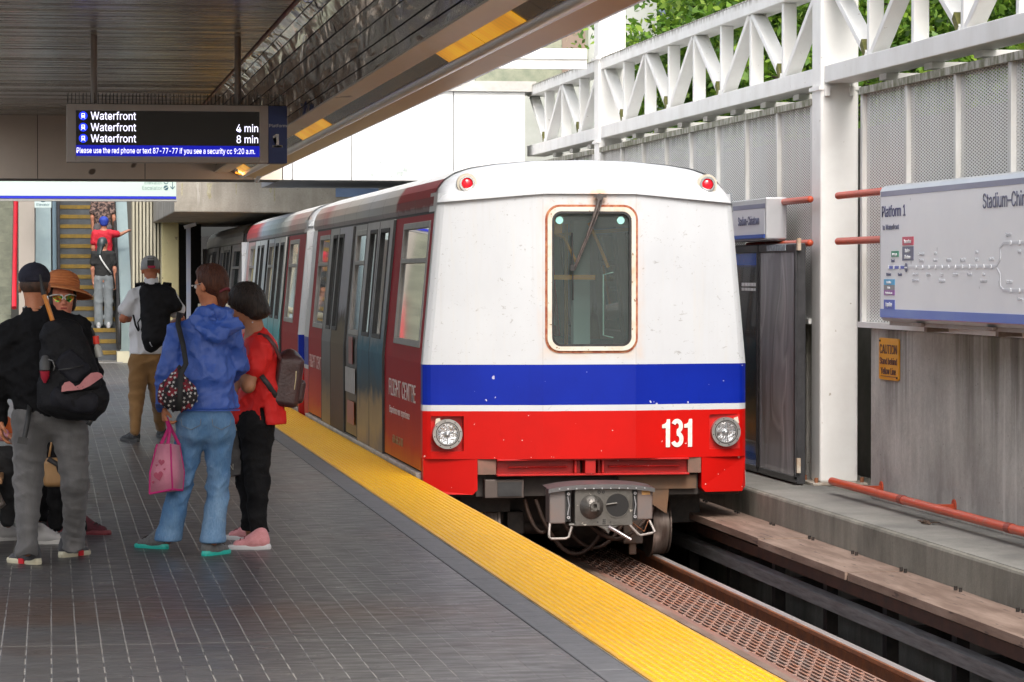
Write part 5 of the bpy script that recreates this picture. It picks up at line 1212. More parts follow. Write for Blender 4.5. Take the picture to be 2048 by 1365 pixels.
# ------------------------------------------------------------------ soft bodies: blended solids meshed on a grid
def el(a, b, ra, rb=None, w=(1, 0, 0), k=None, sub=False):
    ra = ra if isinstance(ra, tuple) else (ra, ra); rb = ra if rb is None else (rb if isinstance(rb, tuple) else (rb, rb))
    return ('el', np.array(a, float), np.array(b, float), ra, rb, np.array(w, float), k, sub)
def ell(c, r, bas=None, k=None, sub=False):
    return ('ell', np.array(c, float), np.array(r, float), np.eye(3) if bas is None else np.array(bas, float), k, sub)
def rbox(c, h, r, bas=None, k=None, sub=False):
    return ('rb', np.array(c, float), np.array(h, float), r, np.eye(3) if bas is None else np.array(bas, float), k, sub)
def solid(prims, vox=.01, k=.03, disp=None, zmin=None, cut=None):
    lo = np.full(3, 1e9); hi = -lo; bb = []
    for p in prims:
        if p[0] == 'el': m_ = max(p[3]+p[4]); l = np.minimum(p[1], p[2])-m_; h = np.maximum(p[1], p[2])+m_
        elif p[0] == 'ell': m_ = max(p[2]); l = p[1]-m_; h = p[1]+m_
        else: m_ = np.linalg.norm(p[2])+p[3]; l = p[1]-m_; h = p[1]+m_
        bb.append((l, h))
        if not p[-1]: lo = np.minimum(lo, l); hi = np.maximum(hi, h)
    pad = 3*vox+.012; lo = lo-pad; hi = hi+pad
    n = np.ceil((hi-lo)/vox).astype(int)+1
    ax = [lo[i]+vox*np.arange(n[i]) for i in range(3)]
    D = np.full(tuple(n), .3, np.float32)
    for p, (l, h) in zip(prims, bb):
        kk = p[-2] if p[-2] is not None else k
        mg = kk+3*vox
        i0 = np.maximum(((l-mg-lo)/vox).astype(int), 0); i1 = np.minimum(((h+mg-lo)/vox).astype(int)+2, n)
        if np.any(i1 <= i0): continue
        X, Y_, Z = np.meshgrid(ax[0][i0[0]:i1[0]], ax[1][i0[1]:i1[1]], ax[2][i0[2]:i1[2]], indexing='ij')
        Q = np.stack([X, Y_, Z], -1)
        if p[0] == 'el':
            a, b, ra, rb, w = p[1:6]; ab = b-a; L2 = ab@ab
            V_ = Q-a; t = np.clip((V_@ab)/L2, 0, 1) if L2 > 1e-9 else np.zeros(X.shape)
            V_ = V_-t[..., None]*ab; dn = ab/math.sqrt(L2) if L2 > 1e-9 else np.array([0, 0, 1.])
            w = w-dn*(w@dn)
            if np.linalg.norm(w) < 1e-3: w = np.array([0, 1, 0.])-dn*dn[1]
            w = w/np.linalg.norm(w); nn = np.cross(dn, w)
            rw = ra[0]+(rb[0]-ra[0])*t; rn = ra[1]+(rb[1]-ra[1])*t
            ow = V_@w; on = V_@nn; oa = V_@dn; rm = np.minimum(rw, rn)
            d = (np.sqrt((ow/rw)**2+(on/rn)**2+(oa/rm)**2)-1)*rm
        elif p[0] == 'ell':
            V_ = (Q-p[1])@p[3].T; r = p[2]; k0 = np.sqrt(((V_/r)**2).sum(-1)); k1 = np.sqrt(((V_/(r*r))**2).sum(-1))+1e-9; d = k0*(k0-1)/k1
        else:
            V_ = np.abs((Q-p[1])@p[4].T)-p[2]; d = np.sqrt((np.maximum(V_, 0)**2).sum(-1))+np.minimum(V_.max(-1), 0)-p[3]
        S = D[i0[0]:i1[0], i0[1]:i1[1], i0[2]:i1[2]]
        if p[-1]: h_ = np.clip(.5-.5*(S+d)/kk, 0, 1); D[i0[0]:i1[0], i0[1]:i1[1], i0[2]:i1[2]] = S*(1-h_)-d*h_+kk*h_*(1-h_)
        else: h_ = np.clip(.5+.5*(S-d)/kk, 0, 1); D[i0[0]:i1[0], i0[1]:i1[1], i0[2]:i1[2]] = S*(1-h_)+d*h_-kk*h_*(1-h_)
    if disp is not None:
        X, Y_, Z = np.meshgrid(*ax, indexing='ij'); D = D+disp(X, Y_, Z).astype(np.float32)
    if zmin is not None: D = np.maximum(D, (zmin-ax[2])[None, None, :])
    if cut is not None:
        X, Y_, Z = np.meshgrid(*ax, indexing='ij'); D = np.maximum(D, cut(X, Y_, Z))
    # surface nets
    I = D < 0; nx, ny, nz = D.shape
    cor = [(i, j, q) for i in (0, 1) for j in (0, 1) for q in (0, 1)]
    sl = lambda A, c: A[c[0]:nx-1+c[0], c[1]:ny-1+c[1], c[2]:nz-1+c[2]]
    cnt = sum(sl(I, c).astype(np.int8) for c in cor); act = (cnt > 0) & (cnt < 8)
    idx = np.argwhere(act); vid = np.full(act.shape, -1, np.int64); vid[act] = np.arange(len(idx))
    acc = np.zeros((len(idx), 3)); num = np.zeros(len(idx))
    for c in cor:
        for axn in range(3):
            if c[axn]: continue
            e = list(c); e[axn] = 1
            d0 = D[idx[:, 0]+c[0], idx[:, 1]+c[1], idx[:, 2]+c[2]]; d1 = D[idx[:, 0]+e[0], idx[:, 1]+e[1], idx[:, 2]+e[2]]
            x_ = (d0 < 0) != (d1 < 0); t = np.where(x_, d0/np.where(x_, d0-d1, 1), 0)
            pos = np.array(c, float)[None, :].repeat(len(idx), 0); pos[:, axn] += t
            acc += pos*x_[:, None]; num += x_
    P_ = (idx+acc/num[:, None])*vox+lo
    F_ = []
    for axn in range(3):
        a, b = [(1, 2), (2, 0), (0, 1)][axn]
        s0 = [slice(None)]*3; s1 = [slice(None)]*3; s0[axn] = slice(0, -1); s1[axn] = slice(1, None)
        A = I[tuple(s0)]; B = I[tuple(s1)]; X_ = np.argwhere(A != B)
        ok = (X_[:, a] > 0) & (X_[:, b] > 0) & (X_[:, a] < D.shape[a]-1) & (X_[:, b] < D.shape[b]-1); X_ = X_[ok]
        ins = A[tuple(X_.T)]
        def gv(da, db):
            Y2 = X_.copy(); Y2[:, a] -= da; Y2[:, b] -= db; return vid[tuple(Y2.T)]
        q = np.stack([gv(1, 1), gv(0, 1), gv(0, 0), gv(1, 0)], 1)
        q[~ins] = q[~ins][:, ::-1]; F_.append(q)
    return P_, np.concatenate(F_)
def folds(amp, seed, fr=(18, 18, 12), n=5, zone=None):
    r = np.random.RandomState(seed); K = r.normal(size=(n, 3))*np.array(fr); K2 = r.normal(size=(n, 3))*9; ph = r.uniform(0, 6.28, (n, 2))
    def f(X, Y_, Z):
        s = 0
        for i in range(n):
            q = np.sin(K[i, 0]*X+K[i, 1]*Y_+K[i, 2]*Z+ph[i, 0]+1.8*np.sin(K2[i, 0]*X+K2[i, 1]*Y_+K2[i, 2]*Z+ph[i, 1]))
            s = s+.55-1.5*(1-np.abs(q))**2.2
        s = s*amp*1.5/math.sqrt(n)
        return s*zone(X, Y_, Z) if zone else s
    return f
BV = {}
def soft(name, prims, mt, parent, vox=.01, k=.03, disp=None, zmin=None, cut=None, label=None, keep=None):
    V_, F_ = solid(prims, vox, k, disp, zmin, cut)
    if keep: BV[keep] = (V_, F_)
    o0 = worg(parent); V_ = V_-np.array(o0)
    me = bpy.data.meshes.new(name); me.from_pydata(V_.tolist(), [], F_.tolist()); me.polygons.foreach_set('use_smooth', [True]*len(F_)); me.materials.append(mt); me.update()
    o = link(name, me, parent)
    if label: o['label'] = label
    return o
_rx = (Matrix.Rotation(R(-8.7916), 3, 'Z') @ Matrix.Rotation(R(90-1.2708), 3, 'X'))
def at(px, py, Y):
    """the point of the plane y = Y that the lens sees at (px, py) of the photograph"""
    d = _rx @ Vector(((px-1024)/5973, -(py-682.5)/5973, -1)); t = Y/d.y
    return np.array([d.x*t, Y, 1.6+d.z*t])
def ground(px, py, z=0.):
    d = _rx @ Vector(((px-1024)/5973, -(py-682.5)/5973, -1)); t = (z-1.6)/d.z
    return np.array([d.x*t, d.y*t, z])
def fabric(name, c1, c2, scale=9, rough=.85, bump=.35, bscale=90, stretch=(1, 1, 1), **kw): return mat(name, c1, c2, scale, rough, bump=bump, bscale=bscale, stretch=stretch, sheen=.15, **kw)
def skin(name, c): return mat(name, c, (c[0]*.78, c[1]*.66, c[2]*.6), 10, .5, spec=.35)
hair_blk = mat('black_hair', (.012,.010,.009), (.045,.030,.022), 60, .55, stretch=(2.5,2.5,.16), bump=1.0, bscale=45, spec=.3)
hair_brn = mat('brown_hair', (.040,.013,.007), (.105,.034,.016), 55, .55, stretch=(2.5,2.5,.16), bump=1.0, bscale=45, spec=.3)
eye_m = mat('eye_white', (.6,.58,.55), rough=.2)

def crease(*fs):
    return lambda X, Y_, Z: sum(f(X, Y_, Z) for f in fs)
class Head:
    def __init__(s, c, f, tilt=0, sc=1.):
        s.c = np.array(c, float); f = np.array([f[0], f[1], 0.]); f /= np.linalg.norm(f); up = np.array([0, 0, 1.])
        s.f = f*math.cos(tilt)-up*math.sin(tilt); s.u = np.cross(np.cross(s.f, up), s.f); s.u /= np.linalg.norm(s.u); s.r = np.cross(s.f, s.u); s.s = sc; s.B = np.array([s.r, s.f, s.u])
    def at(s, r, f, u): return s.c+(s.r*r+s.f*f+s.u*u)*s.s
    def prims(s):
        q = s.s; e = lambda r, f, u, R_, k=.02, sub=False: ell(s.at(r, f, u), np.array(R_)*q, s.B, k, sub)
        L = [e(0,-.012,.035,(.074,.092,.084)), e(0,.022,-.035,(.060,.066,.078),.03), e(0,.055,-.085,(.028,.025,.022),.03),
             e(0,.078,.030,(.045,.016,.012),.015), e(.028,.064,-.022,(.022,.018,.018),.02), e(-.028,.064,-.022,(.022,.018,.018),.02),
             el(s.at(0,.086,.008), s.at(0,.104,-.022), .008*q, .013*q, k=.008), e(.012,.096,-.027,(.008,.010,.007),.006), e(-.012,.096,-.027,(.008,.010,.007),.006),
             e(0,.084,-.050,(.024,.010,.006),.006), e(0,.082,-.061,(.020,.010,.007),.006),
             e(.030,.092,.006,(.014,.010,.009),.010,True), e(-.030,.092,.006,(.014,.010,.009),.010,True),
             e(.077,-.008,-.008,(.010,.022,.032),.008), e(-.077,-.008,-.008,(.010,.022,.032),.008)]
        return L
def hand(w, d, n, curl=.5, side=1, sc=1.):
    """palm and five fingers; w wrist, d pointing direction, n palm normal, side +1/-1 = thumb side along d x n"""
    d = np.array(d, float); d /= np.linalg.norm(d); n = np.array(n, float); n = n-d*(n@d); n /= np.linalg.norm(n); t = np.cross(d, n)*side
    P_ = [el(w-d*.01, w+d*.085*sc, (.028*sc, .014*sc), (.040*sc, .013*sc), w=t, k=.012)]
    for i, (o, L) in enumerate(((.030,.072),(.010,.080),(-.010,.074),(-.029,.058))):
        a = w+d*.080*sc+t*o*sc; c1 = d*math.cos(curl)+n*math.sin(curl); b = a+c1*L*.45*sc; c2 = d*math.cos(curl*2)+n*math.sin(curl*2); c = b+c2*L*.33*sc; c3 = d*math.cos(curl*2.8)+n*math.sin(curl*2.8); e = c+c3*L*.25*sc
        P_ += [el(a, b, .0095*sc, .009*sc, k=.004), el(b, c, .009*sc, .008*sc, k=.004), el(c, e, .008*sc, .007*sc, k=.004)]
    a = w+d*.025*sc+t*.028*sc; b = a+(d*.6+t*.6+n*.35)*.040*sc; c = b+(d*.8+t*.1+n*.5)*.030*sc
    P_ += [el(a, b, .013*sc, .010*sc, k=.01), el(b, c, .010*sc, .008*sc, k=.004)]
    return P_
def shoe(parent, heel, toe, up_m, sole_m, h=.075, w=.046, sole=.028, name='shoe', extra=None, z0=0., vox=.007):
    a = np.array([heel[0], heel[1], z0]); b = np.array([toe[0], toe[1], z0]); d = b-a; L = np.linalg.norm(d); d /= L; t = np.array([-d[1], d[0], 0]); u = np.array([0, 0, 1.])
    P_ = [el(a+d*.045+u*.045, a+d*.10+u*.05, (w*.80, .045), (w*.85, .042), w=t), el(a+d*.09+u*.042, b-d*.05+u*.028, (w*.95, .040), (w*.93, .026), w=t), el(a+d*.045+u*.05, a+d*.055+u*(h+.02), (w*.75, w*.85), (w*.72, w*.9), w=t)]
    so_ = soft(name, P_, up_m, parent, vox, .03, zmin=z0+sole*.55)
    outl = []
    for k in range(28):
        q = 2*math.pi*k/28; x = math.cos(q); y = math.sin(q)
        ll = L/2+.006; wd = w*(1.0+.10*x)*(1-.10*math.exp(-((x+.1)/.3)**2)); sx = np.sign(x)*abs(x)**.8; outl.append((ll*sx, wd*np.sign(y)*abs(y)**.75))
    m = MB(); c = (a+b)/2; V_ = [tuple(c+d*x*1.0+t*y+u*.001) for x, y in outl]+[tuple(c+d*x*1.02+t*y*1.03+u*sole*.6) for x, y in outl]+[tuple(c+d*x*.97+t*y*.97+u*sole*(1.0+.25*(x < -L*.2))) for x, y in outl]
    N_ = 28; F_ = [tuple(reversed(range(N_))), tuple(range(2*N_, 3*N_))]
    for j in (0, 1): F_ += [(j*N_+k, j*N_+(k+1) % N_, (j+1)*N_+(k+1) % N_, (j+1)*N_+k) for k in range(N_)]
    m.add(V_, F_, False); m.build('sole', sole_m, so_)
    if extra:
        m = MB(); s_ = extra[1]; p_ = c+d*extra[2]*L; q = t*s_*(w*1.03); m.obox(tuple(p_+q+u*sole*.62), tuple(d*.021), tuple(t*.0045), tuple(u*sole*.5)); m.build('sole_block', extra[0], so_)
    m = MB()
    for k in range(4):
        p_ = a+d*(L*.42+k*.024)+u*(.090-k*.010); m.tube([tuple(p_-t*.026-u*.006), tuple(p_+u*.004), tuple(p_+t*.026-u*.006)], .0032, 5)
    m.build('lace', mat('lace_dark', (.05,.03,.03), rough=.8) if up_m.name.startswith(('grey', 'black', 'maroon', 'dark')) else (mat('lace_maroon', (.22,.03,.05), rough=.8) if up_m.name.startswith('pink') else mat('lace_white', (.5,.5,.5), rough=.8)), so_)
    return so_
def strap(name, pts, w, th, mt, parent, up=(0, -1, 0)):
    m = MB()
    P_ = [Vector(p) for p in pts]; V_ = []; N_ = len(P_)
    for i, p in enumerate(P_):
        d = (P_[min(i+1, N_-1)]-P_[max(i-1, 0)]).normalized(); n_ = Vector(up); n_ = (n_-d*n_.dot(d)).normalized(); t = d.cross(n_)
        V_ += [p+t*w/2+n_*th/2, p-t*w/2+n_*th/2, p-t*w/2-n_*th/2, p+t*w/2-n_*th/2]
    F_ = [(3, 2, 1, 0), tuple(4*(N_-1)+i for i in range(4))]
    for i in range(N_-1):
        for k in range(4): F_.append((4*i+k, 4*i+(k+1) % 4, 4*i+4+(k+1) % 4, 4*i+4+k))
    m.add(V_, F_, True)
    return m.build(name, mt, parent)
def person(label, base, group=None):
    return thing('person', label, 'person', tuple(base), group)
def off(p, dx=0, dy=0, dz=0): return np.array([p[0]+dx, p[1]+dy, p[2]+dz])
def jt(Y, d):
    return {k: off(at(v[0], v[1], Y), 0, v[2] if len(v) > 2 else 0) for k, v in d.items()}
def body_prims(J, H, th=.8):
    """the continuous body under the clothes"""
    t = th
    L = H.prims()+[el(H.at(0,-.02,-.05), off(J['neck'], 0, 0, -.02), .052, .058, k=.02)]
    L += [el(J['shL'], J['shR'], (.05*t, .05*t), k=.04), el(off((J['shL']+J['shR'])/2), (J['hipL']+J['hipR'])/2, (.15*t, .10*t), (.14*t, .10*t), w=J['shR']-J['shL'], k=.05)]
    for s in 'LR':
        L += [el(J['sh'+s], J['el'+s], .046*t+.004, .038, k=.02), el(J['el'+s], J['wr'+s], .038, .026, k=.02),
              el(J['hip'+s], J['kn'+s], .078*t, .052*t, k=.03), el(J['kn'+s], J['an'+s], .050*t, .036*t, k=.03), el(J['an'+s], off(J['an'+s], 0, .06, -.03), .034*t, .03*t, k=.02)]
    return L
def eyes(parent, H):
    m = MB(); [m.sphere(tuple(H.at(s*.030, .083, .006)), .0125*H.s, 12) for s in (1, -1)]; e = m.build('eyes', eye_m, parent)
    m = MB(); [m.sphere(tuple(H.at(s*.030, .0925, .006)), .0055*H.s, 8) for s in (1, -1)]; m.build('iris', mat('dark_iris', (.02,.012,.01), rough=.2), e)
W = np.array([1., 0, 0])

# ================== man with black jacket and backpack
def man_black():
    Y = 16.62; g = (ground(45, 1134)+ground(148, 1117))/2; t = person('person in black jacket, navy cap and grey trousers carrying a black backpack', g)
    J = jt(Y, dict(neck=(72, 632), shL=(16, 666), shR=(156, 660), elL=(-2, 760), wrL=(2, 838, .05), elR=(186, 750, .02), wrR=(150, 800, .22), hipL=(62, 838), hipR=(138, 838), knL=(56, 965, .03), anL=(54, 1095, -.05), knR=(151, 962, .02), anR=(148, 1082, .25)))
    H = Head(at(69, 573, Y+.05), (.10, 1), .10, 1.02)
    sk = skin('tan_skin', (.50,.20,.10))
    soft('body', body_prims(J, H)+hand(J['wrL'], (0, .1, -1), (1, 0, 0), .4, 1)+hand(J['wrR'], (-.8, .5, 0), (0, 0, -1), .6, 1), sk, t, .0085, .02); eyes(t, H)
    jac = mat('black_jacket_cloth', (.005,.005,.006), (.010,.010,.011), 7, .85, bump=.3, bscale=120, spec=.15)
    P_ = [el(off(J['neck'], .0, .02, .02), off(J['neck'], 0, .02, -.06), (.075, .07), (.10, .08), k=.03), el((J['shL']+J['shR'])/2, at(88, 745, Y), (.20, .115), (.215, .14), k=.06), el(at(88, 745, Y), at(100, 800, Y), (.215, .14), (.215, .145), k=.05), el(off(J['shL'], .03), off(J['shR'], -.03), (.07, .07), w=(0, 1, 0), k=.06), el(at(96, 634, Y), at(160, 664, Y), (.062, .062), (.068, .066), k=.05),
          el(J['shL'], J['elL'], .072, .062, k=.03), el(J['elL'], J['wrL'], .062, .05, k=.03), el(J['shR'], J['elR'], .072, .062, k=.03), el(J['elR'], J['wrR'], .062, .05, k=.03)]
    soft('jacket', P_, jac, t, .010, .03, crease(folds(.007, 1, (13, 13, 13)), folds(.003, 2, (32, 32, 32))))
    pts = []
    col = MB(); c0 = off(J['neck'], 0, .02, .035); col.sheet(lambda a, k: tuple(c0+np.array([.074*math.cos(a), .066*math.sin(a), -.045+.055*k+.006*math.sin(a)])), [2*math.pi*i/24 for i in range(25)], [0, .5, 1], smooth=True); col.build('collar', jac, t)
    nk = MB(); nk.sheet(lambda a, k: tuple(c0+np.array([.068*math.cos(a), .060*math.sin(a), .004+.013*k])), [2*math.pi*i/24 for i in range(25)], [0, 1], smooth=True); nk.build('shirt_collar', mat('grey_shirt_collar', (.35,.34,.33), rough=.8), t)
    tro = fabric('grey_trouser_cloth', (.085,.083,.083), (.125,.12,.118), 5, .9, .3, 140, (2, 2, .6))
    P_ = [el(at(88, 828, Y), at(116, 828, Y), (.14, .125), w=(0, 0, 1), k=.05), el(J['hipL'], J['knL'], (.112, .115), (.082, .085), k=.035), el(J['knL'], J['anL'], (.080, .082), (.060, .062), k=.03), el(J['hipR'], J['knR'], (.112, .115), (.080, .085), k=.035), el(J['knR'], J['anR'], (.078, .082), (.064, .066), k=.03), el(J['anL'], off(J['anL'], .0, .0, -.08), .064, .066, k=.02), el(J['anR'], off(J['anR'], .0, .0, -.08), .066, .068, k=.02)]
    soft('trousers', P_, tro, t, .009, .03, cut=lambda X, Y_, Z: .058+.012*np.sin(X*40)-Z, disp=folds(.0048, 5, (13, 13, 17), 6, lambda X, Y_, Z: .4+1.0*np.exp(-((Z-.50)/.16)**2)+1.0*np.exp(-((Z-.13)/.12)**2)+.5*np.exp(-((Z-.78)/.08)**2)))
    # cap
    cap = mat('navy_cap', (.012,.013,.026), (.02,.02,.035), 20, .85, bump=.4, bscale=150)
    P_ = [ell(H.at(0, -.012, .050), (.088, .106, .080), H.B), el(H.at(-.03, .10, .055), H.at(.03, .10, .055), (.05, .012), w=H.f, k=.03), el(H.at(0, .10, .052), H.at(0, .155, .040), (.055, .008), w=H.r, k=.03)]
    c_ = soft('cap', P_, cap, t, .008, .02, cut=lambda X, Y_, Z: -((X-H.at(0,0,.005)[0])*H.u[0]+(Y_-H.at(0,0,.005)[1])*H.u[1]+(Z-H.at(0,0,.005)[2])*H.u[2]))
    m = MB(); m.sphere(tuple(H.at(0, -.012, .127)), .007, 10); m.box(*[q for p in zip(H.at(-.035, -.118, .02), H.at(.035, -.112, .04)) for q in sorted(p)]); m.build('cap_button', cap, c_)
    hb = soft('hair', [ell(H.at(0, -.022, .006), (.080, .084, .060), H.B)], mat('short_dark_hair', (.03,.02,.015), (.10,.05,.03), 40, .7), t, .009, .02)
    # shoes
    up = fabric('grey_sneaker_knit', (.045,.045,.048), (.07,.07,.075), 40, .8); so = mat('cream_sole', (.62,.58,.42), (.55,.50,.36), 10, .5); rb_ = mat('red_sole_block', (.62,.02,.03), rough=.45)
    a = ground(78, 1130); shoe(t, a, a+np.array([-.16, .20, 0]), up, so, extra=(rb_, 1, -.12))
    a = ground(122, 1116); shoe(t, a, a+np.array([.15, .21, 0]), up, so, extra=(rb_, -1, .0))
    # backpack (its own thing)
    b = thing('backpack', 'large black backpack with pink pouch print worn by the man in black', 'backpack', tuple(at(140, 830, Y-.2)))
    bm_ = mat('black_pack_nylon', (.006,.006,.007), (.012,.012,.014), 12, .7, bump=.35, bscale=110, spec=.2); bm2 = mat('pack_pocket_grey', (.010,.010,.013), (.016,.016,.021), 9, .7, spec=.2, bump=.3, bscale=100)
    bx_ = lambda px, py, dy: off(at(px, py, Y), 0, dy)
    P_ = [el(bx_(122, 662, -.20), bx_(145, 790, -.24), (.115, .075), (.175, .12), k=.05), el(bx_(108, 665, -.19), bx_(110, 790, -.20), (.05, .06), (.075, .09), k=.05), el(bx_(160, 700, -.20), bx_(192, 790, -.20), (.04, .07), (.055, .09), k=.05), el(bx_(105, 780, -.22), bx_(185, 802, -.22), (.08, .11), (.075, .11), w=(0, 1, 0), k=.05)]
    bp = soft('pack_body', P_, bm_, b, .009, .03, folds(.0045, 21, (13, 13, 13)), keep='pack')
    soft('front_pocket', [el(bx_(128, 715, -.31), bx_(158, 745, -.33), (.07, .03), (.085, .035), k=.03), el(bx_(115, 790, -.31), bx_(178, 800, -.31), (.07, .05), w=(0, 0, 1), k=.03)], bm2, b, .009, .03, folds(.004, 22))
    strap('zip', [bx_(116, 736, -.375), bx_(140, 733, -.385), bx_(165, 727, -.37)], .008, .004, black_rub, b)
    # pink and white patches sit on the pack surface
    bvh = BVHTree.FromPolygons([Vector(v) for v in BV['pack'][0]], [tuple(f) for f in BV['pack'][1]])
    def on(px, py, lift=.004):
        p0 = Vector(at(px, py, Y-1.0)); d = (p0-Vector((0, 0, 1.6))).normalized(); h = bvh.ray_cast(p0, d)
        return (h[0]-d*lift) if h[0] is not None else Vector(at(px, py, Y-.33))
    def patch(outline, mt, name, lift=.05, rings=4):
        m = MB(); cx = sum(p[0] for p in outline)/len(outline); cy = sum(p[1] for p in outline)/len(outline); V_ = [on(cx, cy, lift)]; N_ = len(outline); F_ = []
        for r in range(1, rings+1):
            for (x, y) in outline: V_.append(on(cx+(x-cx)*r/rings, cy+(y-cy)*r/rings, lift))
        F_ += [(0, 1+k, 1+(k+1) % N_) for k in range(N_)]
        for r in range(rings-1):
            for k in range(N_): a_ = 1+r*N_+k; b_ = 1+r*N_+(k+1) % N_; F_.append((a_, b_, b_+N_, a_+N_))
        m.add(V_, F_, True); m.build(name, mt, b)
    soft('pouch_bulge', [el(bx_(128, 770, -.335), bx_(190, 760, -.30), (.05, .03), k=.03)], bm_, b, .009, .03)
    pk = mat('pink_flower_pouch', (.50,.20,.20), (.42,.14,.15), 14, .6, speck=((.06,.03,.03), 24, .64))
    def pat2(o, mt, name, dy=-.395):
        m = MB(); m.poly([tuple(bx_(x, y, dy)) for x, y in o]); m.poly([tuple(bx_(x, y, dy+.006)) for x, y in reversed(o)]); m.build(name, mt, b)
    pat2([(122, 779), (123, 768), (129, 760), (138, 758), (145, 763), (149, 768), (158, 764), (168, 752), (180, 742), (192, 740), (200, 743), (204, 749), (192, 757), (178, 767), (162, 774), (145, 776), (132, 777)], pk, 'pink_patch')
    m = MB(); m.tube([tuple(bx_(91, 712, -.30)), tuple(bx_(90, 722, -.32)), tuple(bx_(90, 738, -.325))], .03, 12, radii=[.020, .030, .029]); m.build('shaker_cover', mat('dark_grey_mesh', (.06,.06,.06), rough=.6), b)
    m = MB(); m.tube([tuple(bx_(90, 738, -.325)), tuple(bx_(90, 752, -.32)), tuple(bx_(90, 762, -.315))], .03, 12, radii=[.028, .022, .007]); m.build('shaker_base', mat('crimson_plastic', (.38,.02,.04), rough=.3), b)
    strap('cord', [bx_(96, 716, -.33), bx_(105, 718, -.34), bx_(109, 730, -.34), bx_(107, 738, -.33)], .006, .004, mat('grey_cord', (.16,.16,.16), rough=.7), b)
    for pts in ([(60, 808, -.10), (56, 840, -.17), (50, 870, -.18), (48, 878, -.18)], [(183, 820, -.24), (180, 838, -.25), (175, 846, -.25)]): strap('loose_strap', [bx_(*p) for p in pts], .027, .006, black_rub, b)
    m = MB(); c1 = bx_(46, 878, -.185); m.obox(tuple(c1), (.026, 0, -.004), (0, .006, 0), (.004, 0, .018)); m.build('strap_end', black_rub, b)
    strap('shoulder_strap', [bx_(150, 668, -.10), bx_(140, 640, .0), bx_(128, 632, .06), bx_(126, 650, .13)], .065, .014, bm_, b, up=(0, -.5, 1))
    strap('shoulder_strap', [bx_(150, 655, -.17), bx_(172, 690, -.12), bx_(188, 740, -.10), bx_(190, 790, -.12)], .05, .014, bm_, b, up=(.3, -1, .3))
    u_ = thing('umbrella', 'folded umbrella with orange handle sticking out of the backpack', 'umbrella', tuple(bx_(104, 640, -.22)))
    m = MB(); m.tube([tuple(bx_(105, 640, -.22)), tuple(bx_(88, 588, -.22))], .0125, 12); m.build('handle', mat('orange_handle', (.72,.26,.035), (.60,.2,.03), 12, .35), u_)
    m = MB(); m.tube([tuple(bx_(88, 589, -.22)), tuple(bx_(84, 572, -.22)), tuple(bx_(80, 549, -.22))], .009, 10, radii=[.014, .009, .004]); m.build('shaft', black_rub, u_)
    bo = thing('bottle', 'small clear bottle with red cap in the side pocket of the backpack', 'bottle', tuple(bx_(196, 705, -.2)))
    m = MB(); m.tube([tuple(bx_(198, 712, -.18)), tuple(bx_(194, 694, -.18)), tuple(bx_(192, 687, -.18))], .02, 12, radii=[.022, .020, .010]); m.build('bottle_body', mat('cloudy_plastic', (.40,.40,.36), rough=.2), bo)
    m = MB(); m.tube([tuple(bx_(192, 687, -.18)), tuple(bx_(190.5, 671, -.18))], .017, 14); m.build('cap', mat('bright_red_cap', (.75,.04,.02), rough=.4), bo)
man_black()

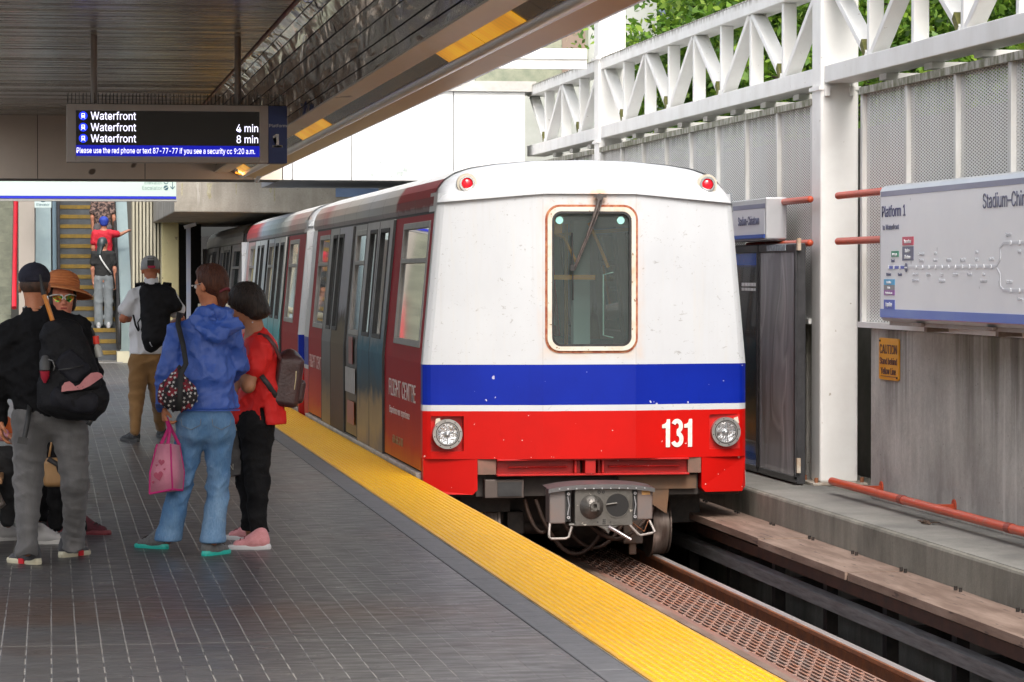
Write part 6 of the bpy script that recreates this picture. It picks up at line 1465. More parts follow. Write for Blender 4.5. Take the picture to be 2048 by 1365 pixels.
# ================== woman in the blue jacket
def woman_blue():
    Y = 17.1; t = person('person in blue hooded jacket and flared blue jeans holding a pink tote', (ground(318, 1098)+ground(425, 1112))/2)
    J = jt(Y, dict(neck=(418, 628), shL=(356, 664), shR=(465, 664), elL=(333, 745, .0), wrL=(326, 812, -.03), elR=(478, 730, .03), wrR=(462, 768, .14), hipL=(386, 850), hipR=(436, 850), knL=(364, 962, .02), anL=(339, 1075, .08), knR=(437, 962), anR=(424, 1080, -.06)))
    H = Head(at(421, 572, Y+.0), (-.72, .70), .16, .98)
    sk = skin('warm_skin', (.60,.24,.12))
    soft('body', body_prims(J, H, .75)+hand(J['wrL'], (.1, -.05, -1), (1, .2, 0), .75, 1, .95)+hand(J['wrR'], (-.9, .3, .2), (0, 0, -1), .6, 1, .9), sk, t, .0085, .02); eyes(t, H)
    bl = NB('blue_jacket_nylon'); v = bl.noise(4, 4, (1, 1, 1)); c = bl.mix(bl.rng(v, .35, .65), (.030,.085,.36), (.050,.120,.46)); bl.bump(bl.noise(9, 5, (1, 1, .7), .6, 1.2), .5, .02); blm = bl.set(color=c, rough=.45)
    P_ = [el((J['shL']+J['shR'])/2+np.array([0, .0, -.0]), at(413, 745, Y), (.155, .10), (.158, .115), k=.06), el(at(413, 745, Y), at(414, 812, Y), (.158, .115), (.182, .13), k=.05), el(off(J['shL'], .03), off(J['shR'], -.03), (.058, .062), w=(0, 1, 0), k=.06),
          el(J['shL'], J['elL'], .068, .062, k=.025), el(J['elL'], J['wrL'], .064, .046, k=.025), el(J['shR'], J['elR'], .066, .060, k=.025), el(J['elR'], J['wrR'], .060, .044, k=.025),
          el(at(398, 640, Y), at(444, 640, Y), (.055, .08), w=(0, 1, 0), k=.05)]
    jk = soft('jacket', P_, blm, t, .009, .03, crease(folds(.0085, 31, (13, 13, 11), 6), folds(.0030, 32, (34, 34, 30), 5)), cut=lambda X, Y_, Z: (1.6-(820.5-550)/352.)-Z-.5*(np.abs(X-.89) > .245))
    soft('hood', [el(at(390, 634, Y-.09), at(432, 672, Y-.15), (.050, .030), (.055, .035), k=.05), el(at(462, 640, Y-.08), at(432, 672, Y-.15), (.055, .030), (.05, .035), k=.05), el(at(404, 625, Y-.06), at(452, 625, Y-.06), (.045, .05), w=(0, 0, 1), k=.05), el(at(470, 650, Y-.09), at(446, 664, Y-.14), (.035, .03), k=.04)], blm, t, .008, .03, folds(.009, 33, (22, 22, 22)))
    m = MB(); hem = [tuple(off(at(x, 819.5, Y), 0, -.140*math.sqrt(max(0, 1-((x-414)/69)**2))-.004)) for x in range(346, 483, 6)]; m.tube(hem, .004, 6); m.build('hem_piping', blm, jk)
    cuff = MB(); cuff.tube([tuple(off(J['wrL'], .0, 0, .012)), tuple(off(J['wrL'], .0, 0, -.010))], .044, 14); cuff.build('cuff', mat('dark_blue_cuff', (.012,.03,.13), rough=.6), jk)
    jn = NB('blue_denim'); v = jn.noise(3.0, 5, (1.6, 1, .8)); c = jn.mix(jn.rng(v, .38, .66), (.085,.20,.38), (.21,.34,.49)); c = jn.mix(jn.rng(jn.noise(150, 2, (1,1,.2)), .4, .7, 0, .4), c, (.05,.12,.24)); c = jn.mix(jn.rng(jn.noise(9, 5, (1,1,2.5), .7, 1.), .60, .74, 0, .5), c, (.33,.44,.55)); jn.bump(jn.noise(220, 2), .3, .003); jm = jn.set(color=c, rough=.8)
    P_ = [el(at(398, 840, Y), at(426, 840, Y), (.105, .115), w=(0, 0, 1), k=.04), el(at(388, 853, Y-.03), at(388, 862, Y-.03), (.095, .11), k=.04), el(at(437, 853, Y-.03), at(437, 862, Y-.03), (.09, .11), k=.04),
          el(J['hipL'], J['knL'], (.098, .10), (.070, .076), k=.03), el(J['knL'], J['anL'], (.070, .076), (.074, .080), k=.03), el(J['hipR'], J['knR'], (.095, .10), (.068, .074), k=.03), el(J['knR'], J['anR'], (.068, .074), (.070, .080), k=.03), el(J['anL'], off(J['anL'], -.01, .0, -.10), (.078, .084), (.082, .09), k=.02), el(J['anR'], off(J['anR'], .0, .0, -.10), (.073, .084), (.077, .09), k=.02)]
    pj = soft('jeans', P_, jm, t, .009, .03, cut=lambda X, Y_, Z: .075-Z, disp=folds(.0058, 35, (14, 14, 19), 6, lambda X, Y_, Z: .35+1.1*np.exp(-((Z-.42)/.14)**2)+.6*np.exp(-((Z-.70)/.06)**2)))
    st_ = mat('stitch_thread', (.16,.19,.22), rough=.8)
    for (x0, x1) in ((362, 402), (424, 462)):
        strap('pocket_seam', [at(x0, 838, Y-.152), at(x0+2, 852, Y-.158), at((x0+x1)/2, 860, Y-.160), at(x1-2, 851, Y-.158), at(x1, 838, Y-.152)], .004, .003, st_, pj)
    up = fabric('grey_mesh_shoe', (.10,.10,.10), (.16,.16,.155), 60, .7); so = mat('teal_sole', (.03,.52,.42), (.03,.42,.35), 9, .4)
    a = ground(334, 1099); shoe(t, a, a+np.array([-.17, .17, 0]), up, so, w=.042, sole=.024)
    a = ground(408, 1113); shoe(t, a, a+np.array([.145, .19, 0]), up, so, w=.044, sole=.024)
    f_ = H.B
    soft('hair', [ell(H.at(0, -.020, .040), (.086, .098, .090), f_), ell(H.at(0, -.05, -.005), (.078, .060, .072), f_, k=.03), el(H.at(0, -.095, -.03), H.at(.0, -.085, -.085), (.034, .03), (.032, .028), k=.02), el(H.at(0, -.08, -.085), H.at(.0, -.07, -.125), (.030, .026), (.022, .02), k=.02), el(H.at(0, .055, .092), H.at(0, .02, .11), (.05, .02), w=H.r, k=.03)],
         hair_brn, t, .0075, .02, folds(.0022, 41, (75, 75, 14)), cut=lambda X, Y_, Z: ((X-H.c[0])*H.f[0]+(Y_-H.c[1])*H.f[1]+(Z-H.c[2])*H.f[2])-.045-.6*np.clip(Z-H.c[2]-.04, -.05, .2))
    m = MB(); m.ring(tuple(H.at(0, -.100, -.055)), tuple(H.f*.4+H.u), .026, .036, .012, 16); m.build('hair_tie', mat('plum_hair_tie', (.16,.02,.03), rough=.8), t)
    m = MB(); m.tube([tuple(H.at(-.074, .07, .012)), tuple(H.at(-.080, -.01, .014))], .002, 5); m.sphere(tuple(H.at(-.074, .075, .012)), .006, 8); m.build('glasses', mat('thin_metal', (.6,.55,.5), rough=.3, metal=.8), t)
    # pink tote
    b = thing('tote_bag', 'pink tote bag with hearts and magenta piping in her hand', 'bag', tuple(at(332, 988, Y-.1)))
    Yb = Y-.10; tm = fabric('pink_tote_cloth', (.62,.24,.32), (.54,.18,.27), 7, .75, .2, 60); mg = mat('magenta_piping', (.52,.01,.17), (.45,.01,.14), 9, .6)
    A = [at(*p) for p in ((314, 889, Yb-.06), (341, 888, Yb-.075), (359, 891, Yb+.0), (331, 886, Yb+.07))]; B_ = [at(*p) for p in ((299, 988, Yb-.08), (345, 979, Yb-.10), (365, 981, Yb+.0), (320, 984, Yb+.09))]
    C_ = [at(*p) for p in ((300, 945, Yb-.085), (343, 942, Yb-.11), (368, 945, Yb+.0), (318, 944, Yb+.09))]
    m = MB(); Vt = [tuple(p) for p in A+C_+B_]; m.add(Vt, [(i, (i+1) % 4, 4+(i+1) % 4, 4+i) for i in range(4)]+[(4+i, 4+(i+1) % 4, 8+(i+1) % 4, 8+i) for i in range(4)]+[(8, 9, 10, 11)], True); bo_ = m.build('bag_body', tm, b)
    sm_ = bo_.modifiers.new('sol', 'SOLIDIFY'); sm_.thickness = .004
    for i in (0, 1, 2): MB().tube([tuple(A[i]), tuple(C_[i]), tuple(B_[i])], .0055, 8).build('piping', mg, b)
    MB().tube([tuple(B_[0]), tuple(B_[1]), tuple(B_[2])], .0065, 8).build('piping', mg, b); 
    hx = at(333, 836, Y-.06)
    strap('handle', [tuple(A[0]*.7+A[1]*.3), tuple(hx+np.array([.012, -.02, -.06])), tuple(hx), ], .020, .005, mg, b); strap('handle', [tuple(A[0]*.2+A[1]*.8), tuple(hx+np.array([.02, -.02, -.06])), tuple(hx)], .020, .005, mg, b)
    strap('handle', [tuple(A[2]), tuple(hx+np.array([.03, .02, -.07])), tuple(hx+np.array([0, .02, 0]))], .018, .005, mg, b)
    m = MB()
    def hrt(cx, cy, r, rot=0):
        P2 = []
        for k in range(24):
            a = 2*math.pi*k/24; x = 16*math.sin(a)**3/17; y = (13*math.cos(a)-5*math.cos(2*a)-2*math.cos(3*a)-math.cos(4*a))/17
            x, y = x*math.cos(rot)-y*math.sin(rot), x*math.sin(rot)+y*math.cos(rot)
            px_, py_ = cx+x*r, cy-y*r*1.15; tt = (px_-300)/43; vv = (py_-889)/56 if py_ < 945 else 1
            q = at(px_, py_, Yb); dep = (A[0][1]*(1-tt)+A[1][1]*tt)*(1-min(1, vv))+(C_[0][1]*(1-tt)+C_[1][1]*tt)*min(1, vv); q = at(px_, py_, dep-.012); P2.append(tuple(q))
        m.poly(P2)
    hrt(317, 952, 10, .2); hrt(323, 925, 6.5, -.1); hrt(313, 931, 2.5); hrt(329, 939, 2.5, .4); hrt(306, 965, 3, .3)
    m.build('heart_print', mat('rose_heart_print', (.42,.07,.13), (.36,.06,.11), 30, .7), b)
    # shoulder bag with stars
    s_ = thing('shoulder_bag', 'black and dark red cloth bag printed with white stars', 'bag', tuple(at(357, 828, Y-.18)))
    Ys = Y-.17; sb = NB('star_bag_cloth'); c = sb.mix(sb.rng(sb.noise(16, 2, (1,1,1)), .50, .56), (.014,.012,.016), (.22,.012,.025)); sbm = sb.set(color=c, rough=.8)
    P_ = [el(at(358, 738, Ys), at(356, 775, Ys), (.022, .03), (.070, .055), k=.04), ell(at(355, 790, Ys), (.118, .068, .100), k=.05)]
    soft('bag_body', P_, sbm, s_, .008, .03, folds(.006, 51, (40, 40, 15)), keep='star')
    bvh = BVHTree.FromPolygons([Vector(v) for v in BV['star'][0]], [tuple(f) for f in BV['star'][1]])
    rs = random.Random(12); m = MB(); pts = []
    for k in range(400):
        px_, py_ = rs.uniform(316, 396), rs.uniform(745, 828)
        if any((px_-a)**2+(py_-b_)**2 < 42 for a, b_ in pts): continue
        p0 = Vector(at(px_, py_, Ys-.6)); d = (p0-Vector((0, 0, 1.6))).normalized(); h = bvh.ray_cast(p0, d)
        if h[0] is None or abs(h[1].dot(d)) < .35 or 352 < px_ < 366: continue
        pts.append((px_, py_)); nn = h[1] if h[1].dot(d) < 0 else -h[1]; u0 = nn.orthogonal().normalized(); w0 = nn.cross(u0); c0 = h[0]+nn*.004; an = rs.uniform(0, 6.28); sz = rs.choice([.0075, .010, .011])
        m.poly([tuple(c0+(u0*math.cos(an+i*math.pi/5)+w0*math.sin(an+i*math.pi/5))*(sz if i % 2 == 0 else sz*.42)) for i in range(10)])
        if len(pts) > 60: break
    m.build('star_print', mat('white_star_print', (.62,.60,.58), rough=.7), s_)
    strap('bag_strap', [at(358, 822, Ys-.085), at(360, 790, Ys-.10), at(361, 750, Ys-.055), at(372, 728, Ys-.02), at(366, 690, Ys+.045), at(356, 650, Ys+.085), at(358, 628, Ys+.17), at(366, 632, Ys+.24)], .030, .006, mat('black_bag_strap', (.012,.012,.013), (.02,.02,.02), 20, .7), s_)
woman_blue()

# ================== woman in the red blouse
def woman_red():
    Y = 17.45; t = person('person in loose red blouse and black trousers with black bobbed hair', ground(500, 1092))
    J = jt(Y, dict(neck=(510, 655), shR=(516, 692, -.14), shL=(508, 690, .15), elR=(492, 770, -.19), wrR=(474, 735, -.13), elL=(485, 770, .16), wrL=(470, 830, .10), hipL=(508, 852, .09), hipR=(510, 852, -.06), knL=(498, 960, .12), anL=(503, 1062, .12), knR=(513, 960, -.03), anR=(518, 1072, .0)))
    H = Head(at(488, 607, Y), (-.93, .15), .35, .98); sk = skin('olive_skin', (.46,.22,.12))
    soft('body', body_prims(J, H, .75)+hand(J['wrR'], (-.9, .4, .3), (0, .2, -1), .7, -1, .9)+hand(J['wrL'], (-.1, 0, -1), (-1, 0, 0), .9, 1, .9), sk, t, .0085, .02); eyes(t, H)
    rd = NB('red_blouse_cloth'); c = rd.mix(rd.rng(rd.noise(3, 3), .35, .65), (.62,.010,.008), (.74,.014,.010)); rd.bump(rd.noise(8, 4, (1,1,.5), .6, 1.), .4, .02); rm = rd.set(color=c, rough=.7)
    P_ = [el(off(J['neck'], 0, 0, -.01), off(J['neck'], .02, 0, -.08), (.06, .055), (.085, .13), w=(1,0,0), k=.05), el(at(522, 700, Y), at(528, 780, Y), (.10, .165), (.105, .165), k=.05), el(at(528, 780, Y), at(530, 842, Y), (.112, .17), (.128, .175), k=.04), el(off(J['shR'], 0, .03), off(J['shL'], 0, -.03), (.07, .065), w=(1,0,0), k=.05),
          el(J['shR'], J['shR']*.45+J['elR']*.55, (.085, .075), (.078, .07), k=.03), el(J['shL'], J['shL']*.5+J['elL']*.5, .08, .07, k=.03), el(at(494, 790, Y+.02), at(478, 835, Y+.03), (.06, .12), (.07, .13), k=.06)]
    zc_ = 1.6-(851-550)/346.
    soft('blouse', P_, rm, t, .0095, .03, crease(folds(.006, 61, (9, 9, 7)), folds(.0028, 62, (26, 26, 18))), cut=lambda X, Y_, Z: np.maximum(zc_-Z-.02*(X-1.2)*0, (np.minimum(.30*(Z-zc_)*0+.012-np.abs(X-1.222+.12*(Z-zc_)), 1))*1.0*(Z < zc_+.10)-1*(Z >= zc_+.10)) if True else 0)
    pm_ = mat('black_trouser_cotton', (.007,.007,.008), (.014,.014,.015), 8, .85, bump=.4, bscale=80, spec=.2)
    P_ = [el(at(508, 838, Y), at(512, 850, Y), (.115, .15), k=.04), el(J['hipR'], J['knR'], (.108, .10), (.076, .078), k=.03), el(J['knR'], J['anR'], (.074, .078), (.052, .056), k=.03), el(J['hipL'], J['knL'], (.10, .10), (.072, .075), k=.03), el(J['knL'], J['anL'], (.07, .075), (.050, .054), k=.03), el(J['anR'], off(J['anR'], 0, 0, -.06), (.052, .056), k=.02), el(J['anL'], off(J['anL'], 0, 0, -.06), (.05, .054), k=.02)]
    soft('trousers', P_, pm_, t, .009, .03, cut=lambda X, Y_, Z: .095-Z, disp=folds(.0062, 63, (15, 15, 18), 6))
    up = fabric('pink_knit_shoe', (.66,.26,.27), (.72,.32,.33), 50, .8, .3, 200); so = mat('white_sole', (.66,.64,.64), rough=.5)
    a = ground(540, 1099); b_ = ground(458, 1099); shoe(t, a, b_, up, so, w=.045, sole=.026); a = ground(520, 1082); b_ = ground(462, 1079); L_ = b_-a; b_ = a+L_/np.linalg.norm(L_)*.24; shoe(t, a, b_, up, so, w=.045, sole=.026)
    soft('hair', [ell(H.at(0, -.018, .030), (.098, .110, .096), H.B), el(H.at(-.045, -.03, .0), H.at(-.055, -.06, -.075), (.06, .05), (.058, .045), k=.05), el(H.at(.045, -.03, .0), H.at(.055, -.06, -.075), (.06, .05), (.058, .045), k=.05), el(H.at(0, -.07, .0), H.at(0, -.095, -.085), (.085, .045), (.080, .035), w=H.r, k=.05), el(H.at(.06, .04, .03), H.at(.07, .035, -.06), (.035, .04), (.028, .03), w=H.f, k=.04)],
         hair_blk, t, .008, .03, folds(.0022, 65, (75, 75, 8)), cut=lambda X, Y_, Z: ((X-H.c[0])*H.f[0]+(Y_-H.c[1])*H.f[1]+(Z-H.c[2])*H.f[2])-.085)
    m = MB(); m.sphere(tuple(at(505, 645, Y-.09)), .005, 8); m.build('earring', alu, t)
    b = thing('small_backpack', 'small dark brown leather backpack on the back of the woman in red', 'backpack', tuple(at(575, 812, Y)))
    lm = mat('brown_leather', (.045,.018,.018), (.07,.03,.028), 8, .38, bump=.25, bscale=70); tx = lambda px, py, dy=0: off(at(px, py, Y), 0, dy)
    Bv = np.array([[math.cos(.16), 0, -math.sin(.16)], [0, 1, 0], [math.sin(.16), 0, math.cos(.16)]])
    soft('pack_body', [rbox(tx(573, 762), (.045, .10, .115), .035, Bv), el(tx(580, 715), tx(578, 730), (.05, .10), k=.04)], lm, b, .009, .03)
    soft('front_pocket', [rbox(tx(594, 782), (.015, .075, .045), .025, Bv)], lm, b, .009, .02)
    brass = mat('brass_zip', (.55,.45,.28), rough=.3, metal=.9)
    m = MB(); m.tube([tuple(tx(589, 730, -.13)), tuple(tx(588, 755, -.135)), tuple(tx(585, 778, -.132))], .004, 6); m.tube([tuple(tx(600, 768, -.09)), tuple(tx(596, 785, -.095))], .004, 6); m.build('zip', brass, b)
    m = MB(); m.tube([tuple(tx(577, 726, -.03)), tuple(tx(575, 708, -.02)), tuple(tx(579, 708, .02)), tuple(tx(582, 726, .03))], .008, 8); m.build('grab_handle', lm, b)
    sm = mat('brown_strap', (.10,.035,.035), rough=.5)
    strap('shoulder_strap', [tx(513, 668, -.12), tx(530, 672, -.165), tx(545, 690, -.17), tx(556, 715, -.14), tx(566, 728, -.10)], .022, .006, sm, b, up=(.4, -1, .4)); strap('lower_strap', [tx(514, 744, -.185), tx(532, 768, -.19), tx(549, 792, -.13), tx(558, 798, -.10)], .030, .007, black_rub, b, up=(.1, -1, .1))
    k = thing('black_bag', 'black shopping bag with a white letter N behind her legs', 'bag', tuple(at(473, 955, Y+.2)))
    m = MB(); y0_ = Y+.06; P1 = [at(452, 862, y0_), at(492, 862, y0_), at(496, 948, y0_), at(455, 957, y0_)]; P2 = [off(p, 0, .12) for p in P1]; m.add([tuple(p) for p in P1+P2], [(0,1,2,3),(7,6,5,4),(1,0,4,5),(2,1,5,6),(3,2,6,7),(0,3,7,4)]); m.build('bag_body', mat('black_plastic_bag', (.014,.013,.018), (.03,.02,.025), 6, .35, bump=.5, bscale=14), k, bevel=.008)
    lettering('N', .055, tuple(at(457, 940, y0_-.004)), RX, UZ, mat('bag_letter', (.45,.42,.36), rough=.6), k, xs=.9)
    strap('handle', [tuple(at(462, 862, y0_+.03)), tuple(at(470, 842, y0_+.03)), tuple(at(480, 862, y0_+.03))], .012, .004, black_rub, k)
woman_red()

# ================== man with white T-shirt
def man_white():
    Y = 28.75; t = person('person in white T-shirt, grey cap and tan trousers walking away', ground(270, 882))
    J = jt(Y, dict(neck=(303, 562), shL=(266, 592), shR=(341, 592), elL=(247, 638), wrL=(266, 640, .24), elR=(362, 640), wrR=(340, 650, .24), hipL=(279, 722), hipR=(310, 722), knL=(273, 796, .02), anL=(270, 862, -.05), knR=(318, 796, .14), anR=(324, 858, .40)))
    H = Head(at(301, 541, Y+.04), (.02, 1), .16, 1.02); sk = skin('ruddy_skin', (.50,.19,.10))
    soft('body', body_prims(J, H)+hand(J['wrL'], (.5, .8, .1), (0, 0, -1), .6, 1)+hand(J['wrR'], (-.5, .8, .1), (0, 0, -1), .6, -1), sk, t, .010, .02); eyes(t, H)
    tee = fabric('white_tee_cotton', (.78,.78,.80), (.70,.70,.72), 4, .9, .2, 60)
    P_ = [el(off(J['neck'], 0, 0, -.02), off(J['neck'], 0, 0, -.05), (.08, .075), (.12, .09), k=.04), el(at(303, 600, Y), at(298, 660, Y), (.175, .115), (.175, .125), k=.05), el(at(298, 660, Y), at(295, 703, Y), (.175, .125), (.185, .13), k=.05), el(off(J['shL'], .03), off(J['shR'], -.03), (.06, .06), k=.05),
          el(J['shL'], J['shL']*.42+J['elL']*.58, .072, .085, k=.03), el(J['shR'], J['shR']*.42+J['elR']*.58, .072, .085, k=.03)]
    soft('t_shirt', P_, tee, t, .0125, .03, folds(.008, 71, (12, 12, 8)), cut=lambda X, Y_, Z: (1.6-(709-550)/210.)-Z)
    tr_ = fabric('tan_trouser_cotton', (.20,.105,.035), (.26,.14,.05), 5, .9, .2, 60)
    P_ = [el(at(286, 712, Y), at(304, 712, Y), (.11, .12), w=(0, 0, 1), k=.04), el(J['hipL'], J['knL'], (.108, .11), (.078, .08), k=.03), el(J['knL'], J['anL'], (.076, .08), (.055, .058), k=.03), el(J['hipR'], J['knR'], (.108, .11), (.078, .08), k=.03), el(J['knR'], J['anR'], (.076, .08), (.055, .058), k=.03)]
    soft('trousers', P_, tr_, t, .0125, .03, folds(.0055, 73, (10, 10, 12), 5))
    cp_ = fabric('grey_cap_cloth', (.34,.34,.35), (.40,.40,.41), 20, .85)
    c_ = soft('cap', [ell(H.at(0, -.012, .052), (.092, .108, .088), H.B), el(H.at(0, .09, .045), H.at(0, .15, .03), (.06, .010), w=H.r, k=.03), el(H.at(-.085, -.02, .012), H.at(-.085, .0, .012), .012, k=.02)], cp_, t, .010, .02, cut=lambda X, Y_, Z: -((X-H.at(0,0,-.0)[0])*H.u[0]+(Y_-H.at(0,0,-.0)[1])*H.u[1]+(Z-H.at(0,0,-.0)[2])*H.u[2]))
    m = MB(); q = H.at(0, -.122, .045); m.obox(tuple(q), (.032, 0, 0), (0, .004, 0), (0, 0, .030)); m.build('cap_opening', black_rub, c_)
    m = MB(); q = H.at(.008, -.127, .012); m.obox(tuple(q), (.036, 0, 0), (0, .005, 0), (0, 0, .011)); m.build('cap_strap', mat('crimson_strap', (.45,.02,.07), rough=.7), c_)
    m = MB(); q = H.at(0, -.112, .092); m.tube([tuple(q+np.array([-.030, -.012, -.004])), tuple(q+np.array([-.012, -.014, .006])), tuple(q+np.array([.004, -.014, -.004])), tuple(q+np.array([.018, -.013, .005])), tuple(q+np.array([.032, -.011, -.002]))], .003, 5); m.build('embroidery', black_rub, c_)
    up = mat('dark_running_shoe', (.02,.02,.022), (.05,.05,.05), 30, .7); so = mat('dark_sole', (.05,.05,.05), rough=.7)
    a = ground(277, 884); shoe(t, a, a+np.array([-.15, .24, 0]), up, so, vox=.009); a = ground(326, 876); shoe(t, a, a+np.array([-.02, .27, 0]), up, so, vox=.009)
    b = thing('backpack', 'plain black backpack on the man in the white T-shirt', 'backpack', tuple(at(320, 700, Y-.2))); tx = lambda px, py, dy=0: off(at(px, py, Y), 0, dy)
    bm_ = mat('black_pack_nylon', (.013,.013,.015))
    soft('pack_body', [el(tx(312, 585, -.22), tx(308, 672, -.24), (.16, .085), (.13, .11), k=.04), el(tx(335, 592, -.22), tx(350, 612, -.22), (.07, .08), (.06, .08), k=.05), el(tx(290, 580, -.2), tx(300, 690, -.22), (.05, .07), (.07, .08), k=.04)], bm_, b, .011, .03, folds(.005, 75, (12, 12, 12)))
    for (x0, x1) in ((276, 290), (338, 326)): strap('shoulder_strap', [tx(x0, 580, .10), tx(x0, 567, .03), tx((x0+x1)/2, 566, -.06), tx(x1, 576, -.15), tx(x1, 596, -.2)], .055, .012, bm_, b, up=(0, -.4, 1))
    MB().tube([tuple(tx(307, 572, -.2)), tuple(tx(309, 567, -.22)), tuple(tx(318, 567, -.22)), tuple(tx(322, 573, -.2))], .009, 6).build('grab_handle', bm_, b)
    strap('side_strap', [tx(266, 630, -.10), tx(270, 650, -.16), tx(276, 662, -.2)], .018, .006, bm_, b); MB().tube([tuple(tx(280, 636, -.22)), tuple(tx(274, 645, -.24)), tuple(tx(277, 660, -.24))], .008, 6).build('side_loop', bm_, b)
    MB().tube([tuple(tx(297, 683, -.35)), tuple(tx(299, 688, -.36)), tuple(tx(302, 692, -.35))], .005, 5).build('logo_mark', mat('pale_logo', (.4,.4,.42), rough=.6), b)
man_white()

# ================== woman in the orange hat
def woman_hat():
    Y = 18.05; t = person('person in wide orange straw hat and mirrored sunglasses behind the man', ground(150, 1072))
    J = jt(Y, dict(neck=(122, 650), shL=(168, 672), shR=(78, 672), elL=(178, 750), wrL=(150, 800, -.1), elR=(66, 750), wrR=(90, 800, -.1), hipL=(140, 835), hipR=(108, 835), knL=(150, 950, .05), anL=(158, 1058, .1), knR=(112, 950, .03), anR=(112, 1052, .05)))
    H = Head(at(125, 598, Y), (.08, -1), .02, .97); sk = skin('flushed_skin', (.70,.28,.18))
    soft('body', body_prims(J, H, .75)+hand(J['wrL'], (-.8, -.2, 0), (0, 0, -1), .5, 1, .9)+hand(J['wrR'], (.8, -.2, 0), (0, 0, -1), .5, -1, .9), sk, t, .0085, .02)
    dkm = mat('charcoal_top', (.03,.03,.035), (.045,.045,.05), 8, .85)
    soft('top', [el((J['shL']+J['shR'])/2, at(124, 790, Y), (.16, .10), (.15, .11), k=.05), el(J['shL'], J['shR'], (.055, .055), k=.05), el(J['shL'], J['elL'], .058, .05), el(J['shR'], J['elR'], .058, .05)], dkm, t, .012, .03)
    soft('trousers', [el(at(116, 815, Y), at(134, 815, Y), (.11, .11), w=(0,0,1), k=.04), el(J['hipL'], J['knL'], .085, .065), el(J['knL'], J['anL'], .062, .048), el(J['hipR'], J['knR'], .085, .065), el(J['knR'], J['anR'], .062, .048)], mat('black_trouser_cotton', (.012,.012,.013)), t, .012, .03, folds(.006, 81))
    up = mat('maroon_shoe_knit', (.075,.014,.02), (.12,.02,.03), 30, .8, bump=.3); so = mat('maroon_sole', (.16,.02,.03), (.30,.06,.07), 6, .6)
    a = ground(148, 1068); b_ = ground(209, 1070); shoe(t, a, a+(b_-a)/np.linalg.norm(b_-a)*.245, up, so, w=.043); a = ground(100, 1060); shoe(t, a, a+np.array([.12, -.2, 0]), up, so)
    soft('hair', [ell(H.at(0, -.02, .03), (.084, .09, .085), H.B), ell(H.at(.06, .0, -.03), (.022, .04, .05), H.B), ell(H.at(-.06, .0, -.03), (.022, .04, .05), H.B)], hair_blk, t, .009, .02, cut=lambda X, Y_, Z: ((X-H.c[0])*H.f[0]+(Y_-H.c[1])*H.f[1])-.035)
    hm = NB('orange_straw'); q = hm.math('SINE', hm.math('MULTIPLY', hm.z, 420.)); c = hm.mix(hm.rng(q, -1.4, 2.6), (.46,.135,.035), (.62,.22,.07)); c = hm.mix(hm.rng(hm.noise(30, 3), .4, .7, 0, .4), c, (.35,.09,.03)); hm.bump(q, .15, .002); hmm = hm.set(color=c, rough=.8)
    ht = thing('sun_hat', None, None, (0, 0, 0)); bpy.data.objects.remove(ht)
    c0 = H.at(0, -.012, .066); tl = .20
    def hp(a, r, z): # hat frame, tilted a little to her left
        x, y = r*math.cos(a), r*math.sin(a)*1.05; return (c0[0]+x*math.cos(tl)+z*math.sin(tl)*.6, c0[1]+y*math.cos(.12)+z*.12, c0[2]+z*math.cos(tl)-x*math.sin(tl)*.75-y*.16)
    A_ = [2*math.pi*i/40 for i in range(41)]
    pr = [(.0, .100), (.045, .099), (.074, .088), (.088, .070), (.094, .045), (.098, .022), (.101, .004), (.125, -.004), (.158, -.014), (.185, -.030)]
    m = MB(); m.sheet(lambda a, i: hp(a, pr[int(i)][0]+.0001, pr[int(i)][1]), A_, list(range(len(pr))), smooth=True); o = m.build('hat', hmm, t); s_ = o.modifiers.new('s', 'SOLIDIFY'); s_.thickness = .005
    m = MB(); m.tube([hp(a, .185, -.030) for a in A_], .0042, 6, cap=False); m.build('brim_edge', mat('straw_edge', (.60,.25,.10), rough=.7), o)
    m = MB()
    for z in (.020, .036, .052): m.tube([hp(a, (.101-(z-.0)*.11), z) for a in A_], .0052, 6, cap=False)
    m.build('hat_band', mat('straw_band', (.50,.17,.05), (.60,.22,.08), 20, .8), o)
    gl = MB()
    for s in (1, -1):
        pts = [(s*(.008+.056*u), .100-.022*u*u, z) for u, z in ((0,.020),(.5,.027),(1,.024),(1.02,.008),(.7,-.016),(.3,-.016),(.05,-.002))]
        gl.poly([tuple(H.at(*p)) for p in (pts if s > 0 else pts[::-1])])
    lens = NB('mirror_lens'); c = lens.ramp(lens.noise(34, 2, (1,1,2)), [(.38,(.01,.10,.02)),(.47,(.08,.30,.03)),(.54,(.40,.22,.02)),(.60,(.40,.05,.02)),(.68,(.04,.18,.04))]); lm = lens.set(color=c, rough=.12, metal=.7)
    g_ = gl.build('sunglasses', lm, t)
    fm = MB()
    for s in (1, -1):
        fm.tube([tuple(H.at(s*.004, .105, .010)), tuple(H.at(s*.010, .103, .022)), tuple(H.at(s*.036, .099, .029)), tuple(H.at(s*.064, .082, .026)), tuple(H.at(s*.080, .03, .018))], .0042, 6)
        fm.tube([tuple(H.at(s*.004, .105, .010)), tuple(H.at(s*.012, .106, -.004))], .0035, 6)
    fm.build('glasses_frame', mat('white_frame', (.75,.75,.70), rough=.3), g_)
    MB().tube([tuple(H.at(-.018, .094, -.056)), tuple(H.at(0, .097, -.0545)), tuple(H.at(.018, .094, -.056))], .0045, 6).build('lips', mat('lip_red', (.42,.08,.06), rough=.4), t)
    b = thing('tan_bag', 'small tan leather bag hanging at knee height behind the grey trousers', 'bag', tuple(at(113, 975, Y-.3))); Yb = Y-.30
    soft('bag_body', [rbox(at(108, 945, Yb), (.035, .03, .055), .03)], mat('tan_leather', (.42,.24,.10), (.34,.19,.08), 6, .5), b, .009, .02)
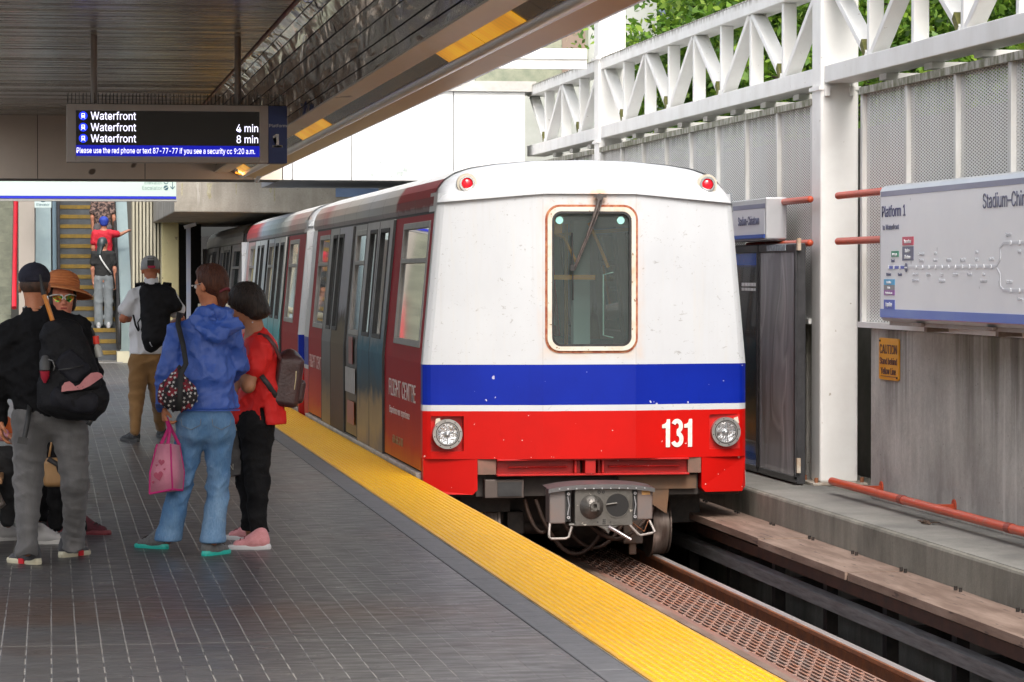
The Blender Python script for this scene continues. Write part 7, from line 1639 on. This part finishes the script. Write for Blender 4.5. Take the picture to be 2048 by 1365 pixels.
    strap('flap', [at(96, 918, Yb-.062), at(116, 930, Yb-.066), at(120, 944, Yb-.066)], .03, .006, mat('dark_flap', (.02,.018,.018), rough=.6), b); strap('bag_strap', [at(98, 915, Yb), at(104, 880, Yb+.02), at(112, 830, Yb+.05)], .012, .005, mat('tan_leather', (.42,.24,.10)), b)
woman_hat()

# ================== two people sitting on the bench at the left edge
def seated(label, Y, top_m, leg_m, hip, knR, knL, anR, anL, elR, wrR, shoes, up, so, headpx, skc):
    t = person(label, off(at(hip[0], hip[1], Y), 0, 0, -.45))
    h = at(hip[0], hip[1], Y); J = jt(Y, dict(hipL=(hip[0], hip[1], .08), hipR=(hip[0], hip[1], -.08), knR=knR, knL=knL, anR=anR, anL=anL, neck=(headpx[0]-2, headpx[1]+62), shR=(headpx[0]-4, headpx[1]+92, -.16), shL=(headpx[0]-4, headpx[1]+92, .16), elR=elR, wrR=wrR, elL=(elR[0]-8, elR[1], .2), wrL=(wrR[0]-20, wrR[1], .12)))
    H = Head(at(headpx[0], headpx[1], Y), (1, -.1), .2, .98)
    soft('body', body_prims(J, H, .78)+hand(J['wrR'], (1, 0, -.2), (0, 0, -1), .5, -1, .95)+hand(J['wrL'], (1, 0, -.2), (0, 0, -1), .5, 1, .95), skin(skc[0], skc[1]), t, .010, .02); eyes(t, H)
    soft('top', [el((J['shL']+J['shR'])/2, off(h, 0, 0, .06), (.10, .17), (.12, .17), k=.05), el(J['shL'], J['shR'], .062, k=.05), el(J['shR'], J['elR'], .062, .055), el(J['elR'], J['wrR'], .055, .046), el(J['shL'], J['elL'], .062, .055), el(J['elL'], J['wrL'], .055, .046)], top_m, t, .012, .03, folds(.008, 91, (14, 14, 14)))
    soft('trousers', [el(J['hipL'], J['hipR'], (.12, .12), k=.05), el(J['hipR'], J['knR'], .095, .072), el(J['knR'], J['anR'], .068, .048), el(J['hipL'], J['knL'], .095, .072), el(J['knL'], J['anL'], .068, .048)], leg_m, t, .011, .03, folds(.007, 92, (12, 12, 16)))
    soft('hair', [ell(H.at(0, -.02, .035), (.088, .1, .092), H.B), ell(H.at(0, -.06, -.04), (.07, .05, .06), H.B)], hair_blk, t, .011, .02, cut=lambda X, Y_, Z: ((X-H.c[0])*H.f[0]+(Y_-H.c[1])*H.f[1])-.05)
    for (a, b) in shoes:
        a = ground(*a); b = ground(*b); shoe(t, a, a+(b-a)/np.linalg.norm(b-a)*.26, up, so, w=.046)
    return t
blk = mat('black_trouser_cotton', (.012,.012,.013))
seated('person in orange top and black leggings seated farther along the bench', 18.85, fabric('orange_knit', (.62,.13,.02), (.55,.10,.02), 8, .8), blk,
       (-70, 915), (106, 925, -.06), (92, 935, .14), (80, 1030, .0), (108, 1035, .22), (0, 838, -.12), (86, 900, -.08), [((78, 1058), (128, 1062)), ((105, 1046), (140, 1048))], mat('black_leather_shoe', (.018,.017,.018), (.035,.03,.03), 12, .4), mat('black_sole_rubber', (.02,.02,.02), rough=.7), (-62, 660), ('tan_skin_two', (.42,.15,.05)))
seated('person in pink top and black leggings with white sneakers seated on the bench', 17.75, fabric('pink_knit', (.60,.13,.20), (.72,.35,.42), 14, .8, lo=.45, hi=.6), mat('black_legging', (.014,.014,.015), rough=.8),
       (-95, 922), (10, 915, -.08), (24, 922, .12), (16, 1040, -.02), (62, 1048, .05), (-25, 860, -.12), (8, 868, -.05), [((60, 1089), (108, 1088)), ((-12, 1083), (34, 1080))], mat('white_leather_sneaker', (.50,.49,.48), (.42,.41,.41), 6, .5), mat('white_rubber_sole', (.58,.57,.55), rough=.6), (-85, 690), ('pink_skin', (.45,.2,.12)))
bn = thing('bench', 'wooden slatted bench with curved metal frame at the left edge', 'bench', (-.75, 18.3, 0))
m = MB(); wood = mat('varnished_bench_wood', (.24,.12,.045), (.32,.17,.07), 5, .45, stretch=(3, .4, 3))
for i in range(5): m.box(-1.02+i*.155, -.89+i*.155, 17.1, 20.2, .415, .45)
m.build('seat', wood, bn, bevel=.006)
for yy in (17.25, 18.7, 20.0):
    m = MB(); m.tube([(-.98, yy, .0), (-1.0, yy, .38), (-.3, yy, .39), (-.27, yy, .30), (-.42, yy, .18), (-.36, yy, .03)], .022, 8); m.build('leg_frame', mat('bench_grey_metal', (.20,.17,.14), rough=.45, metal=.5), bn)
m = MB()
for i in range(3): m.box(-1.12, -1.08, 17.1, 20.2, .55+i*.13, .64+i*.13)
m.build('backrest', wood, bn, bevel=.006)

# ================== people on the escalator
def rider(label, px, kstep, top_m, leg_m, bot_m, f, arm='down', head_py=None, extra=None, hh=1.70):
    Y = ES+.5+kstep*ang_g+.17; z0 = (kstep+1)*ang_r; xw = at(px, 600, Y)[0]; s_ = hh/1.72
    t = person(label, (xw, Y, z0)); q = lambda x, z, dy=0: np.array([xw+x, Y+dy, z0+z*s_])
    J = dict(neck=q(0, 1.46), shL=q(-.165, 1.40), shR=q(.165, 1.40), elL=q(-.20, 1.12), wrL=q(-.19, .88, .03), elR=q(.21, 1.12), wrR=q(.235, .86, .02), hipL=q(-.085, .92), hipR=q(.085, .92), knL=q(-.095, .50), anL=q(-.09, .09), knR=q(.095, .50), anR=q(.09, .09))
    if arm == 'out': J['elR'] = q(.30, 1.38, .05); J['wrR'] = q(.47, 1.46, .1)
    H = Head(q(0, 1.60), f, .05); sk = skin('fair_skin', (.45,.22,.15))
    soft('body', body_prims(J, H, .8)+hand(J['wrL'], (0, .1, -1), (1, 0, 0), .4, 1)+hand(J['wrR'], (0, .1, -1) if arm == 'down' else (1, .2, .1), (-1, 0, 0) if arm == 'down' else (0, 0, -1), .4, 1), sk, t, .013, .02)
    soft('top', [el(q(0, 1.38), q(0, 1.02), (.165, .11), (.16, .12), k=.05), el(J['shL'], J['shR'], (.06, .06), k=.05), el(J['shL'], J['shL']*.4+J['elL']*.6, .07, .072), el(J['shR'], J['shR']*.4+J['elR']*.6, .07, .072)], top_m, t, .015, .03, folds(.006, 101+kstep), cut=lambda X, Y_, Z: (z0+.985*s_)-Z)
    soft('trousers', [el(q(-.04, .98), q(.04, .98), (.11, .11), w=(0,0,1), k=.04), el(J['hipL'], J['knL'], .10, .085), el(J['knL'], J['anL'], .085, .085), el(J['hipR'], J['knR'], .10, .085), el(J['knR'], J['anR'], .085, .085)], leg_m, t, .015, .025, folds(.005, 111+kstep, (12, 12, 12)))
    for s in (-1, 1): shoe(t, (xw+s*.09, Y-.10), (xw+s*.10, Y+.14), bot_m, bot_m, z0=z0, vox=.012)
    return t, H, q
g1, H1, q1 = rider('person in black top and grey trousers with white crossbody strap on the escalator', 207, 2, mat('black_cotton', (.014,.015,.016), rough=.9), fabric('pale_grey_trouser', (.13,.155,.17), (.18,.20,.215), 5, .9), mat('pale_shoe', (.35,.36,.38), rough=.7), (.75, .55))
soft('hair', [ell(H1.at(0, -.02, .035), (.088, .102, .092), H1.B), el(H1.at(0, -.06, -.02), H1.at(0, -.10, -.20), (.078, .05), (.07, .035), w=H1.r, k=.05)], mat('teal_black_hair', (.02,.03,.035), (.05,.07,.075), 40, .4, stretch=(2,2,.3)), g1, .012, .03, cut=lambda X, Y_, Z: ((X-H1.c[0])*H1.f[0]+(Y_-H1.c[1])*H1.f[1])-.045)
strap('crossbody_strap', [q1(-.09, 1.43, -.09), q1(-.04, 1.30, -.125), q1(.06, 1.15, -.14), q1(.15, 1.03, -.10)], .028, .006, mat('white_strap', (.5,.52,.52), rough=.7), g1)
g2, H2, q2 = rider('person in red T-shirt and blue cap reaching for the escalator handrail', 208, 4, mat('crimson_tee', (.50,.012,.03), (.42,.01,.025), 5, .8), mat('dark_jeans', (.03,.04,.07), rough=.9), mat('dark_shoe', (.03,.03,.03), rough=.7), (-.1, 1), 'out')
soft('cap', [ell(H2.at(0, -.01, .045), (.092, .108, .088), H2.B), ell(H2.at(0, -.05, -.02), (.07, .05, .05), H2.B)], mat('royal_blue_cap', (.015,.04,.30), (.02,.05,.35), 20, .7), g2, .012, .03)
g3, H3, q3 = rider('person in dark patterned top standing highest on the escalator', 206, 7, mat('patterned_top', (.03,.02,.02), (.20,.13,.11), 22, .8, lo=.48, hi=.55), mat('dark_skirt', (.10,.09,.10), rough=.9), mat('dark_shoe', (.03,.03,.03)), (0, 1))
soft('hair', [ell(H3.at(0, -.01, .03), (.095, .11, .10), H3.B)], hair_blk, g3, .013, .03)

# ------------------------------------------------------------------ trees and tower beyond the wall
n = NB('leaf_green'); geo = n.N.new('ShaderNodeNewGeometry'); c = n.ramp(geo.outputs['Random Per Island'], [(0,(.04,.10,.010)),(.35,(.10,.22,.02)),(.7,(.18,.33,.03)),(1,(.32,.46,.06))])
tl_ = n.N.new('ShaderNodeBsdfTranslucent'); n.L.new(c, tl_.inputs[0]); n.set(color=c, rough=.5); mx = n.N.new('ShaderNodeMixShader'); mx.inputs[0].default_value = .35
n.L.new(n.b.outputs[0], mx.inputs[1]); n.L.new(tl_.outputs[0], mx.inputs[2]); n.L.new(mx.outputs[0], n.N['Material Output'].inputs[0]); leaf_m = n.m
bark = mat('grey_bark', (.12,.095,.07), (.07,.055,.04), 8, .9, bump=.5)
def tree(label, x, y, h, r, nl, seed):
    rs = np.random.RandomState(seed); t = thing('street_tree', label, 'tree', (x, y, 2.2), 'trees beyond the trackside wall')
    m = MB(); z0 = 2.2; m.tube([(x, y, z0), (x+.1, y, z0+h*.4), (x-.05, y+.1, z0+h*.75)], .14, 10, radii=[.16, .11, .05]); m.build('trunk', bark, t)
    m = MB(); ends = []
    for i in range(46):
        a = rs.uniform(0, 6.28); z = z0+h*rs.uniform(.10, .8); ln = r*rs.uniform(.5, 1.0); p0 = np.array([x+.05, y, z]); p2 = p0+np.array([math.cos(a)*ln, math.sin(a)*ln, rs.uniform(-.15, .6)*ln]); p1 = (p0+p2)/2+rs.normal(0, .12, 3)+np.array([0, 0, .12])
        m.tube([tuple(p0), tuple(p1), tuple(p2)], .03, 5, radii=[.035, .022, .008]); ends += [p2, p1, (p1+p2)/2, p2+rs.normal(0, .3, 3), p2+rs.normal(0, .35, 3)]
    m.build('limbs', bark, t)
    E = np.array(ends); nc = len(E); ci = rs.randint(0, nc, nl); C_ = E[ci]+rs.normal(0, 1, (nl, 3))*np.array([.26, .26, .16])*rs.uniform(.7, 1.3, (nc, 1))[ci]
    fs_ = 1.1 if y > 34 else .88
    nrm = rs.normal(0, 1, (nl, 3))+np.array([0, 0, .8]); nrm /= np.linalg.norm(nrm, axis=1)[:, None]; u = np.cross(nrm, rs.normal(0, 1, (nl, 3))); u /= np.linalg.norm(u, axis=1)[:, None]; v = np.cross(nrm, u)
    sz = rs.uniform(.030, .055, (nl, 1))*fs_; a = C_-u*sz*1.3; b = C_+v*sz*.62; c_ = C_+u*sz*1.3; d = C_-v*sz*.62
    V_ = np.stack([a, b, c_, d], 1).reshape(-1, 3)-np.array([x, y, 2.2]); F_ = np.arange(nl*4).reshape(-1, 4)
    me = bpy.data.meshes.new('crown'); me.from_pydata(V_.tolist(), [], F_.tolist()); me.materials.append(leaf_m); me.update(); link('crown', me, t)
TR = [('dense bright green tree nearest the right edge of the frame', 8.9, 20.5, 3.6, 1.9, 34000), ('bright green tree just right of the big post', 9.1, 25.0, 4.0, 2.0, 34000), ('bright green tree just left of the big post', 9.2, 29.6, 4.1, 2.0, 34000),
      ('leafy green tree seen through the middle truss', 9.6, 35.0, 4.2, 2.2, 30000), ('loose green tree reaching toward the far post', 9.9, 40.5, 4.6, 2.4, 30000), ('green tree behind the blue grey tower face', 12.5, 33, 5.2, 2.8, 30000), ('green tree farthest down the line by the glazed block', 11.2, 46.5, 5.6, 2.6, 26000)]
for i, a in enumerate(TR): tree(*a, 200+i)
tw2 = thing('glass_tower', 'blue grey glass tower with vertical ribs far behind the trees', 'building', (17, 75, 2))
MB().box(13.0, 30.0, 75, 95, -1.4, 40).build('facade', mat('blue_grey_curtain_wall', (.20,.25,.33), (.15,.19,.26), .3, .25), tw2)
m = MB(); xx = 13.1
while xx < 30: m.box(xx, xx+.10, 74.85, 75, -1, 40); m.box(12.85, 13.0, 75+(xx-13.1), 75.12+(xx-13.1), -1, 40); xx += .62
m.build('rib', mat('pale_tower_rib', (.34,.38,.44), rough=.4), tw2)
m = MB(); zz = 1.
while zz < 40: m.box(13.0, 30, 74.93, 75, zz, zz+.22); zz += 3.2
m.build('floor_band', mat('tower_floor_band', (.10,.13,.18), rough=.4), tw2)
tag(MB().box(14, 60, 60, 66, -1.4, 14).build('brown_block', mat('brick_block_far', (.22,.15,.12), (.17,.12,.10), 2, .8)), 'dim brown building glimpsed behind the trees', 'building')
